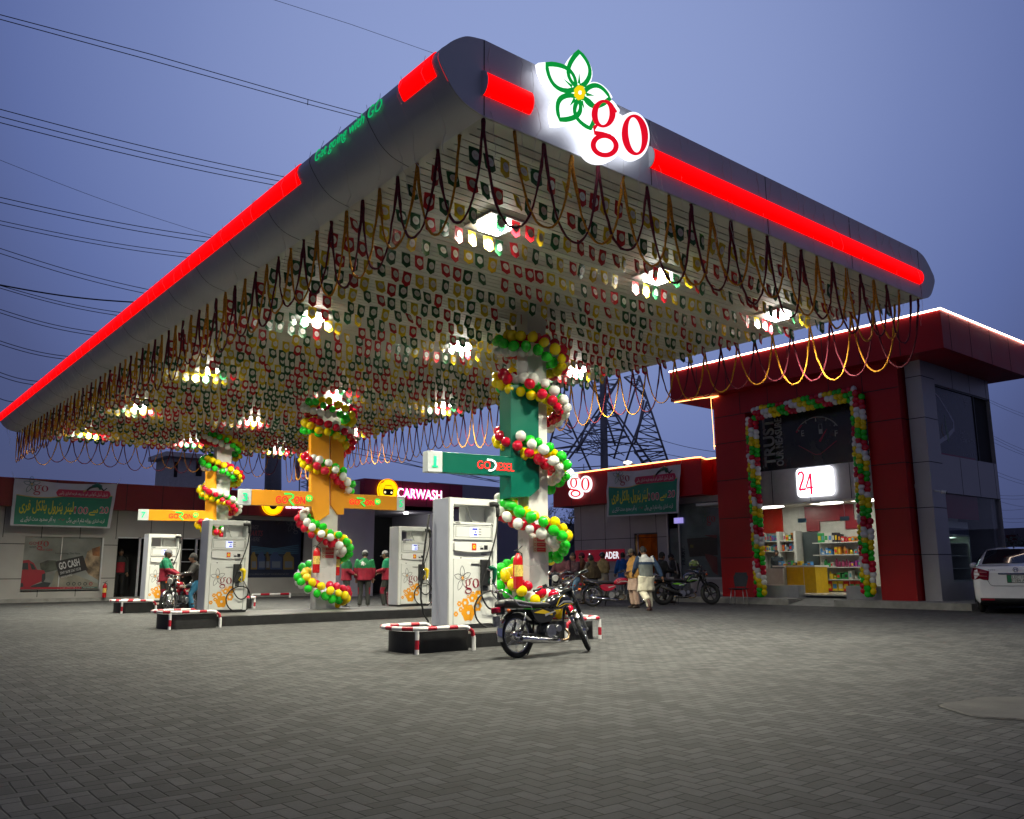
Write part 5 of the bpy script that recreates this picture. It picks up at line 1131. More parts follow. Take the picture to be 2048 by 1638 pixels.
# back, far wall, floor, ceiling
m.box(XB-.2,XB,YS+.25,YL,0,ZB_,0); m.box(26.6,XB-.2,YL-.2,YL,3.75,ZB_,0); m.box(26.62,27.3,YL-.2,YL,0,3.75,0)
m.box(26.45,XB-.2,YS+.25,YL-.2,3.62,3.75,0)
# front grey returns beside the red portal, below the roof
m.box(GX-.25,GX,YS,12.45,0,ZB_,0)
gz=[zof(1440,y_) for y_ in (818,888,962,1038,1116)]
for z_ in gz:
    m.box(GX-.252,GX,YS-.002,12.45,z_-.012,z_+.012,1); m.box(GX,wx0,YS-.003,YS+.01,z_-.012,z_+.012,1); m.box(wx1,XB+.003,YS-.003,YS+.01,z_-.012,z_+.012,1)
for k in range(1,4): xx=wx0+(wx1-wx0)*k/3.2; m.box(xx-.01,xx+.01,YS-.003,YS+.01,lz1,wz0,1); m.box(xx-.01,xx+.01,YS-.003,YS+.01,wz1,ZB_,1)
m.build('wall',[GREYACP,DARK],shop)
# red portal
m=MB(); D_=.62
m.box(SX,SX+D_,yL1,YL,.19,zt_open,0); m.box(SX,SX+D_,yR1,yR0,.19,zt_open,0); m.box(SX,SX+D_,yR1,YL,zt_open,ZB_,0)
for z_ in gz:
    if z_<zt_open: m.box(SX-.003,SX+.01,yL1+.004,YL-.004,z_-.014,z_+.014,1); m.box(SX-.003,SX+.01,yR1,yR0-.004,z_-.014,z_+.014,1); m.box(SX+.01,SX+D_,yR1-.003,yR1+.01,z_-.014,z_+.014,1); m.box(SX+.01,SX+D_,YL-.01,YL+.003,z_-.014,z_+.014,1)
m.box(SX-.003,SX+.01,yR1,YL,zt_open-.014,zt_open+.014,1)
for k in range(1,6): yy=yR1+(YL-yR1)*k/6; m.box(SX-.0025,SX+.01,yy-.012,yy+.012,zt_open,ZB_,1)
m.build('portal',[REDACP,DARK],shop)
# recess: poster, grey band, glass
IX=SX+.45; fi=FX(IX); Yb=(yR0,yL1)
z_p0=zof(1620,933,IX); z_b0=zof(1620,1003,IX)-.0
A0,A1=-yL1,-yR0
m=MB(fi); m.box(A0,A1,z_p0,zt_open,-.12,0); m.build('gauge_poster',mat('poster black',(.010,.010,.013),.25,var=.2,vs=2),shop)
m=MB(fi)
pq=lambda zx,zy:fi.px(1400+zx/3.15,740+zy/3.15)
def vtext(m,t,c1,c2,mi,cc=.004):
    """vertical lettering reading upwards: c1 lower-left, c2 upper-right photo corners"""
    (a0,b0),(a1,b1)=c1,c2; f=m.fr; m.fr=Fr(f.P(a1,b0),(0,0,1),f.n,v=-f.u); m.text(t,0,0,b1-b0,a1-a0,cc,mi,bold=.03); m.fr=f
vtext(m,'TRUST',pq(408,612),pq(462,300),0); vtext(m,'OUR MEASURE',pq(484,606),pq(512,300),0)
gc=pq(740,470)
def arc(c,r_,t0,t1,w,mi,cc=.004,n=24): m.ribbon([(c[0]+r_*math.cos(R(t0+(t1-t0)*k/n)),c[1]+r_*math.sin(R(t0+(t1-t0)*k/n))) for k in range(n+1)],w,cc,mi)
gr=abs(pq(740,295)[1]-gc[1]); 
arc(gc,gr,35,145,.035,0); arc(gc,gr*.97,126,146,.06,1,.006)
for d_ in (40,65,90,115,140): m.ribbon([(gc[0]+gr*k*math.cos(R(d_)),gc[1]+gr*k*math.sin(R(d_))) for k in (.84 if d_==90 else .9,1)],.045,.006,0)
m.ribbon([(gc[0]+.1*gr,gc[1]+.1*gr),(gc[0]+gr*.66*math.cos(R(52)),gc[1]+gr*.66*math.sin(R(52)))],[.08,.02],.006,1)
a,b=pq(640,418); m.text('E',a,b,a+.11,b+.2,.004,0); a,b=pq(851,418); m.text('F',a,b,a+.1,b+.2,.004,0)
a,b=pq(750,403); m.box(a,a+.14,b,b+.16,.003,.006,0); 
for q_ in ((a,b+.16,a+.14,b+.33),): m.ribbon([(a+.01,b+.16),(a+.01,b+.33),(a+.13,b+.33),(a+.13,b+.16)],.02,.005,0)
m.ribbon([(gc[0]-gr*.75,gc[1]+.05*gr),(gc[0]-.1*gr,gc[1]-.35*gr),(gc[0]+.1*gr,gc[1]-.35*gr),(gc[0]+gr*.75,gc[1]+.05*gr)],.015,.004,1)
m.build('poster_print',[mat('poster grey print',(.26,.26,.25),.5,var=0),mat('poster red print',(.35,.01,.04),.5,var=0)],shop)
m=MB(fi); m.box(A0,A1,z_b0,z_p0-.003,-.12,.02,0)
for k in (1,2,3): a=A0+(A1-A0)*(k-.55)/3.1; m.box(a-.012,a+.012,z_b0,z_p0-.01,.019,.024,1)
m.build('sign_band',[mat('band grey',(.42,.41,.42),.35,metal=.3,var=.05),DARK],shop)
# lit 24 sign
f24=FX(IX-.14); (a0,b1),(a1,b0)=f24.px(1591,938),f24.px(1669,990); w24=a1-a0; h24=b1-b0
t24=thing('lit_sign','glowing white rounded sign with red 24 over the shop door','sign',(IX-.14,-(a0+a1)/2,(b0+b1)/2))
def rrect(a0,b0,a1,b1,r_,n=6):
    o=[]
    for cx,cy,s0 in ((a1-r_,b1-r_,0),(a0+r_,b1-r_,90),(a0+r_,b0+r_,180),(a1-r_,b0+r_,270)): o+=[(cx+r_*math.cos(R(s0+90*k/n)),cy+r_*math.sin(R(s0+90*k/n))) for k in range(n+1)]
    return o
m=MB(f24); m.poly(rrect(a0,b0,a1,b1,.16),-.05,0); m.build('panel',glow('white sign light strong',(.93,.95,1),2.2),t24)
m=MB(f24)
def s24(P,w): m.ribbon([(a0+x*w24,b0+y*h24) for x,y in P],w,.004,0)
s24([(.06,.78),(.10,.86),(.17,.87),(.21,.78),(.19,.62),(.12,.42),(.07,.27),(.09,.26),(.15,.28),(.22,.27),(.25,.31)],.075); s24([(.40,.08),(.40,.80)],.075); s24([(.39,.78),(.27,.36),(.28,.31),(.45,.32)],.06)
m.build('number',glow('sign pink red',(.75,.0,.06),1.2),t24)
m=MB(f24)
for k in range(6): m.box(a0+.52*w24,a0+(.76+.05*(k%2))*w24,b0+(.5+.055*k)*h24,b0+(.512+.055*k)*h24,.001,.003,0)
for k in range(5): m.box(a0+.1*w24,a0+.8*w24,b0+.12*h24,b0+.13*h24,.001,.003,0); break
m.build('fine_print',glow('print pale',(.8,.62,.7),1.2),t24)
# glass front and door
m=MB(fi); m.box(A0+.02,A1-.02,.35,z_b0,-.06,-.048)
m.build('glass_front',GLASS,shop)
m=MB(fi); 
for x_ in (1600,1690): a=fi.px(x_,1060)[0]; m.box(a-.006,a+.006,.35,z_b0,-.047,-.043)
m.box(A0,A1,z_b0-.05,z_b0-.004,-.08,-.03); m.build('glass_joints',ALU,shop)
for x_,y_,lb in ((1603,1041,'left'),(1688,1037,'right')):
    a,b=fi.px(x_,y_); m=MB(fi); m.box(a-.16,a+.16,b-.07,b+.07,-.046,-.02,0,.005); m.build('door_fitting',mat('patch fitting',(.10,.22,.28),.3,metal=.6,var=0),shop)
aa=fi.px(1600,1150)[0]; bb=fi.px(1697,1180)[0]
for y0_,y1_ in ((-aa,yL1),(yR0,-bb)):
    m=MB(); m.box(SX+.3,SX+.72,y0_,y1_,.19,.62,0); m.build('low_plinth',mat('plinth grey',(.32,.33,.35),.35,metal=.2,var=.06),shop)
# interior
rm=thing('shop_interior','bright shop room with shelves seen through the glass front','shop interior',(28.5,17,.3))
IB=30.3; Yi=lambda x,X=IB: px(x,1120,0,X).y
Zi=lambda y,X=IB: px(1640,y,0,X).z
m=MB(); m.box(26.62,IB+.05,13.0,21.2,.28,.32,0); m.box(IB,IB+.1,13.0,21.2,.32,3.62,1); m.box(26.6,IB,12.95,13.05,.32,3.62,1); m.box(28.4,IB,21.1,21.2,.32,3.62,1); m.box(27.3,28.4,19.66,19.75,.32,3.6,1); m.box(28.35,28.45,19.7,21.2,.32,3.6,1); m.box(26.62,IB,13.0,21.2,3.6,3.7,1)
for xa,xb,c in ((1530,1571,2),(1617,1716,3)): m.box(IB-.06,IB-.001,Yi(xb),Yi(xa),Zi(1062 if c==2 else 1043),3.58,c)
m.box(IB-.06,IB-.001,Yi(1645),Yi(1619),Zi(1062),Zi(1043),3); m.box(IB-.06,IB-.001,Yi(1735),Yi(1697),Zi(1060),Zi(1043),3)
m.box(IB-.03,IB-.0005,Yi(1640),Yi(1609),.32,Zi(1063),4)
m.build('room_shell',[mat('shop floor tiles',(.5,.48,.43),.25),mat('shop wall white',(.5,.5,.46),.5),mat('shop panel red',(.45,.02,.01),.35),mat('shop panel dark red',(.25,.02,.03),.3),mat('shop passage',(.05,.07,.075),.5)],rm)
shz=[('floor level',.36),('lowest',Zi(1158)),('second',Zi(1134)),('third',Zi(1110)),('top',Zi(1086))]
for nm,zz in shz[1:]:
    m=MB(); m.box(IB-.5,IB-.02,Yi(1735),Yi(1641),zz-.03,zz); m.build('shelf',mat('shelf white metal',(.6,.6,.58),.35),rm)
cz=[Zi(1101),Zi(1080)]
for x_ in (1534,1571,1605):
    m=MB(); m.box(IB-.45,IB-.02,Yi(x_)-.05,Yi(x_)+.05,.32,Zi(1061)); m.build('cabinet_post',mat('cabinet white',(.62,.62,.58),.4),rm)
for zz in cz:
    m=MB(); m.box(IB-.42,IB-.05,Yi(1604),Yi(1520),zz-.025,zz); m.build('shelf',mat('cabinet white',(.62,.62,.58),.4),rm)
m=MB(); m.box(28.2,29.0,17.2,18.38,.32,1.24,0); m.build('yellow_counter',mat('counter yellow',(.72,.44,.01),.35),rm)
m=MB(); m.box(28.1,29.05,17.15,18.9,1.245,1.30); m.build('counter_top',CREAM,rm)
m=MB(); m.box(28.0,28.8,18.4,19.6,.32,1.2); m.build('white_counter',mat('counter grey',(.42,.43,.40),.4),rm)
for yy,lb in ((15.2,0),(16.8,1),(19.3,3)):
    m=MB(); m.box(27.6,29.4,yy-.22,yy+.22,3.565,3.60); m.build('ceiling_panel',glow('shop ceiling light',(1,.98,.9),6),rm); lamp('lamp','AREA',(28.5,yy,3.5),20,(1,.93,.75),.8,rm)
rp_=random.Random(9); PC=[(.5,.02,.02),(.6,.42,.02),(.05,.2,.45),(.55,.55,.5),(.03,.3,.08),(.02,.02,.03),(.5,.2,.02),(.25,.05,.3),(.4,.05,.15),(.1,.3,.35)]
PN=['red','yellow','blue','white','green','black','orange','purple','pink','teal']
def product(x,y,z,w,d,h,c,lab,grp,round_=False):
    m=MB()
    if round_: m.grid([[(x+rr_*math.cos(2*PI*k/10),y+rr_*math.sin(2*PI*k/10),z+hh) for k in range(10)] for rr_,hh in ((0,0),(w*.5,.0),(w*.5,h*.75),(w*.25,h*.88),(w*.25,h),(0,h))],cv=True)
    else: m.box(x-d/2,x+d/2,y-w/2,y+w/2,z,z+h,0,.004); m.box(x-d/2-.002,x-d/2+.001,y-w*.38,y+w*.38,z+h*.25,z+h*.7,1)
    c2=PC[rp_.randrange(10)]
    tag(m.build('bottle' if round_ else 'box',[mat('pack %.2f%.2f%.2f'%c,c,.4,var=0),mat('pack %.2f%.2f%.2f'%c2,c2,.4,var=0)]),lab,'bottle' if round_ else 'box',grp)
def nth(k): return ordn(k)+' from the left'
for nm,zz in shz:
    y=Yi(1645)-.1; ci=0; n_=0
    while y>Yi(1732):
        w=rp_.uniform(.08,.15); n_+=1
        if n_==1 or rp_.random()<.4: ci=rp_.randrange(10)
        if nm=='floor level': ci=(0,1,0,1,1,0,0)[n_%7]; w=.2
        rd=rp_.random()<.3 and nm in ('lowest','second','third')
        lb='%s %s, %s, on the %s shelf of the right shop wall'%(PN[ci],'bottle' if rd else 'packet',nth(n_),nm) if nm!='floor level' else '%s carton, %s, stacked on the floor under the right shop shelves'%(PN[ci],nth(n_))
        product(IB-.27,y-w/2,zz,w,.25,(.36 if nm=='floor level' else .36 if nm=='top' and n_<7 else rp_.uniform(.12,.32)),PC[ci],lb,'goods on the right shop shelves',rd); y-=w+rp_.uniform(.01,.05)
for q_,zz in enumerate(cz):
    y=Yi(1534)-.08; n_=0
    while y>Yi(1602):
        w=rp_.uniform(.05,.11); n_+=1; ci=rp_.randrange(10)
        if abs(y-w/2-Yi(1571))<.12: y-=.14; continue
        product(IB-.2,y-w/2,zz,w,.2,rp_.uniform(.2,.32),PC[ci],'%s packet, %s, on the %s shelf of the cabinet behind the counter'%(PN[ci],nth(n_),('lower','upper')[q_]),'packets in the cabinet behind the counter'); y-=w+rp_.uniform(.01,.04)
for k in range(7):
    ci=rp_.randrange(10); product(28.4,18.7-.2*k,1.30,.14,.2,rp_.uniform(.06,.2),PC[ci],'%s snack box, %s, on top of the yellow shop counter'%(PN[ci],nth(k+1)),'snack boxes on the yellow shop counter')
person('cashier with dark hair sitting behind the shop counter by the left balloons',(29.4,19.55,.32),ang(Vector((-1,-.3,0))),dict(),dict(top=(.02,.03,.04),legs=(.02,.02,.02)),.92)
# step in front with a ramp
m=MB(); KX=25.1
yk=[Yof(1577,1208,KX),Yof(1668,1208,KX)]
m.box(KX,27.2,yk[0],30.5,0,.20,0); m.box(KX,27.2,10.6,yk[1],0,.20,0); m.box(27.2,32.5,10.6,12.2,0,.199,0)
m.face([(KX-.05,yk[1],.004),(KX-.05,yk[0],.004),(26.2,yk[0],.20),(26.2,yk[1],.20)],0); m.box(26.2,27.2,yk[1],yk[0],0,.198,0)
o=m.build('raised_pavement',CONC,kind='structure')
# upper side window with its poster, lower glazing with the drinks fridge
m=MB(fsd); (p0,p3),(p1,p2)=fsd.px(1869,768),fsd.px(1962,924); p1=fsd.px(1962,924)[0]
m.box(wx0+.02,p1,wz0+.02,wz1-.03,-.10,-.08,0)
D=lambda zx,zy:fsd.px(1840+zx/4.817,760+zy/4.817)
m.ribbon([D(150,100),D(210,170),D(290,300),(D(345,400)),D(350,470),D(290,540),D(190,610)],[.03,.06,.07,.10,.12,.16,.12],-.077,1)
m.ribbon([D(262,330),D(270,430),D(290,520),D(300,600)],[.02,.07,.16,.05],-.076,2); m.ribbon([D(240,420),D(232,480),D(262,560)],[.02,.05,.03],-.075,4)
m.box(wx0+.03,p1-.25,wz0+.02,wz0+.07,-.079,-.074,3)
a,b=D(410,525); m.text('Every Drop',a,b,a+.62,b+.15,-.076,1); a,b=D(412,585); m.text('is Tested, For Sure',a,b-.02,a+1.05,b+.14,-.076,1)
a,b=D(440,240); emblem(m,a,b,.32,1,1,1,-.076,lw=.02)
for k in range(6): a,b=D(440+k*22,715); m.ring((a,b),(.03,.03),(.018,.018),-.076,10,1)
m.build('window_poster',[mat('poster navy',(.008,.014,.05),.25,var=.3,vs=1),mat('poster pale',(.34,.35,.42),.4,var=0),mat('poster green glow',(.08,.16,.09),.4,var=0),mat('poster crimson',(.20,.0,.05),.4,var=0),mat('poster amber',(.2,.12,.03),.4,var=0)],shop)
m=MB(fsd); m.box(wx0,wx1,wz0,wz1,-.24,-.13,1); m.box(p1+.03,p1+.07,wz0,wz1,-.12,-.05,0); m.box(wx0,wx1,wz1-.05,wz1,-.12,-.03,0); m.build('window_frame',[mat('frame dark',(.06,.065,.07),.4,metal=.5),DARK],shop)
m=MB(fsd); m.box(lx0,wx1-.01,lz0,lz1,-.10,-.09); m.build('side_glass',GLASS,shop)
m=MB(fsd); zb_=fsd.px(1960,1040)[1]; m.box(lx0-.1,fsd.px(1967,1040)[0],zb_,lz1,-.16,-.13,0); m.build('red_blind',mat('blind red',(.22,.02,.05),.6),shop)
fr=thing('drinks_fridge','tall glass door fridge full of bottles in the side window','fridge',(fsd.px(1930,1100)[0],YS+.7,.7))
f0,f1=fsd.px(1897,1045)[0],fsd.px(1957,1045)[0]; fz1=fsd.px(1930,1042)[1]; fzd=fsd.px(1930,1068)[1]; ff=FY(YS+.36)
m=MB(ff); m.box(f0-.5,f1,.72,fz1,-.75,-.70,0); m.box(f0-.5,f0-.46,.72,fz1,-.7,0,0); m.box(f1-.05,f1,.72,fz1,-.7,0,0); m.box(f0-.5,f1,.70,.80,-.7,0,0)
for zz in (1.15,1.55,1.95): m.box(f0-.45,f1-.05,zz,zz+.02,-.65,-.05,0)
for a in (f0-.46,f0+.28,f0+.36,f1-.06): m.box(a,a+.05,.8,fzd,0,.03,0)
m.box(f0-.46,f1,fzd-.05,fzd,0,.03,0); m.build('cabinet',mat('fridge white',(.42,.45,.42),.4),fr)
m=MB(ff); m.box(f0-.5,f1,fzd+.005,fz1,-.7,.01,0); zm=(fzd+fz1)/2; m.box(f0-.5,f1,fzd+.005,zm,.01,.014,1)
m.text('VARIOLINE',f0-.36,zm+.015,f0+.72,zm+.15,.016,1); m.text('INTERCOOL',f0-.36,zm-.14,f0+.72,zm-.01,.017,0); m.build('header',[mat('fridge header white',(.5,.52,.5),.4),mat('fridge header navy',(.02,.03,.08),.4)],fr)
for zz,nm in ((.8,'bottom'),(1.17,'lower'),(1.57,'middle'),(1.97,'upper')):
    for k in range(8):
        c=rp_.choice([(.02,.2,.06),(.02,.25,.25),(.3,.05,.02),(.02,.03,.05),(.1,.25,.05)]); lb='%s bottle, %s, on the %s shelf of the fridge'%({.02:'dark green',.3:'red',.1:'olive green'}.get(c[0],'teal'),ordn(k+1)+' from the left',nm)
        product(f0-.3+k*.19,YS+.55,zz,.09,.09,.28,c,lb,'drink bottles in the fridge',True)
lamp('lamp','AREA',((f0+f1)/2-.1,YS+.5,fzd-.1),7,(.8,1,.9),.8,fr,sy=.2)
# small cameras on the walls
def cctv(lbl,p,d):
    m=MB(); p=Vector(p); d=Vector(d).normalized(); m.tube([tuple(p),tuple(p+d*.2)],.03,8,0,raw=True); m.tube([tuple(p+d*.2),tuple(p+d*.34)],[.055,.06],12,0,raw=True); m.tube([tuple(p+d*.34),tuple(p+d*.36)],.045,12,1,raw=True)
    tag(m.build('security_camera',[CREAM,DARK]),lbl,'camera','small wall cameras')
a,b=fsd.px(1868,981); cctv('white security camera on the corner of the shop tower',(a,YS-.0,b),(.4,-1,-.25))
a,b=fi.px(1418,1012); 

# ================================================================== LOW BUILDING LEFT OF THE TOWER
LX_=28.3; LF=27.6; fl=FX(LX_); ff2=FX(LF)
low=thing('tyre_shop','low grey panelled building with red fascia and orange rope light','building',(29.5,25,0))
YA_,YB_=Yof(1404,960,LF),Yof(1107,1020,LF); zt1,zb1=5.65,4.15
m=MB(); m.box(LF,LF+3.5,YA_,YB_,zb1,zt1,0); m.box(LF+.7,LF+3.5,YL+.01,YA_,zb1,zt1,0)
for k in range(1,7): yy=YA_+(YB_-YA_)*k/7; m.box(LF-.003,LF+.01,yy-.012,yy+.012,zb1+.002,zt1-.002,1)
m.build('fascia',[REDACP,DARK],low)
m=MB(); m.tube([(LF-.02,YB_,zt1+.02),(LF-.02,YA_+.3,zt1+.02),(LF-.02,YA_,zt1+.0),(LF+.3,YA_-.02,zt1-.06),(LF+.7,YL+.8,zt1+.02),(LF-.6,YL+.15,zt1+.10),(SX-.02,19.70,5.75)],.025,6); m.build('rope_light',LEDO,low)
yw1=Yof(1149,1080,LX_); 
dY0,dY1=-fl.px(1316,1100)[0],-fl.px(1269,1100)[0]; dz=fl.px(1290,1066)[1]; gY0=19.67; gY1=-fl.px(1334,1080)[0]
m=MB(); m.box(LX_,LX_+.2,dY1,yw1,0,zb1,0); m.box(LX_,LX_+.2,gY1,dY0,0,zb1,0); m.box(LX_,LX_+.2,dY0,dY1,dz,zb1,0); m.box(LX_,LX_+.2,gY0,gY1,3.9,zb1,0); m.box(LX_,LX_+.2,gY0,gY1,0,.78,0)
m.box(LX_+.2,LX_+4,yw1-.2,yw1,0,zb1,0)
g0=fl.px(1200,1079)[1]; g1=fl.px(1200,1144)[1]
for zz in (g0,): m.box(LX_-.003,LX_+.01,gY1,yw1,zz-.012,zz+.012,1)
m.box(LX_-.003,LX_+.01,dY1,yw1,g1-.012,g1+.012,1)
for x_ in (1162,1210,1260,1312): yy=-fl.px(x_,1050)[0]; m.box(LX_-.0032,LX_+.01,yy-.012,yy+.012,(0 if x_<1262 else dz),zb1,1)
m.build('wall',[mat('pale grey panel',(.36,.34,.36),.42,metal=.1,var=.06,vs=1),DARK],low)
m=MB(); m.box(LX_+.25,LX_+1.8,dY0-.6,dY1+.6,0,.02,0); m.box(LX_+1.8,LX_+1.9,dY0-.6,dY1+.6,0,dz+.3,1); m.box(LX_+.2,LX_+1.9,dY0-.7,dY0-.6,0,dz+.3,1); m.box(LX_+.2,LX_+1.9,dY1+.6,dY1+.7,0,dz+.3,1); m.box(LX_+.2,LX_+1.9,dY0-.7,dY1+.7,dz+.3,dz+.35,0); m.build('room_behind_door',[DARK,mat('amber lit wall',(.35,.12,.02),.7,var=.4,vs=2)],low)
m=MB(); m.box(LX_+.02,LX_+.10,dY1-.07,dY1,.2,dz,0); m.box(LX_+.02,LX_+.10,dY0,dY0+.05,.2,dz,0); m.box(LX_+.02,LX_+.10,dY0,dY1,dz-.06,dz,0); m.tube([(LX_-.02,dY1-.25,.22),(LX_-.02,dY1-.25,dz-.04)],.03,6,1); m.build('door_frame',[mat('frame dark',(.06,.065,.07),.4,metal=.5),ALU],low)
lamp('lamp','POINT',(LX_+1.0,(dY0+dY1)/2,dz-.5),6,(1,.55,.2),.15,low)
# red board with white letters
m=MB(fl); (a0,b1),(a1,b0)=fl.px(1152,1101),fl.px(1250,1122); m.box(a0,a1,b0,b1,.002,.06,0); m.build('board',mat('board red',(.32,.01,.03),.4,emis=(.32,.01,.03),estr=.25),low)
m=MB(fl); ax0,_=fl.px(1212,1110); ax1,_=fl.px(1240,1110); h=b1-b0; m.text('ADER',ax0,b0+.22*h,ax1,b0+.80*h,.064,0,.004,bold=.012); ax0,_=fl.px(1180,1110); m.box(ax0,ax0+.07,b0+.25*h,b0+.7*h,.064,.07,0); m.build('board_letters',glow('board letters',(.9,.9,.95),1.1),low)
# glazed corner window with poster
m=MB(fl); m.box(-gY1,-gY0,.78,3.9,-.10,-.09,0); m.build('glass',GLASS,low)
m=MB(fl); m.box(-gY1,-gY0,.78,3.9,-.16,-.12,0); K=lambda zx,zy:fl.px(1280+zx/10.92,1070+zy/10.92)
p_=K(985,80); q_=K(1640,470); m.poly([K(985,80),K(1640,30),K(1660,440),K(1050,480)],-.118,-.112,1); m.poly([K(1380,410),K(1500,430),K(1650,480),K(1665,880),K(1550,800),K(1460,600),K(1400,500)],-.111,-.105,2); m.poly([K(1370,0),K(1640,0),K(1640,70),K(1400,20)],-.111,-.104,2)
m.poly([K(1060,210),K(1130,215),K(1130,280),K(1065,275)],-.110,-.103,3); a,b=K(1150,935); m.text('GET GOING',a,b,K(1450,935)[0],b+.13,-.112,4); vtext(m,'HURRY.',K(890,650),K(940,250),5,-.112)
a,b=fl.px(1398,1052); emblem(m,a,b,.75,6,4,3,-.112,lw=.03)
m.box(-gY1+.02,-gY1+.5,2.9,3.9,-.118,-.1,7); 
m.build('window_poster',[mat('poster glass grey',(.20,.22,.22),.2,var=.3,vs=1),mat('card brown black',(.06,.04,.032),.3),mat('poster fingers',(.22,.05,.045),.5),mat('chip gold',(.22,.17,.04),.4),mat('poster red text',(.4,.01,.02),.4,var=0),mat('poster dark text',(.01,.01,.012),.4,var=0),mat('poster leaf',(.05,.12,.09),.4,var=0),mat('poster dim',(.06,.065,.07),.4)],low)
m=MB(fl); m.box(-gY1,-gY1+.06,.78,3.9,-.08,.0,0); m.box(-gY1+.62,-gY1+.68,.78,3.9,-.08,-.02,0); m.box(-gY1,-gY0,.78,.86,-.08,.01,0); m.build('window_frame',ALU,low)
m=MB(fl); (a0,b1),(a1,b0)=fl.px(1347,1036),fl.px(1364,1046); m.box(a0,a1,b0,b1,-.09,-.02); m.build('tv_screen',glow('tv glow',(.35,.30,.75),.9),low)
# glowing go sign on the fascia
fg=FX(LF-.12); G_=lambda zx,zy:fg.px(1100+zx/6.0235,900+zy/6.0235)
sgn=thing('emblem_sign','small glowing go sign with red letters on the low red fascia','sign',(LF-.12,-G_(300,450)[0],5))
def pell(mb,c,rx,ry,c0,c1,mi=0,n=28): mb.poly([G_(c[0]+rx*math.cos(2*PI*k/n),c[1]+ry*math.sin(2*PI*k/n)) for k in range(n)],c0,c1,mi)
m=MB(fg)
for i,(c,rx,ry) in enumerate((((285,395),75,85),((310,525),85,62),((310,455),45,60),((430,410),72,100),((260,330),60,40))): pell(m,c,rx,ry,-.05,.001*i)
m.poly([G_(*p) for p in petal((250,340),(205,200),55,8,base=0)],-.05,.006); m.poly([G_(*p) for p in petal((250,340),(330,290),40,8,base=0)],-.05,.007)
m.build('backing',glow('white sign light',(.93,.95,1),1.35),sgn)
m=MB(fg)
def gring(c,ro,ri,cc,n=32):
    for k in range(n):
        t0,t1=2*PI*k/n,2*PI*(k+1)/n; m.face([(*G_(c[0]+r_[0]*math.cos(t_),c[1]+r_[1]*math.sin(t_)),cc) for r_,t_ in ((ro,t0),(ro,t1),(ri,t1),(ri,t0))],0)
gring((287,395),(45,62),(24,50),.010); gring((310,525),(62,42),(42,27),.011); gring((428,410),(52,78),(28,68),.012); m.ribbon([G_(*v) for v in ((250,450),(250,475),(330,485),(365,510))],.07,.013); m.ribbon([G_(*v) for v in ((315,345),(345,340))],.05,.014)
m.build('letters',glow('sign red',(.72,.0,.012),1.0),sgn)
m=MB(fg); m.ribbon([G_(*p) for p in petal((250,340),(205,215),42,8,base=.1)],.025,.012,closed=True); m.ribbon([G_(*p) for p in petal((250,345),(325,305),28,8,base=.1)],.025,.013,closed=True); m.build('flower_outline',glow('sign green',(.0,.30,.035),.9),sgn)
a,b=fl.px(1150,1035); cctv('small security camera at the left end of the low building wall',(LX_,-a,b),(-1,.3,-.1))

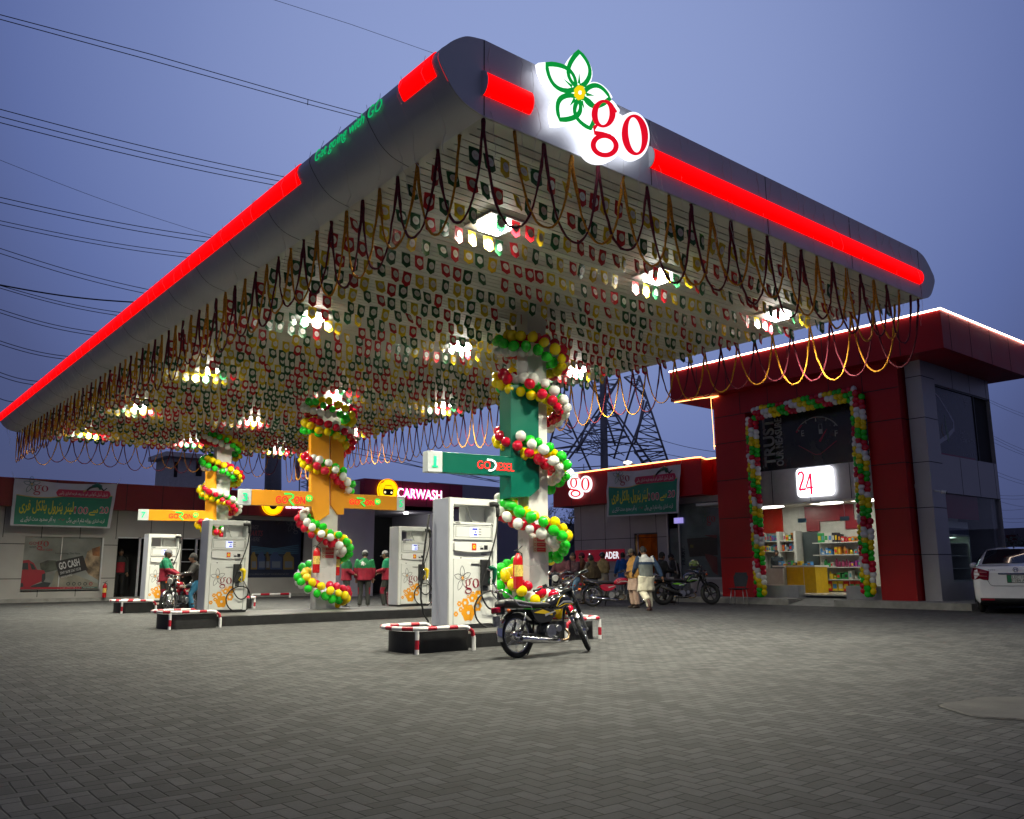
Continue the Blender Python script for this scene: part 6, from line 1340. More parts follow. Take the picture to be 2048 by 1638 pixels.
# ================================================================== URDU BANNERS
def banner(lbl,fr,tl,tr,br,bl,seed):
    """corners as photo spots on the frame"""
    C4=[Vector((*fr.px(*p),0)) for p in (tl,tr,br,bl)]; rr=random.Random(seed)
    W_=(C4[1]-C4[0]).length; H_=(C4[3]-C4[0]).length
    def S(u,v,c=0):   # u right, v up 0..1, gently rumpled cloth
        p=(C4[3]*(1-u)+C4[2]*u)*(1-v)+(C4[0]*(1-u)+C4[1]*u)*v
        wv=.035*math.sin(u*7+v*3+seed)+.018*math.sin(u*19-v*9)+.012*math.sin(v*14+u*5); p.y-=.045*H_*math.sin(PI*u)**2*v**6
        return (p.x,p.y,.10+wv+c)
    t=thing('banner',lbl,'banner',fr.P(*((C4[0]+C4[2])/2)),group='green Urdu petrol banners')
    def patch(m,u0,u1,v0,v1,c,mi,nu=24,nv=12,top=None):
        m.grid([[S(u0+(u1-u0)*i/nu,v0+((top(u0+(u1-u0)*i/nu) if top else v1)-v0)*j/nv,c) for i in range(nu+1)] for j in range(nv+1)],mi)
    m=MB(fr); patch(m,0,1,0,1,0,0,40,20); cl=m.build('cloth',[mat('banner white vinyl',(.50,.50,.52),.5,var=.06,vs=3)],t)
    m=MB(fr); tp=lambda u:.66-.05*math.sin(PI*min(1,u/.5))*(u<.5)+.09*max(0,(u-.35))
    patch(m,.03,.97,.03,.62,.004,1,30,14,top=lambda u:tp(u)+.02); patch(m,.03,.97,.028,.6,.008,0,30,14,top=tp)
    # pill
    P=[]
    for i in range(0,21): P.append((.415+.52*i/20,0))
    m.grid([[S(.40+.55*i/30,.66+(.045+.0)*0+ .0+ (.085*math.sqrt(max(0,1-(max(0,abs(i/30-.5)-.44)/.06)**2)))*s_+.09,.012) for i in range(31)] for s_ in (-1,-.5,0,.5,1)],2)
    m.build('print_colours',[mat('banner green',(.0,.19,.11),.45,var=.05,vs=3),mat('banner gold',(.50,.34,.08),.45,var=0),mat('banner crimson',(.42,.01,.06),.45,var=0)],t)
    m=MB(); pf=Fr((0,0,0),(1,0,0),(0,0,1),v=(0,1,0))
    def wtext(s,u0,v0,u1,v1,mi,bold=0,c=.018):
        tm=MB(pf); tm.text(s,u0,v0,u1,v1,0,0,0,bold); me=bpy.data.meshes.new('x'); tm.bm.to_mesh(me); tm.bm.free(); m.addmesh(me,mi,lambda v:fr.P(*S(v.x,v.y,c))); bpy.data.meshes.remove(me)
    wtext(shape_ur('پٹرول ڈیزل ڈلوائیں اور بذریعہ قرعہ اندازی پائیں'),.43,.69,.92,.80,0)
    wtext('20',.86,.32,.955,.48,3,.03,.016); wtext('20',.862,.332,.953,.468,2,.0,.02); wtext('100',.60,.29,.745,.46,3,.03,.016); wtext('100',.603,.302,.742,.448,2,0,.02)
    wtext(shape_ur('سے'),.755,.27,.845,.42,1,.02); wtext(shape_ur('لیٹر پٹرول بالکل فری'),.07,.24,.59,.56,1,.02)
    wtext(shape_ur('قرعہ اندازی روزانہ شام 5 بجے ہوگی'),.535,.07,.93,.21,0,.01); wtext(shape_ur('یہ آفر محدود مدت کیلئے ہے'),.09,.08,.425,.22,0,.01); wtext(shape_ur('نوٹ'),.455,.13,.515,.19,2,0,.022)
    m.build('lettering',[mat('banner white ink',(.60,.62,.60),.5,var=0),mat('banner yellow ink',(.62,.58,.02),.5,var=0),mat('banner red ink',(.42,.01,.05),.5,var=0),mat('banner white ink',(.60,.62,.60),.5,var=0)],t)
    m=MB(); 
    tm=MB(pf); emblem(tm,0,0,1,0,1,2,0,lw=.022); me=bpy.data.meshes.new('x'); tm.bm.to_mesh(me); tm.bm.free(); asp=W_/H_
    bm0=bmesh.new(); bm0.from_mesh(me); 
    for k,f in enumerate(bm0.faces): pass
    mp={}
    for v in bm0.verts: mp[v]=m.bm.verts.new(fr.P(*S(.085+v.co.x*.235,.665+v.co.y*.235*asp*.92,.012+v.co.z)))
    for f in bm0.faces:
        try: g_=m.bm.faces.new([mp[v] for v in f.verts]); g_.material_index=f.material_index
        except ValueError: pass
    bm0.free(); bpy.data.meshes.remove(me)
    m.build('emblem',[mat('banner dark green ink',(.01,.10,.07),.5,var=0),mat('banner maroon ink',(.30,.01,.04),.5,var=0),mat('banner gold',(.50,.34,.08),.45,var=0)],t)
    m=MB(); Q=lambda u,v,c=.02:tuple(fr.P(*S(u,v,c)))
    m.tube([Q(.70,.83),Q(.73,.90),Q(.76,.93)],[.03,.045,.05],8,1,raw=True); m.tube([Q(.75,.93),Q(.80,.97),Q(.83,.93),Q(.84,.86)],[.05,.1,.09,.05],8,0,raw=True); m.tube([Q(.83,.92),Q(.87,.84),Q(.90,.90)],[.05,.03,.02],8,1,raw=True)
    m.tube([Q(.67,.80),Q(.70,.85)],[.03,.02],6,2,raw=True)
    m.build('nozzle_picture',[mat('banner dark green ink',(.01,.10,.07),.5,var=0),BLACKP,mat('banner gold',(.50,.34,.08),.45,var=0)],t)
    # cloth ink above must follow the flattened tube
    m=MB()
    for k in (0,1): p=fr.P(*S(k,1)); m.tube([tuple(p),tuple(p+Vector((0,0,.25))+fr.u*(.12*(2*k-1)))],.006,4,raw=True)
    m.build('tie_rope',WHITE,t)
banner('green and white Urdu petrol banner hung on the low red fascia beside the go sign',Fr((LF-.05,0,0),(0,-1,0),(-1,0,0)),(1217,944),(1363,929),(1361,1026),(1218,1034),1)

# ================================================================== FAR LEFT BUILDING
WY=39.0; fw_=FY(WY); fwf=FY(WY-.5)
lb=thing('lube_building','long low grey building with red fascia across the back left','building',(8,40,0))
zt2,zb2=fwf.px(240,967)[1],fwf.px(240,1020)[1]; XR2=20.3
m=MB(); m.box(-6,XR2,WY-.5,WY+3,zb2,zt2,0)
for x_ in (112,253,325,388,497,600): a=fwf.px(x_,1000)[0]; m.box(a-.012,a+.012,WY-.503,WY-.49,zb2+.002,zt2-.002,1)
m.build('fascia',[mat('red panel far',(.20,.004,.010),.4,var=.05),DARK],lb)
ops=[(fw_.px(45,1130)[0],fw_.px(204,1130)[0],fw_.px(120,1180)[1],fw_.px(120,1074)[1]),(fw_.px(232,1130)[0],fw_.px(287,1130)[0],.15,fw_.px(250,1074)[1]),(fw_.px(362,1130)[0],fw_.px(400,1130)[0],.15,fw_.px(380,1076)[1]),(fw_.px(470,1130)[0],fw_.px(602,1130)[0],fw_.px(550,1155)[1],fw_.px(550,1041)[1])]
m=MB(); cx_=-6.
for a0,a1,b0,b1 in ops:
    m.box(cx_,a0,WY,WY+.2,0,zb2,0); m.box(a0,a1,WY,WY+.2,b1,zb2,0)
    if b0>.2: m.box(a0,a1,WY,WY+.2,0,b0,0)
    cx_=a1
m.box(cx_,XR2,WY,WY+.2,0,zb2,0)
for zz in (fw_.px(0,1087)[1],fw_.px(0,1158)[1]):
    m.box(-6,ops[0][0],WY-.003,WY+.01,zz-.014,zz+.014,1); m.box(ops[0][1],ops[1][0],WY-.003,WY+.01,zz-.014,zz+.014,1)
for x_ in (8,85,162,234,303,368): a=fw_.px(x_,1050)[0]; m.box(a-.012,a+.012,WY-.0032,WY+.01,fw_.px(0,1074)[1],zb2,1)
for x_ in (74,150): a=fw_.px(x_,1190)[0]; m.box(a-.012,a+.012,WY-.0032,WY+.01,.2,fw_.px(0,1181)[1],1)
m.build('wall',[mat('warm grey panel',(.33,.32,.30),.45,metal=.1,var=.06,vs=1),DARK],lb)
m=MB(); m.box(-6,XR2,WY-.35,WY,0,.14,0); m.build('plinth_step',CONC,lb)
# poster window
a0,a1,b0,b1=ops[0]; m=MB(fw_); m.box(a0,a1,b0,b1,-.12,-.08,0); W_=a1-a0;H_=b1-b0
E_=lambda zx,zy:fw_.px(zx/5.85,940+zy/5.85)
m.poly([E_(470,1090),E_(560,1055),E_(660,1060),E_(670,1170),E_(540,1200),E_(480,1160)],-.079,-.076,4)
m.poly([E_(660,1180),E_(900,1230),E_(1150,1330),E_(1150,1365),E_(600,1365)],-.079,-.075,5)
m.poly([E_(1030,950),E_(1175,895),E_(1175,1300),E_(1040,1220),E_(980,1120)],-.078,-.074,6); m.poly([E_(1080,920),E_(1175,890),E_(1170,1010),E_(1090,1000)],-.073,-.070,7)
m.poly([E_(232,1370),E_(252,1060),E_(340,1050),E_(400,1090),E_(440,1165),E_(520,1175),E_(535,1210),E_(520,1290),E_(380,1350),E_(330,1385)],-.072,-.066,1)
m.poly([E_(252,1090),E_(330,1085),E_(335,1165),E_(255,1165)],-.065,-.063,3); m.poly([E_(350,1085),E_(395,1105),E_(425,1165),E_(375,1165)],-.065,-.063,3); m.poly([E_(495,1220),E_(535,1205),E_(535,1270),E_(510,1320),E_(490,1310)],-.064,-.062,3); m.poly([E_(232,1330),E_(270,1320),E_(280,1365),E_(240,1375)],-.064,-.062,3); m.poly([E_(380,1352),E_(520,1310),E_(600,1320),E_(570,1368),E_(340,1380)],-.0635,-.0615,3)
m.poly([E_(650,1070),E_(975,1000),E_(1030,1165),E_(700,1258)],-.062,-.056,2)
f=m.fr; u_=(Vector(E_(975,1000))-Vector(E_(650,1070))).normalized(); o=Vector(E_(700,1170)); m.fr=Fr(f.P(o.x,o.y),f.u*u_.x+f.v*u_.y,f.n,v=f.v*u_.x-f.u*u_.y)
L_=(Vector(E_(940,1110))-o).length; m.text('GO CASH',0,0,L_,.30,-.054,8,bold=.03); m.text('2047 5678 2367 5578',0,-.19,L_,-.08,-.054,8); m.text('FAROOQ AHMED',0,-.36,L_*.55,-.26,-.054,8); m.fr=f
for s_,z0,z1,mi in (('GO',(345,875),(430,840),1),('Easy',(430,865),(505,845),1),('with',(345,910),(430,885),3),('Cash Card',(460,942),(615,920),1),('Introducing The New',(650,990),(945,965),3)):
    a,b=E_(*z0); c,d=E_(*z1); m.text(s_,a,b,c,d,-.06,mi)
a,b=E_(432,935); go(m,(a,b),.42,1,-.058)
m.poly([E_(222,1372),E_(1145,1365),E_(1140,1388),E_(222,1398)],-.0605,-.058,1); m.poly([E_(960,1367),E_(1145,1365),E_(1140,1386),E_(955,1388)],-.0575,-.056,9)
for k in range(5): a,b=E_(802+k*66,1332); m.ring((a,b),(.07,.07),(.045,.045),-.06,14,3 if k<4 else 1)
m.text('1199 7777 92 111',*E_(710,1386),*E_(935,1374),-.055,8); m.text('www',*E_(975,1384),*E_(1110,1372),-.055,8)
m.build('window_poster',[mat('poster grey sky',(.20,.215,.20),.35,var=.35,vs=.7),mat('poster car red',(.25,.008,.02),.35,var=0),mat('card black',(.012,.012,.014),.3,var=0),mat('poster near black',(.014,.02,.025),.4,var=0),mat('poster hills',(.05,.06,.045),.5,var=.5,vs=3),mat('poster road',(.20,.19,.15),.4,var=.2,vs=2),mat('poster blossom',(.24,.17,.10),.5,var=.6,vs=3),mat('poster orange tree',(.22,.08,.02),.5,var=.5,vs=4),mat('card silver text',(.45,.45,.45),.4,var=0),mat('poster teal',(.02,.09,.07),.4,var=0)],lb)
m=MB(fw_)
for q_ in ((a0,a1,b0-.06,b0),(a1-.06,a1,b0,b1),(a0+W_*.46,a0+W_*.47,b0,b1)): m.box(*q_,-.10,.0 if q_[0]!=a0+W_*.46 else -.06,0)
m.build('window_frame',ALU,lb)
# doors
for k,(a0,a1,b0,b1) in enumerate(ops[1:3]):
    m=MB(fw_); m.box(a0-.5,a1+.5,0,b1+.2,-1.6,-1.5,1); m.box(a0-.6,a0-.5,0,b1+.2,-1.6,-.2,1); m.box(a1+.5,a1+.6,0,b1+.2,-1.6,-.2,1); m.box(a0-.6,a1+.6,b1+.2,b1+.3,-1.6,-.2,1); m.box(a1-.25,a1-.16,b0,b1,-.12,-.02,0); m.box(a0,a1,b1-.05,b1,-.12,-.02,0)
    if k==1:
        for j in range(5): m.box(a0,a1+.0,b0+.35+j*.55,b0+.38+j*.55,-.3,-.27,0)
    m.build('door_frame',[ALU,DARK],lb)
person('dim figure in a red top standing inside the dark doorway at far left',(fw_.px(252,1130)[0],WY+.9,.1),PI,{},dict(top=((.03,.03,.03),(.25,.01,.02)),paint=lambda c:1 if (c.z<1.25 and abs(c.x)<.14) else 0,legs=(.015,.015,.015)),1.2)
# lubricants poster
a0,a1,b0,b1=ops[3]; m=MB(fw_); m.box(a0,a1,b0,b1,-.12,-.08,0); T_=lambda zx,zy:fw_.px(300+zx/3.996,950+zy/3.996)
for s_,z0,z1,mi in (('ENERGY',(770,430),(878,400),1),('STARTS',(770,485),(908,445),2),('HERE',(812,528),(885,498),1),('GO LUBRICANTS  LET YOUR ENGINE REV',(790,800),(1120,785),1)):
    a,b=T_(*z0); c,d=T_(*z1); m.text(s_,a,b,c,d,-.075,mi,shear=.2)
for k in range(5): m.ribbon([T_(815,570+k*13),T_(1000,590+k*9),T_(1195,560+k*16)],.05,-.076+.0002*k,3)
for k,(x_,w_,mi) in enumerate(((810,50,4),(865,70,5),(925,40,6),(965,95,5),(1070,85,4))):
    m.poly([T_(x_,755),T_(x_+w_,755),T_(x_+w_,660),T_(x_+w_*.7,640),T_(x_+w_*.65,615),T_(x_+w_*.3,615),T_(x_,650)],-.074,-.066,mi); m.poly([T_(x_+w_*.15,740),T_(x_+w_*.85,740),T_(x_+w_*.85,690),T_(x_+w_*.15,690)],-.065,-.064,7)
a,b=T_(1090,470); emblem(m,a,b,.9,1,1,1,-.075,lw=.02)
m.build('window_poster',[mat('poster night blue',(.012,.018,.04),.3,var=.4,vs=.8),mat('poster faint grey',(.12,.12,.13),.4,var=0),mat('poster faint red',(.22,.03,.04),.4,var=0),mat('poster blue streak',(.03,.09,.15),.4,var=0),mat('can ochre',(.16,.11,.03),.4,var=0),mat('can blue',(.03,.05,.12),.4,var=0),mat('can brown',(.08,.06,.03),.4,var=0),mat('can label',(.10,.12,.16),.4,var=0)],lb)
m=MB(fw_); m.box(a0-.1,a0,b0,b1,-.1,.0); m.box(a1,a1+.1,b0,b1,-.1,.0); m.build('window_frame',STEEL,lb)
# half hidden round sign behind the middle arm sign
def roundsign(lbl,fr,c,rad,drop):
    t=thing('round_sign',lbl,'sign',fr.P(*c),group='round yellow glowing signs')
    m=MB(fr); m.poly([(c[0]+rad*math.cos(2*PI*k/40),c[1]+rad*math.sin(2*PI*k/40)) for k in range(40)],.02,.12,0); m.build('disc',glow('sign amber',(1,.60,.0),1.5),t)
    m=MB(fr); m.ring(c,(rad*.99,rad*.99),(rad*.90,rad*.90),.123,40,1); m.build('rim',glow('sign orange rim',(1,.22,.0),1.2),t)
    m=MB(fr)
    if drop:
        m.poly([(c[0]+rad*.36*math.cos(t_)*(1 if math.sin(t_)<0 else 1-.5*math.sin(t_)),c[1]-.12*rad+rad*(.36 if math.sin(t_)<0 else .8)*math.sin(t_)) for t_ in [2*PI*k/30 for k in range(30)]],.121,.128,0)
    else:
        X=lambda x,y:(c[0]+x*rad,c[1]+y*rad)
        m.poly([X(-.5,-.30),X(-.52,-.02),X(-.42,.12),X(.42,.12),X(.52,-.02),X(.5,-.30),X(.36,-.42),X(-.36,-.42)],.121,.127,0); m.ribbon([X(-.40,.12),X(-.30,.42),X(.30,.42),X(.40,.12)],.06*rad,.128,0)
        m.poly([X(-.64,.12),X(-.48,.16),X(-.48,.06)],.121,.127,0); m.poly([X(.64,.12),X(.48,.16),X(.48,.06)],.121,.127,0)
        m.ribbon([X(-.72,.62),X(-.55,.66),X(-.42,.74)],.07*rad,.127,0); m.ribbon([X(-.66,.62),X(-.70,.2),X(-.66,-.2)],.02*rad,.127,0)
        for sd in (-1,1): m.poly([(c[0]+sd*.32*rad+.10*rad*math.cos(2*PI*k/14),c[1]-.18*rad+.10*rad*math.sin(2*PI*k/14)) for k in range(14)],.127,.130,1)
    m.build('pictogram',[mat('sign black',(.012,.01,.01),.5,var=0),glow('sign pale yellow',(1,.85,.4),1.5)],t); return t
f3=FY(WY-.52); cc=f3.px(544.5,1008); rad=abs(f3.px(566,1008)[0]-cc[0]); roundsign('round yellow glowing sign half hidden behind the middle arm sign',f3,cc,rad,True)
m=MB(f3); 
for k in range(3): a,b=f3.px(571+k*12.5,1016.5); c,_=f3.px(581+k*12.5,1016.5); m.box(a,c,b,b+.5,.02,.08,0)
tag(m.build('glowing_letters',glow('white letters pink',(1,.62,.85),2.4)),'lower edges of white glowing letters just under the middle arm sign','sign')

# ================================================================== CAR WASH
CY=36.0; fc=FY(CY)
cw=thing('car_wash','car wash bay with crimson fascia and white glowing lettering','building',(23,37.5,0))
x0=fc.px(728,980)[0]; x1=fc.px(925,990)[0]; zt3=fc.px(820,963)[1]; zb3=fc.px(820,1012)[1]
m=MB(); m.box(x0,x1,CY,CY+6,zb3,zt3,0)
for x_ in (755,805,853,900): a=fc.px(x_,980)[0]; m.box(a-.012,a+.012,CY-.003,CY+.01,zb3+.002,zt3-.002,1)
m.build('fascia',[mat('crimson panel',(.24,.006,.05),.4,var=.05),DARK],cw)
px0,px1=fc.px(687,1100)[0],fc.px(738,1100)[0]; px2=fc.px(757,1100)[0]
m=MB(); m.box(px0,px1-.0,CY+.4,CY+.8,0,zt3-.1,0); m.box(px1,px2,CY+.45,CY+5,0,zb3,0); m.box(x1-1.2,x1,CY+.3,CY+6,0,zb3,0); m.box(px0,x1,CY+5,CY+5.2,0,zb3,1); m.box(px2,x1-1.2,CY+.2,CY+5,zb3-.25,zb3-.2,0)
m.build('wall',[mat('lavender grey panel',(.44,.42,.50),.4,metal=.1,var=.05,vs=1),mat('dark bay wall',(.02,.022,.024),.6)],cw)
a=fc.px(838,1018); m=MB(); m.cyl((a[0],CY+1.2,zb3-.28),.12,.05); m.build('downlight',glow('downlight',(1,1,.95),14),cw); lamp('lamp','POINT',(a[0],CY+1.2,zb3-.5),16,(1,.98,.9),.1,cw)
m=MB(fc); (a0,b0),(a1,b1)=fc.px(792,994),fc.px(881,974); b1=b0+ (fc.px(838,974)[1]-fc.px(838,993)[1])*.92
m.text('CARWASH',a0,b0-.03,a1,b1,.12,0,.02,bold=.006); tag(m.build('glowing_letters',glow('carwash letters',(1,.86,.95),2.0)),'white glowing capital letters spelling the car wash name with pink halo','sign')
m=MB(fc); m.text('CARWASH',a0-.04,b0-.07,a1+.04,b1+.04,.03,0,.02,bold=.02); tag(m.build('halo_letters',glow('carwash halo',(1,.03,.35),.9)),'pink backlight behind the white car wash letters','sign')
cc=fc.px(774,981); rad=abs(fc.px(794,981)[0]-cc[0]); roundsign('round yellow glowing sign with a car beside the car wash letters',fc,cc,rad,False)
# plain lavender wall running behind the pumps to the right
m=MB(); w0=px(925,969,1,39); w1=px(1030,976,1,39); m.box(x1+.02,33.5,39,39.25,0,w0.z,0); tag(m.build('boundary_wall',mat('lavender plaster wall',(.30,.29,.36),.8,var=.06,vs=.5)),'plain grey lavender boundary wall behind the diesel arm sign','wall')

banner('green and white Urdu petrol banner at the far left above the card poster',Fr((0,WY-.55,0),(1,0,0),(0,-1,0)),(28,957.5),(233,969),(219,1056.5),(19.5,1051),4)

# ================================================================== WHITE CAR
def car():
    c0=px(1962,1228,2,0); fwd=(FWD*.858+RGT*.513).normalized(); rgt=Vector((fwd.y,-fwd.x,0)); S=1.19
    hy=.74                                               # half track to the outer tyre wall
    o=c0+rgt*(hy*S)+fwd*(-.55*S)*0+fwd*.1
    t=thing('white_car','white sedan parked facing away at the right edge','car',(o.x,o.y,0),ang(fwd),sc=S)
    WP=mat('white car paint',(.66,.67,.70),.22,coat=.9,var=.03); GL=mat('tinted car glass',(.012,.014,.02),.05,var=0,coat=.6); 
    # sections along y (0 = rear bumper): (y, [ (halfwidth,z) from sill up to the centre line ])
    def sec(y,w,zs,zb,zr,wr,dw=0): return y,w,zs,zb,zr,wr
    S_=[(0.00,.70,.34,.86,.88,.60),(.02,.80,.26,.92,.98,.66),(.10,.83,.22,.94,1.02,.70),(.35,.845,.20,.95,1.04,.72),(.55,.85,.20,.95,1.06,.72),(.85,.85,.20,.95,1.25,.64),(1.15,.85,.20,.95,1.40,.58),(1.5,.85,.2,.95,1.455,.56),(2.1,.85,.2,.95,1.47,.56),(2.6,.85,.2,.95,1.44,.56),(3.1,.85,.2,.95,1.22,.62),(3.45,.84,.2,.94,1.00,.72),(3.9,.83,.2,.90,.95,.70),(4.2,.80,.22,.80,.84,.66),(4.38,.66,.30,.66,.70,.5)]
    rows=[]
    for y,w,zs,zb,zr,wr in S_:
        half=[(w*.90,zs),(w*.985,zs+.10),(w,(zs+zb)*.52),(w*.99,zb-.10),(w*.955,zb-.01),((w*.955+wr)/2+.02,(zb+zr)/2),(wr,zr-.045*(zr>1.1)-.005),(wr*.6,zr-.005),(0,zr+.005)]
        rows.append([(-a,y,b) for a,b in half]+[(a,y,b) for a,b in half[-2::-1]])
    m=MB(); m.grid(rows); m.face(rows[0]); m.face(rows[-1]); m.build('body',WP,t,world=False)
    # rear window, side windows
    m=MB(); m.face([(-.66,.57,1.085),(.66,.57,1.085),(.575,1.12,1.372),(.40,1.16,1.395),(-.40,1.16,1.395),(-.575,1.12,1.372)]); 
    b=[(-.66,.57,1.085),(.66,.57,1.085),(.57,1.12,1.375),(-.57,1.12,1.375)]
    m.bm.free(); m=MB()
    def rearp(u,v): 
        y=.575+.56*v; zr=1.06+(1.25-1.06)*min(1,(y-.55)/.3) if y<.85 else 1.25+(1.40-1.25)*(y-.85)/.3; wr=.70-.12*v; return (u*wr*.93,y-.012,zr+.018-.03*abs(u)**3)
    m.grid([[rearp(-1+2*i/12,j/6) for i in range(13)] for j in range(7)]); m.build('rear_window',GL,t,world=False)
    for sd in (-1,1):
        m=MB(); m.face([(sd*.825,.95,1.00),(sd*.825,1.9,1.00),(sd*.62,1.85,1.40),(sd*.63,1.35,1.39)]); m.face([(sd*.825,1.96,1.00),(sd*.825,3.0,1.00),(sd*.66,2.62,1.38),(sd*.62,1.92,1.40)]); m.build('side_window',GL,t,world=False)
    # boot lid line, number plate recess, chrome strip, lamps
    rf=Fr((0,0,0),(1,0,0),(0,-1,0))
    m=MB(rf); k_=[( -.50,.62),(-.46,.60),(.46,.60),(.50,.62),(.56,.80),(.62,.92)]
    m.ribbon([(-.66,.94),(-.55,.72),(-.50,.62),(-.44,.60),(.44,.60),(.50,.62),(.55,.72),(.66,.94)],.008,.012,0); m.build('boot_seam',DARK,t,world=False)
    m=MB(rf); m.box(-.34,.34,.845,.875,-.02,.022,0,.006); m.build('chrome_strip',mat('dark chrome',(.35,.36,.4),.15,metal=1,var=0),t,world=False)
    m=MB(rf); m.box(-.18,.19,.665,.835,-.01,.018,0,.01); m.box(-.17,-.095,.675,.825,.018,.021,1); m.box(-.09,.175,.675,.825,.018,.021,2); m.text('LEC 10',-.075,.755,.16,.815,.023,3); m.text('1184 A',-.075,.685,.16,.745,.023,3)
    m.build('number_plate',[BLACKP,mat('plate green',(.01,.14,.06),.4,var=0),mat('plate white',(.5,.52,.5),.4,var=0),DARK],t,world=False)
    m=MB(rf); m.ring((.0,.945),(.052,.052),(.044,.044),.016,20); m.ribbon([(-.03,.975),(-.022,.915)],.012,.017); m.ribbon([(.03,.975),(.022,.915)],.012,.017); m.ribbon([(-.026,.945),(.026,.945)],.010,.018); m.text('CITY',-.52,.925,-.38,.955,.016); m.build('badge',mat('dark chrome',(.35,.36,.4),.15,metal=1,var=0),t,world=False)
    for sd in (-1,1):
        m=MB(); P=[(.50,.80,-.03),(.60,.98,-.02)]
        pts=[(sd*.50,-.012,.915),(sd*.70,.0,.975),(sd*.815,.10,.985),(sd*.856,.30,.95),(sd*.858,.22,.74),(sd*.80,.02,.73),(sd*.53,-.012,.72)]
        c=(sd*.68,-.03,.84); 
        for i in range(len(pts)): m.face([c,pts[i],pts[(i+1)%len(pts)]],0,True)
        c2=(sd*.86,.14,.85); m.face([c2,pts[2],pts[3]],0); m.face([c2,pts[3],pts[4]],0); m.face([c2,pts[4],pts[5]],0); m.face([c2,pts[5],pts[2]],0)
        for zz in (.80,.88): m.tube([(sd*.55,-.032,zz),(sd*.66,-.042,zz+.01),(sd*.80,.01,zz+.015)],.008,5,1)
        m.build('tail_lamp',[mat('car tail red',(.16,.0,.012),.15,coat=.8,var=0),mat('car tail bright',(.45,.15,.15),.2,var=0)],t,world=False)
    m=MB(); m.grid([[(a,y,z) for a in (-.72,-.4,0,.4,.72)] for y,z in ((-.03,.34),(-.035,.30),(.05,.22),(.4,.2))]); m.box(-.70,-.45,-.045,-.02,.29,.33,1); m.build('bumper_diffuser',[BLACKP,mat('reflector red',(.2,.0,.01),.3,var=0)],t,world=False)
    m=MB(); m.box(-.7,.7,.3,4.0,.17,.3); m.box(.1,.45,.2,.7,.17,.26); m.build('underbody',DARK,t,world=False)
    m=MB(); m.tube([(.0,1.45,1.455),(.0,1.38,1.50),(.0,1.34,1.54)],[.02,.012,.004],6); m.build('antenna',BLACKP,t,world=False)
    for sx in (-1,1):
        for yy in (.78,3.35):
            w=bpy.data.objects.new('wheel',None); COL.objects.link(w); w.parent=t; w.location=(sx*.74,yy,.30)
            m=MB(); m.torus((0,0,0),.235,.068,ax=0,n=30,m=12); m.cyl((0,0,0),.24,.15,0,30); m.build('tyre',RUBBER,w,world=False)
            m=MB(); m.cyl((sx*.08,0,0),.19,.02,0,24); m.build('rim',ALU,w,world=False)
        m=MB(); m.box(min(sx*.845,sx*.63),max(sx*.845,sx*.63),.93,.96,.10,.34); m.build('mud_flap',BLACKP,t,world=False)
        m=MB(); m.ball((sx*.93,2.95,1.05),.10,10,sc=(1,.6,.75)); m.build('mirror',WP,t,world=False)
    # dark wheel arches
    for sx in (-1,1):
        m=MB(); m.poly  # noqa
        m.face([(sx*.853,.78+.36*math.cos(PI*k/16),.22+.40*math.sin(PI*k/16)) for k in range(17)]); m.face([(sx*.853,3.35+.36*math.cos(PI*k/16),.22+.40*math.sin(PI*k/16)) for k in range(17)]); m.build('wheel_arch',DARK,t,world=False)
car()

# ================================================================== BACKGROUND
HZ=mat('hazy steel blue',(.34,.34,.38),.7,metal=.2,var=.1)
# lattice pylon straddling behind the low building
PD=95.0; u=FWD; base=px(1210,1100,2,0)
pc=CAM+ (FWD*PD)+RGT*((1212-1024)/1726*PD); pc.z=0
def Q(x,y,d=0):
    r_=_fw*FPX+_r*(x-W0/2)+_u*(H0/2-y); k=(PD+d)/r_.dot(_F); return CAM+r_*k
py=thing('transmission_pylon','huge dark lattice pylon rising behind the low red building','pylon',(pc.x,pc.y,0))
m=MB()
def bar(a,b,r_,d0=0,d1=0): m.tube([tuple(Q(*a,d0)),tuple(Q(*b,d1))],r_,6,raw=True)
m.tube([tuple(Q(1212,1130,0)),tuple(Q(1209,950,0)),tuple(Q(1206,760,0)),tuple(Q(1205,640,0))],[.5,.45,.38,.34],12,raw=True)
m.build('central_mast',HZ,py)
Z3=lambda x,y:(1080+x/7.314,740+y/7.314)
m=MB()
legs=[((1450,80),(1900,1420)),((1450,80),(1080,1300)),((1170,110),(300,1380)),((740,140),(880,480)),((1230,100),(1560,400)),((1560,480),(1230,1400)),((880,430),(1100,1100)),((1010,480),(1680,1430)),((960,400),(1530,1420)),((380,230),(120,1170)),((340,560),(760,1500)),((700,720),(540,1200)),((880,680),(320,1440)),((1560,460),(1380,1090)),((1380,1200),(1600,1430)),((1520,440),(1400,1060)),((700,180),(960,520)),((1170,110),(560,1170))]
for i,(a,b) in enumerate(legs): bar(Z3(*a),Z3(*b),.115,(i%3-1)*3,(i%3-1)*3)
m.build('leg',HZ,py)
m=MB()
rr=random.Random(8)
def zig(a0,a1,b0,b1,n,r_=.05,d=0):
    for k in range(n+1):
        t=k/n; p=(a0[0]+(a1[0]-a0[0])*t,a0[1]+(a1[1]-a0[1])*t); q=(b0[0]+(b1[0]-b0[0])*t,b0[1]+(b1[1]-b0[1])*t); bar(Z3(*p),Z3(*q),r_,d,-d)
        if k<n:
            t2=(k+1)/n; q2=(b0[0]+(b1[0]-b0[0])*t2,b0[1]+(b1[1]-b0[1])*t2); p2=(a0[0]+(a1[0]-a0[0])*t2,a0[1]+(a1[1]-a0[1])*t2); bar(Z3(*p),Z3(*q2),r_,d,-d); 
            if k%2: bar(Z3(*q),Z3(*p2),r_,-d,d)
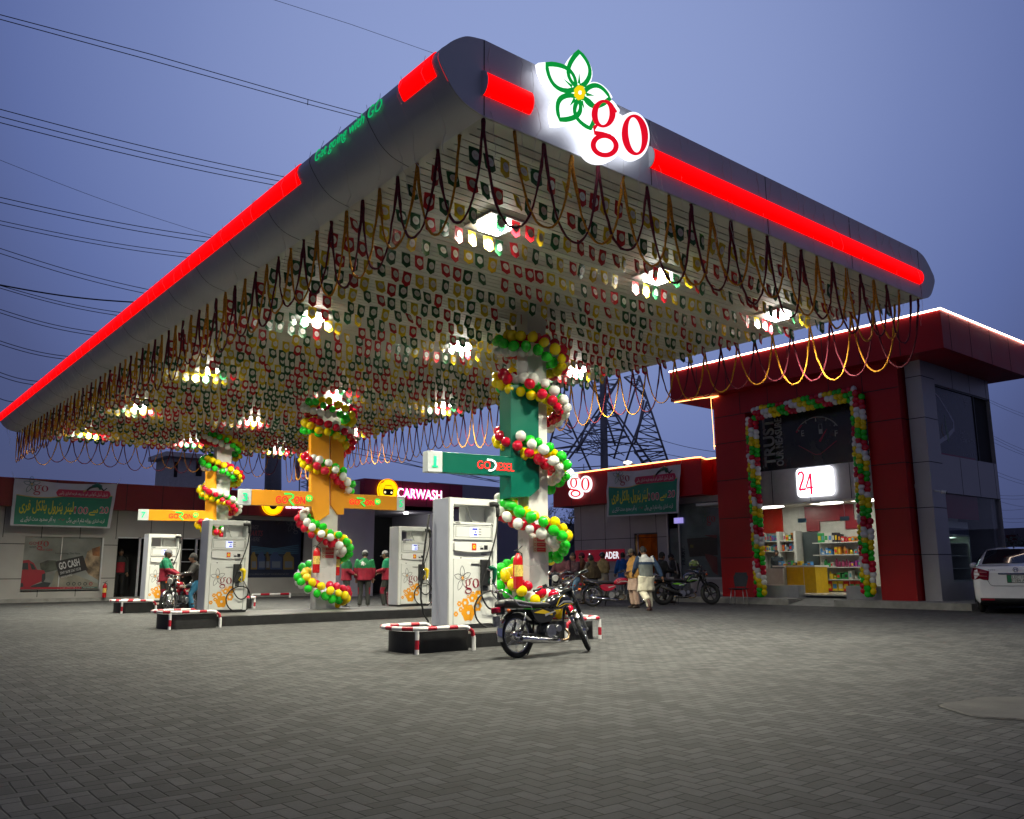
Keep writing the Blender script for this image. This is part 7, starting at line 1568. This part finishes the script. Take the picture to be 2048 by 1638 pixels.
zig((1545,520),(1380,1090),(1580,520),(1800,1120),6,.06,2); zig((1380,1200),(1530,1420),(1800,1130),(1850,1300),3,.06,2)
zig((360,300),(130,1160),(380,620),(520,1100),5,.06,2); zig((900,450),(560,1180),(980,480),(1370,1070),6,.06,2); zig((770,180),(880,420),(1160,130),(1000,430),4,.05,2); zig((1250,100),(1540,420),(1440,60),(1560,420),4,.05,1); zig((700,720),(520,1110),(880,1000),(900,1230),3,.05,2)
for a,b in (((130,1165),(1080,1045)),((1080,1045),(1590,1120)),((150,1180),(930,1245)),((930,1245),(1800,1130)),((300,1150),(960,1060)),((330,1180),(880,1250)),((980,1040),(1580,1110)),((990,1250),(1560,1150)),((440,1435),(900,1405)),((900,1405),(1480,1420)),((350,1460),(960,1470)),((1000,1460),(1560,1420)),((180,1190),(400,1370)),((190,1240),(380,1400)),((1000,1250),(1400,1400)),((960,1090),(560,1330)),((960,1090),(1230,1250)),((640,1380),(640,1520)),((1230,870),(620,940)),((1250,905),(980,830)),((620,910),(900,860))): bar(Z3(*a),Z3(*b),.055,2,-2)
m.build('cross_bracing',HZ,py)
# overhead wires
WM=mat('power cable',(.02,.022,.035),.6,var=0)
def wires(lbl,lst,Y_,r_=.03):
    m=MB()
    for P in lst:
        pts=[px(x,y,1,Y_) for x,y in P]; 
        if len(pts)==2:
            a,b=pts; pts=[a.lerp(b,k/12)+Vector((0,0,-.25*math.sin(PI*k/12))) for k in range(13)]
        m.tube([tuple(p) for p in pts],r_,5,raw=True,cap=False)
    tag(m.build('power_lines',WM),lbl,'power lines','overhead power lines')
wires('pair of overhead lines with a spacer entering high at the upper left',[((-20,24),(300,108),(616,199),(760,238)),((-20,33),(300,120),(615,208),(760,246)),((616,199),(615,208))],60,.032)
wires('single thin overhead line crossing the sky to the canopy corner',[((540,-3),(700,48),(872,108))],60,.02)
wires('triple overhead lines at the left, second bundle from the top',[((-20,213),(590,358)),((-20,228),(590,368)),((-20,240),(590,378))],60,.03)
wires('faint single overhead line at the left between the bundles',[((-20,312),(440,476))],60,.014)
wires('pair of overhead lines at the left, third bundle from the top',[((-20,390),(470,482)),((-20,400),(470,492))],60,.027)
wires('pair of overhead lines at the left just under the third bundle',[((-20,437),(420,512)),((-20,445),(420,520))],60,.024)
wires('pair of overhead lines at the left, reaching the glowing edge half way down',[((-20,490),(340,588)),((-20,500),(340,597))],60,.024)
wires('thick dark overhead line and thin pair meeting at the left edge',[((-20,566),(300,606))],60,.05)
wires('thin pair of overhead lines at the left below the thick dark line',[((-20,565),(270,629)),((-20,570),(270,636)),((-20,612),(220,668)),((-20,619),(220,675))],60,.024)
wires('two lowest pairs of overhead lines beside the canopy tip',[((-20,675),(170,716)),((-20,682),(170,722)),((-20,737),(110,764)),((-20,745),(110,771)),((-20,788),(60,802))],60,.024)
wires('slack cables crossing behind the green arm sign',[((690,890),(860,930),(1100,990)),((700,905),(1100,975)),((1290,690),(1480,760)),((1100,850),(1420,925)),((740,905),(1000,965)),((1290,870),(1440,905))],60,.028)
wires('bundle of overhead lines right of the shop tower',[((1950,790),(2070,842)),((1950,786),(2070,836)),((1960,858),(2070,908)),((1960,862),(2070,915)),((1970,876),(2070,918)),((1980,938),(2070,968)),((1980,945),(2070,974)),((1990,990),(2070,988)),((1990,996),(2070,995)),((1990,1000),(2070,1016)),((1990,1020),(2070,1014)),((1990,1036),(2070,1034)),((1990,1042),(2070,1042))],60,.024)
# stair head on a roof, dark pylon leg, telecom mast
hb=px(360,960,1,58); t=thing('roof_cabin','pale roof cabin with flat overhanging slab and two dark windows, behind the left column','building',(hb.x,58,0))
f=FY(58); (a0,b1),(a1,b0)=f.px(341,915),f.px(428,985)
m=MB(f); m.box(a0,a1,2,b1,-3,0); m.build('wall',mat('dusk plaster',(.62,.60,.58),.8,var=.08),t)
m=MB(f); c0,d1=f.px(327,904); c1,d0=f.px(432,917); m.box(c0,c1,b1+.02,b1+.32,-3.3,.6); m.build('roof',mat('dusk plaster light',(.7,.68,.66),.8),t)
m=MB(f)
for xa,xb,ya,yb in ((347,356,924,954),(391,405,922,952)): (a,b),(c,d)=f.px(xa,yb),f.px(xb,ya); m.box(a,c,b,d,.001,.02)
m.build('window',DARK,t)
p0=px(546,975,1,70); m=MB(); m.tube([(px(546,990,1,70).x,70,0),tuple(px(546,975,1,70)),tuple(px(547,890,1,70))],[.75,.72,.66],14,raw=True)
for k in range(9): q_=px(533,(905+k*9),1,70); m.box(q_.x-.3,q_.x+.1,69.4,69.45,q_.z-.03,q_.z+.03)
tag(m.build('steel_pole',mat('dusk pole',(.2,.2,.21),.6,metal=.3)),'thick dark steel power pole rising behind the middle arm sign','pole')
m=MB(); bs=px(608,1010,1,85); 
for dx in (-.45,.45):
    m.tube([(bs.x+dx,85,0),tuple(px(608,918,1,85)+Vector((dx,0,0)))],.07,5,raw=True)
for k in range(14):
    z=px(608,978,1,85).z+ (px(608,918,1,85).z-px(608,978,1,85).z)*k/14; s_=1 if k%2 else -1; m.tube([(bs.x-.45*s_,85,z),(bs.x+.45*s_,85,z+.3)],.04,4,raw=True)
for dx,dz in ((-.8,0),(.8,0),(-.8,-1),(.8,-1),(0,.2)): p=px(608,930,1,85)+Vector((dx,0,dz)); m.box(p.x-.18,p.x+.18,84.8,85,p.z-.7,p.z+.7)
p=px(616,968,1,85); m.tube([(p.x-.2,84.6,p.z),(p.x+.5,84.6,p.z)],[.35,.35],12,raw=True)
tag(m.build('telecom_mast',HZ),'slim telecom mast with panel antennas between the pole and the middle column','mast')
# street light beyond the low roof
p=px(1255,925,0,36.); b=px(1278,940,0,36.); t=thing('street_lamp','small lit street lamp above the rope light of the low roof','street lamp',(b.x,b.y,0))
m=MB(); m.tube([(b.x,b.y,0),tuple(b),tuple(px(1272,930,0,36.)),tuple(px(1262,926,0,36.))],[.06,.05,.04,.03],8,raw=True); m.build('pole',CREAM,t)
m=MB(); q0=px(1248,925,0,36.); q1=px(1263,925,0,36.); m.tube([tuple(q0),tuple((q0+q1)/2),tuple(q1)],[.06,.12,.06],10,raw=True); m.build('lamp_head',glow('street lamp glow',(1,.85,.65),2.5),t)
# dark shed and a bare tree in the gap between column and low building
m=MB(); a=px(1080,1035,1,44); b=px(1152,1130,1,44); m.box(a.x-.5,b.x,44,46,0,px(1100,1045,1,44).z); tag(m.build('shed',mat('dusk shed',(.06,.07,.095),.8)),'dark blue grey shed seen in the gap left of the low building','shed')
def tree(lbl,p,h,seed,leaf=0,col=(.03,.033,.04)):
    t=thing('bare_tree' if not leaf else 'leafy_tree',lbl,'tree',p); rr=random.Random(seed); m=MB(); tips=[]
    def br(a,d,l,r_,n):
        b=a+d*l; mid=a.lerp(b,.5)+Vector((rr.gauss(0,.05),rr.gauss(0,.05),0))*l; m.tube([tuple(a),tuple(mid),tuple(b)],[r_,r_*.8,r_*.62],6,raw=True)
        if n==0: tips.append(b); return
        for k in range(3 if n>1 else 4): br(b,(d+Vector((rr.gauss(0,.5),rr.gauss(0,.5),rr.uniform(-.1,.35)))).normalized(),l*rr.uniform(.62,.82),r_*.55,n-1)
    br(Vector((0,0,0)),Vector((0,0,1)),h*.32,h*.025,4); m.build('trunk',mat('bark dusk',(.035,.03,.028),.9),t,world=False)
    m=MB()
    for q in tips:
        for k in range(leaf or 3):
            c=q+Vector((rr.gauss(0,.22),rr.gauss(0,.22),rr.gauss(0,.2))); a=Vector((rr.gauss(0,1),rr.gauss(0,1),rr.gauss(0,1))).normalized()*.07; b=a.orthogonal().normalized()*.04; m.face([tuple(c-a),tuple(c+b),tuple(c+a),tuple(c-b)])
    m.build('crown',mat('dusk leaves',(.03,.045,.03),.8),t,world=False)
p=px(1118,1110,1,42); tree('bare branched tree in the gap between near column and low building',(p.x,42,0),6.2,4)
p=px(1096,1110,1,43); tree('second bare tree partly behind the near column',(p.x,43,0),5.6,9)
# boundary wall and red gate right of the tower
m=MB(); w=px(2020,1070,0,42); zt_=px(2030,1056,0,42).z; m.box(42,42.3,-6,px(2008,1060,0,42).y+.6,0,zt_); tag(m.build('boundary_wall',mat('dusk wall',(.13,.125,.15),.8)),'low plain wall beyond the parked white car','wall')
(q0,q1)=(px(2013,1070,0,41.8),px(2033,1092,0,41.8)); m=MB(); m.box(41.8,41.9,q1.y,q0.y,0.1,q0.z)
for k in range(5): yy=q1.y+(q0.y-q1.y)*k/4; m.box(41.77,41.8,yy-.02,yy+.02,.1,q0.z)
tag(m.build('red_gate',mat('gate maroon',(.10,.01,.015),.6)),'dark red metal gate in the wall above the white car','gate')
p=px(2046,1085,0,41.); tree('small leafy tree beside the red gate at the right edge',(p.x,p.y,0),2.6,6,leaf=9)
# floor guard rails in front of the far left building
for x_,lb in ((575,'left'),(515,'right')): pass
a=px(505,1188,1,37.2); b=px(580,1188,1,37.2); m=MB(); striped(m,[(a.x,37.2,0),(a.x,37.2,.16),(b.x,37.2,.16),(b.x,37.2,0)],.05,(.5,.4)); tag(m.build('guard_rail',[WHITEPIPE,REDPIPE]),'low red and white guard rail on the floor before the lubricant poster','guard rail')
# open air glow: faint haze between the station and the far things
hz=bpy.data.materials.new('haze volume'); hz.use_nodes=True; ntz=hz.node_tree; ntz.nodes.clear(); o_=ntz.nodes.new('ShaderNodeOutputMaterial'); v_=ntz.nodes.new('ShaderNodeVolumePrincipled'); v_.inputs['Density'].default_value=.004; v_.inputs['Color'].default_value=(.8,.82,.9,1); ntz.links.new(v_.outputs[0],o_.inputs['Volume'])
SC.cycles.max_bounces=6; SC.cycles.diffuse_bounces=3; SC.cycles.glossy_bounces=3; SC.cycles.transmission_bounces=6; SC.cycles.transparent_max_bounces=8; SC.cycles.sample_clamp_indirect=4
bpy.context.view_layer.update()
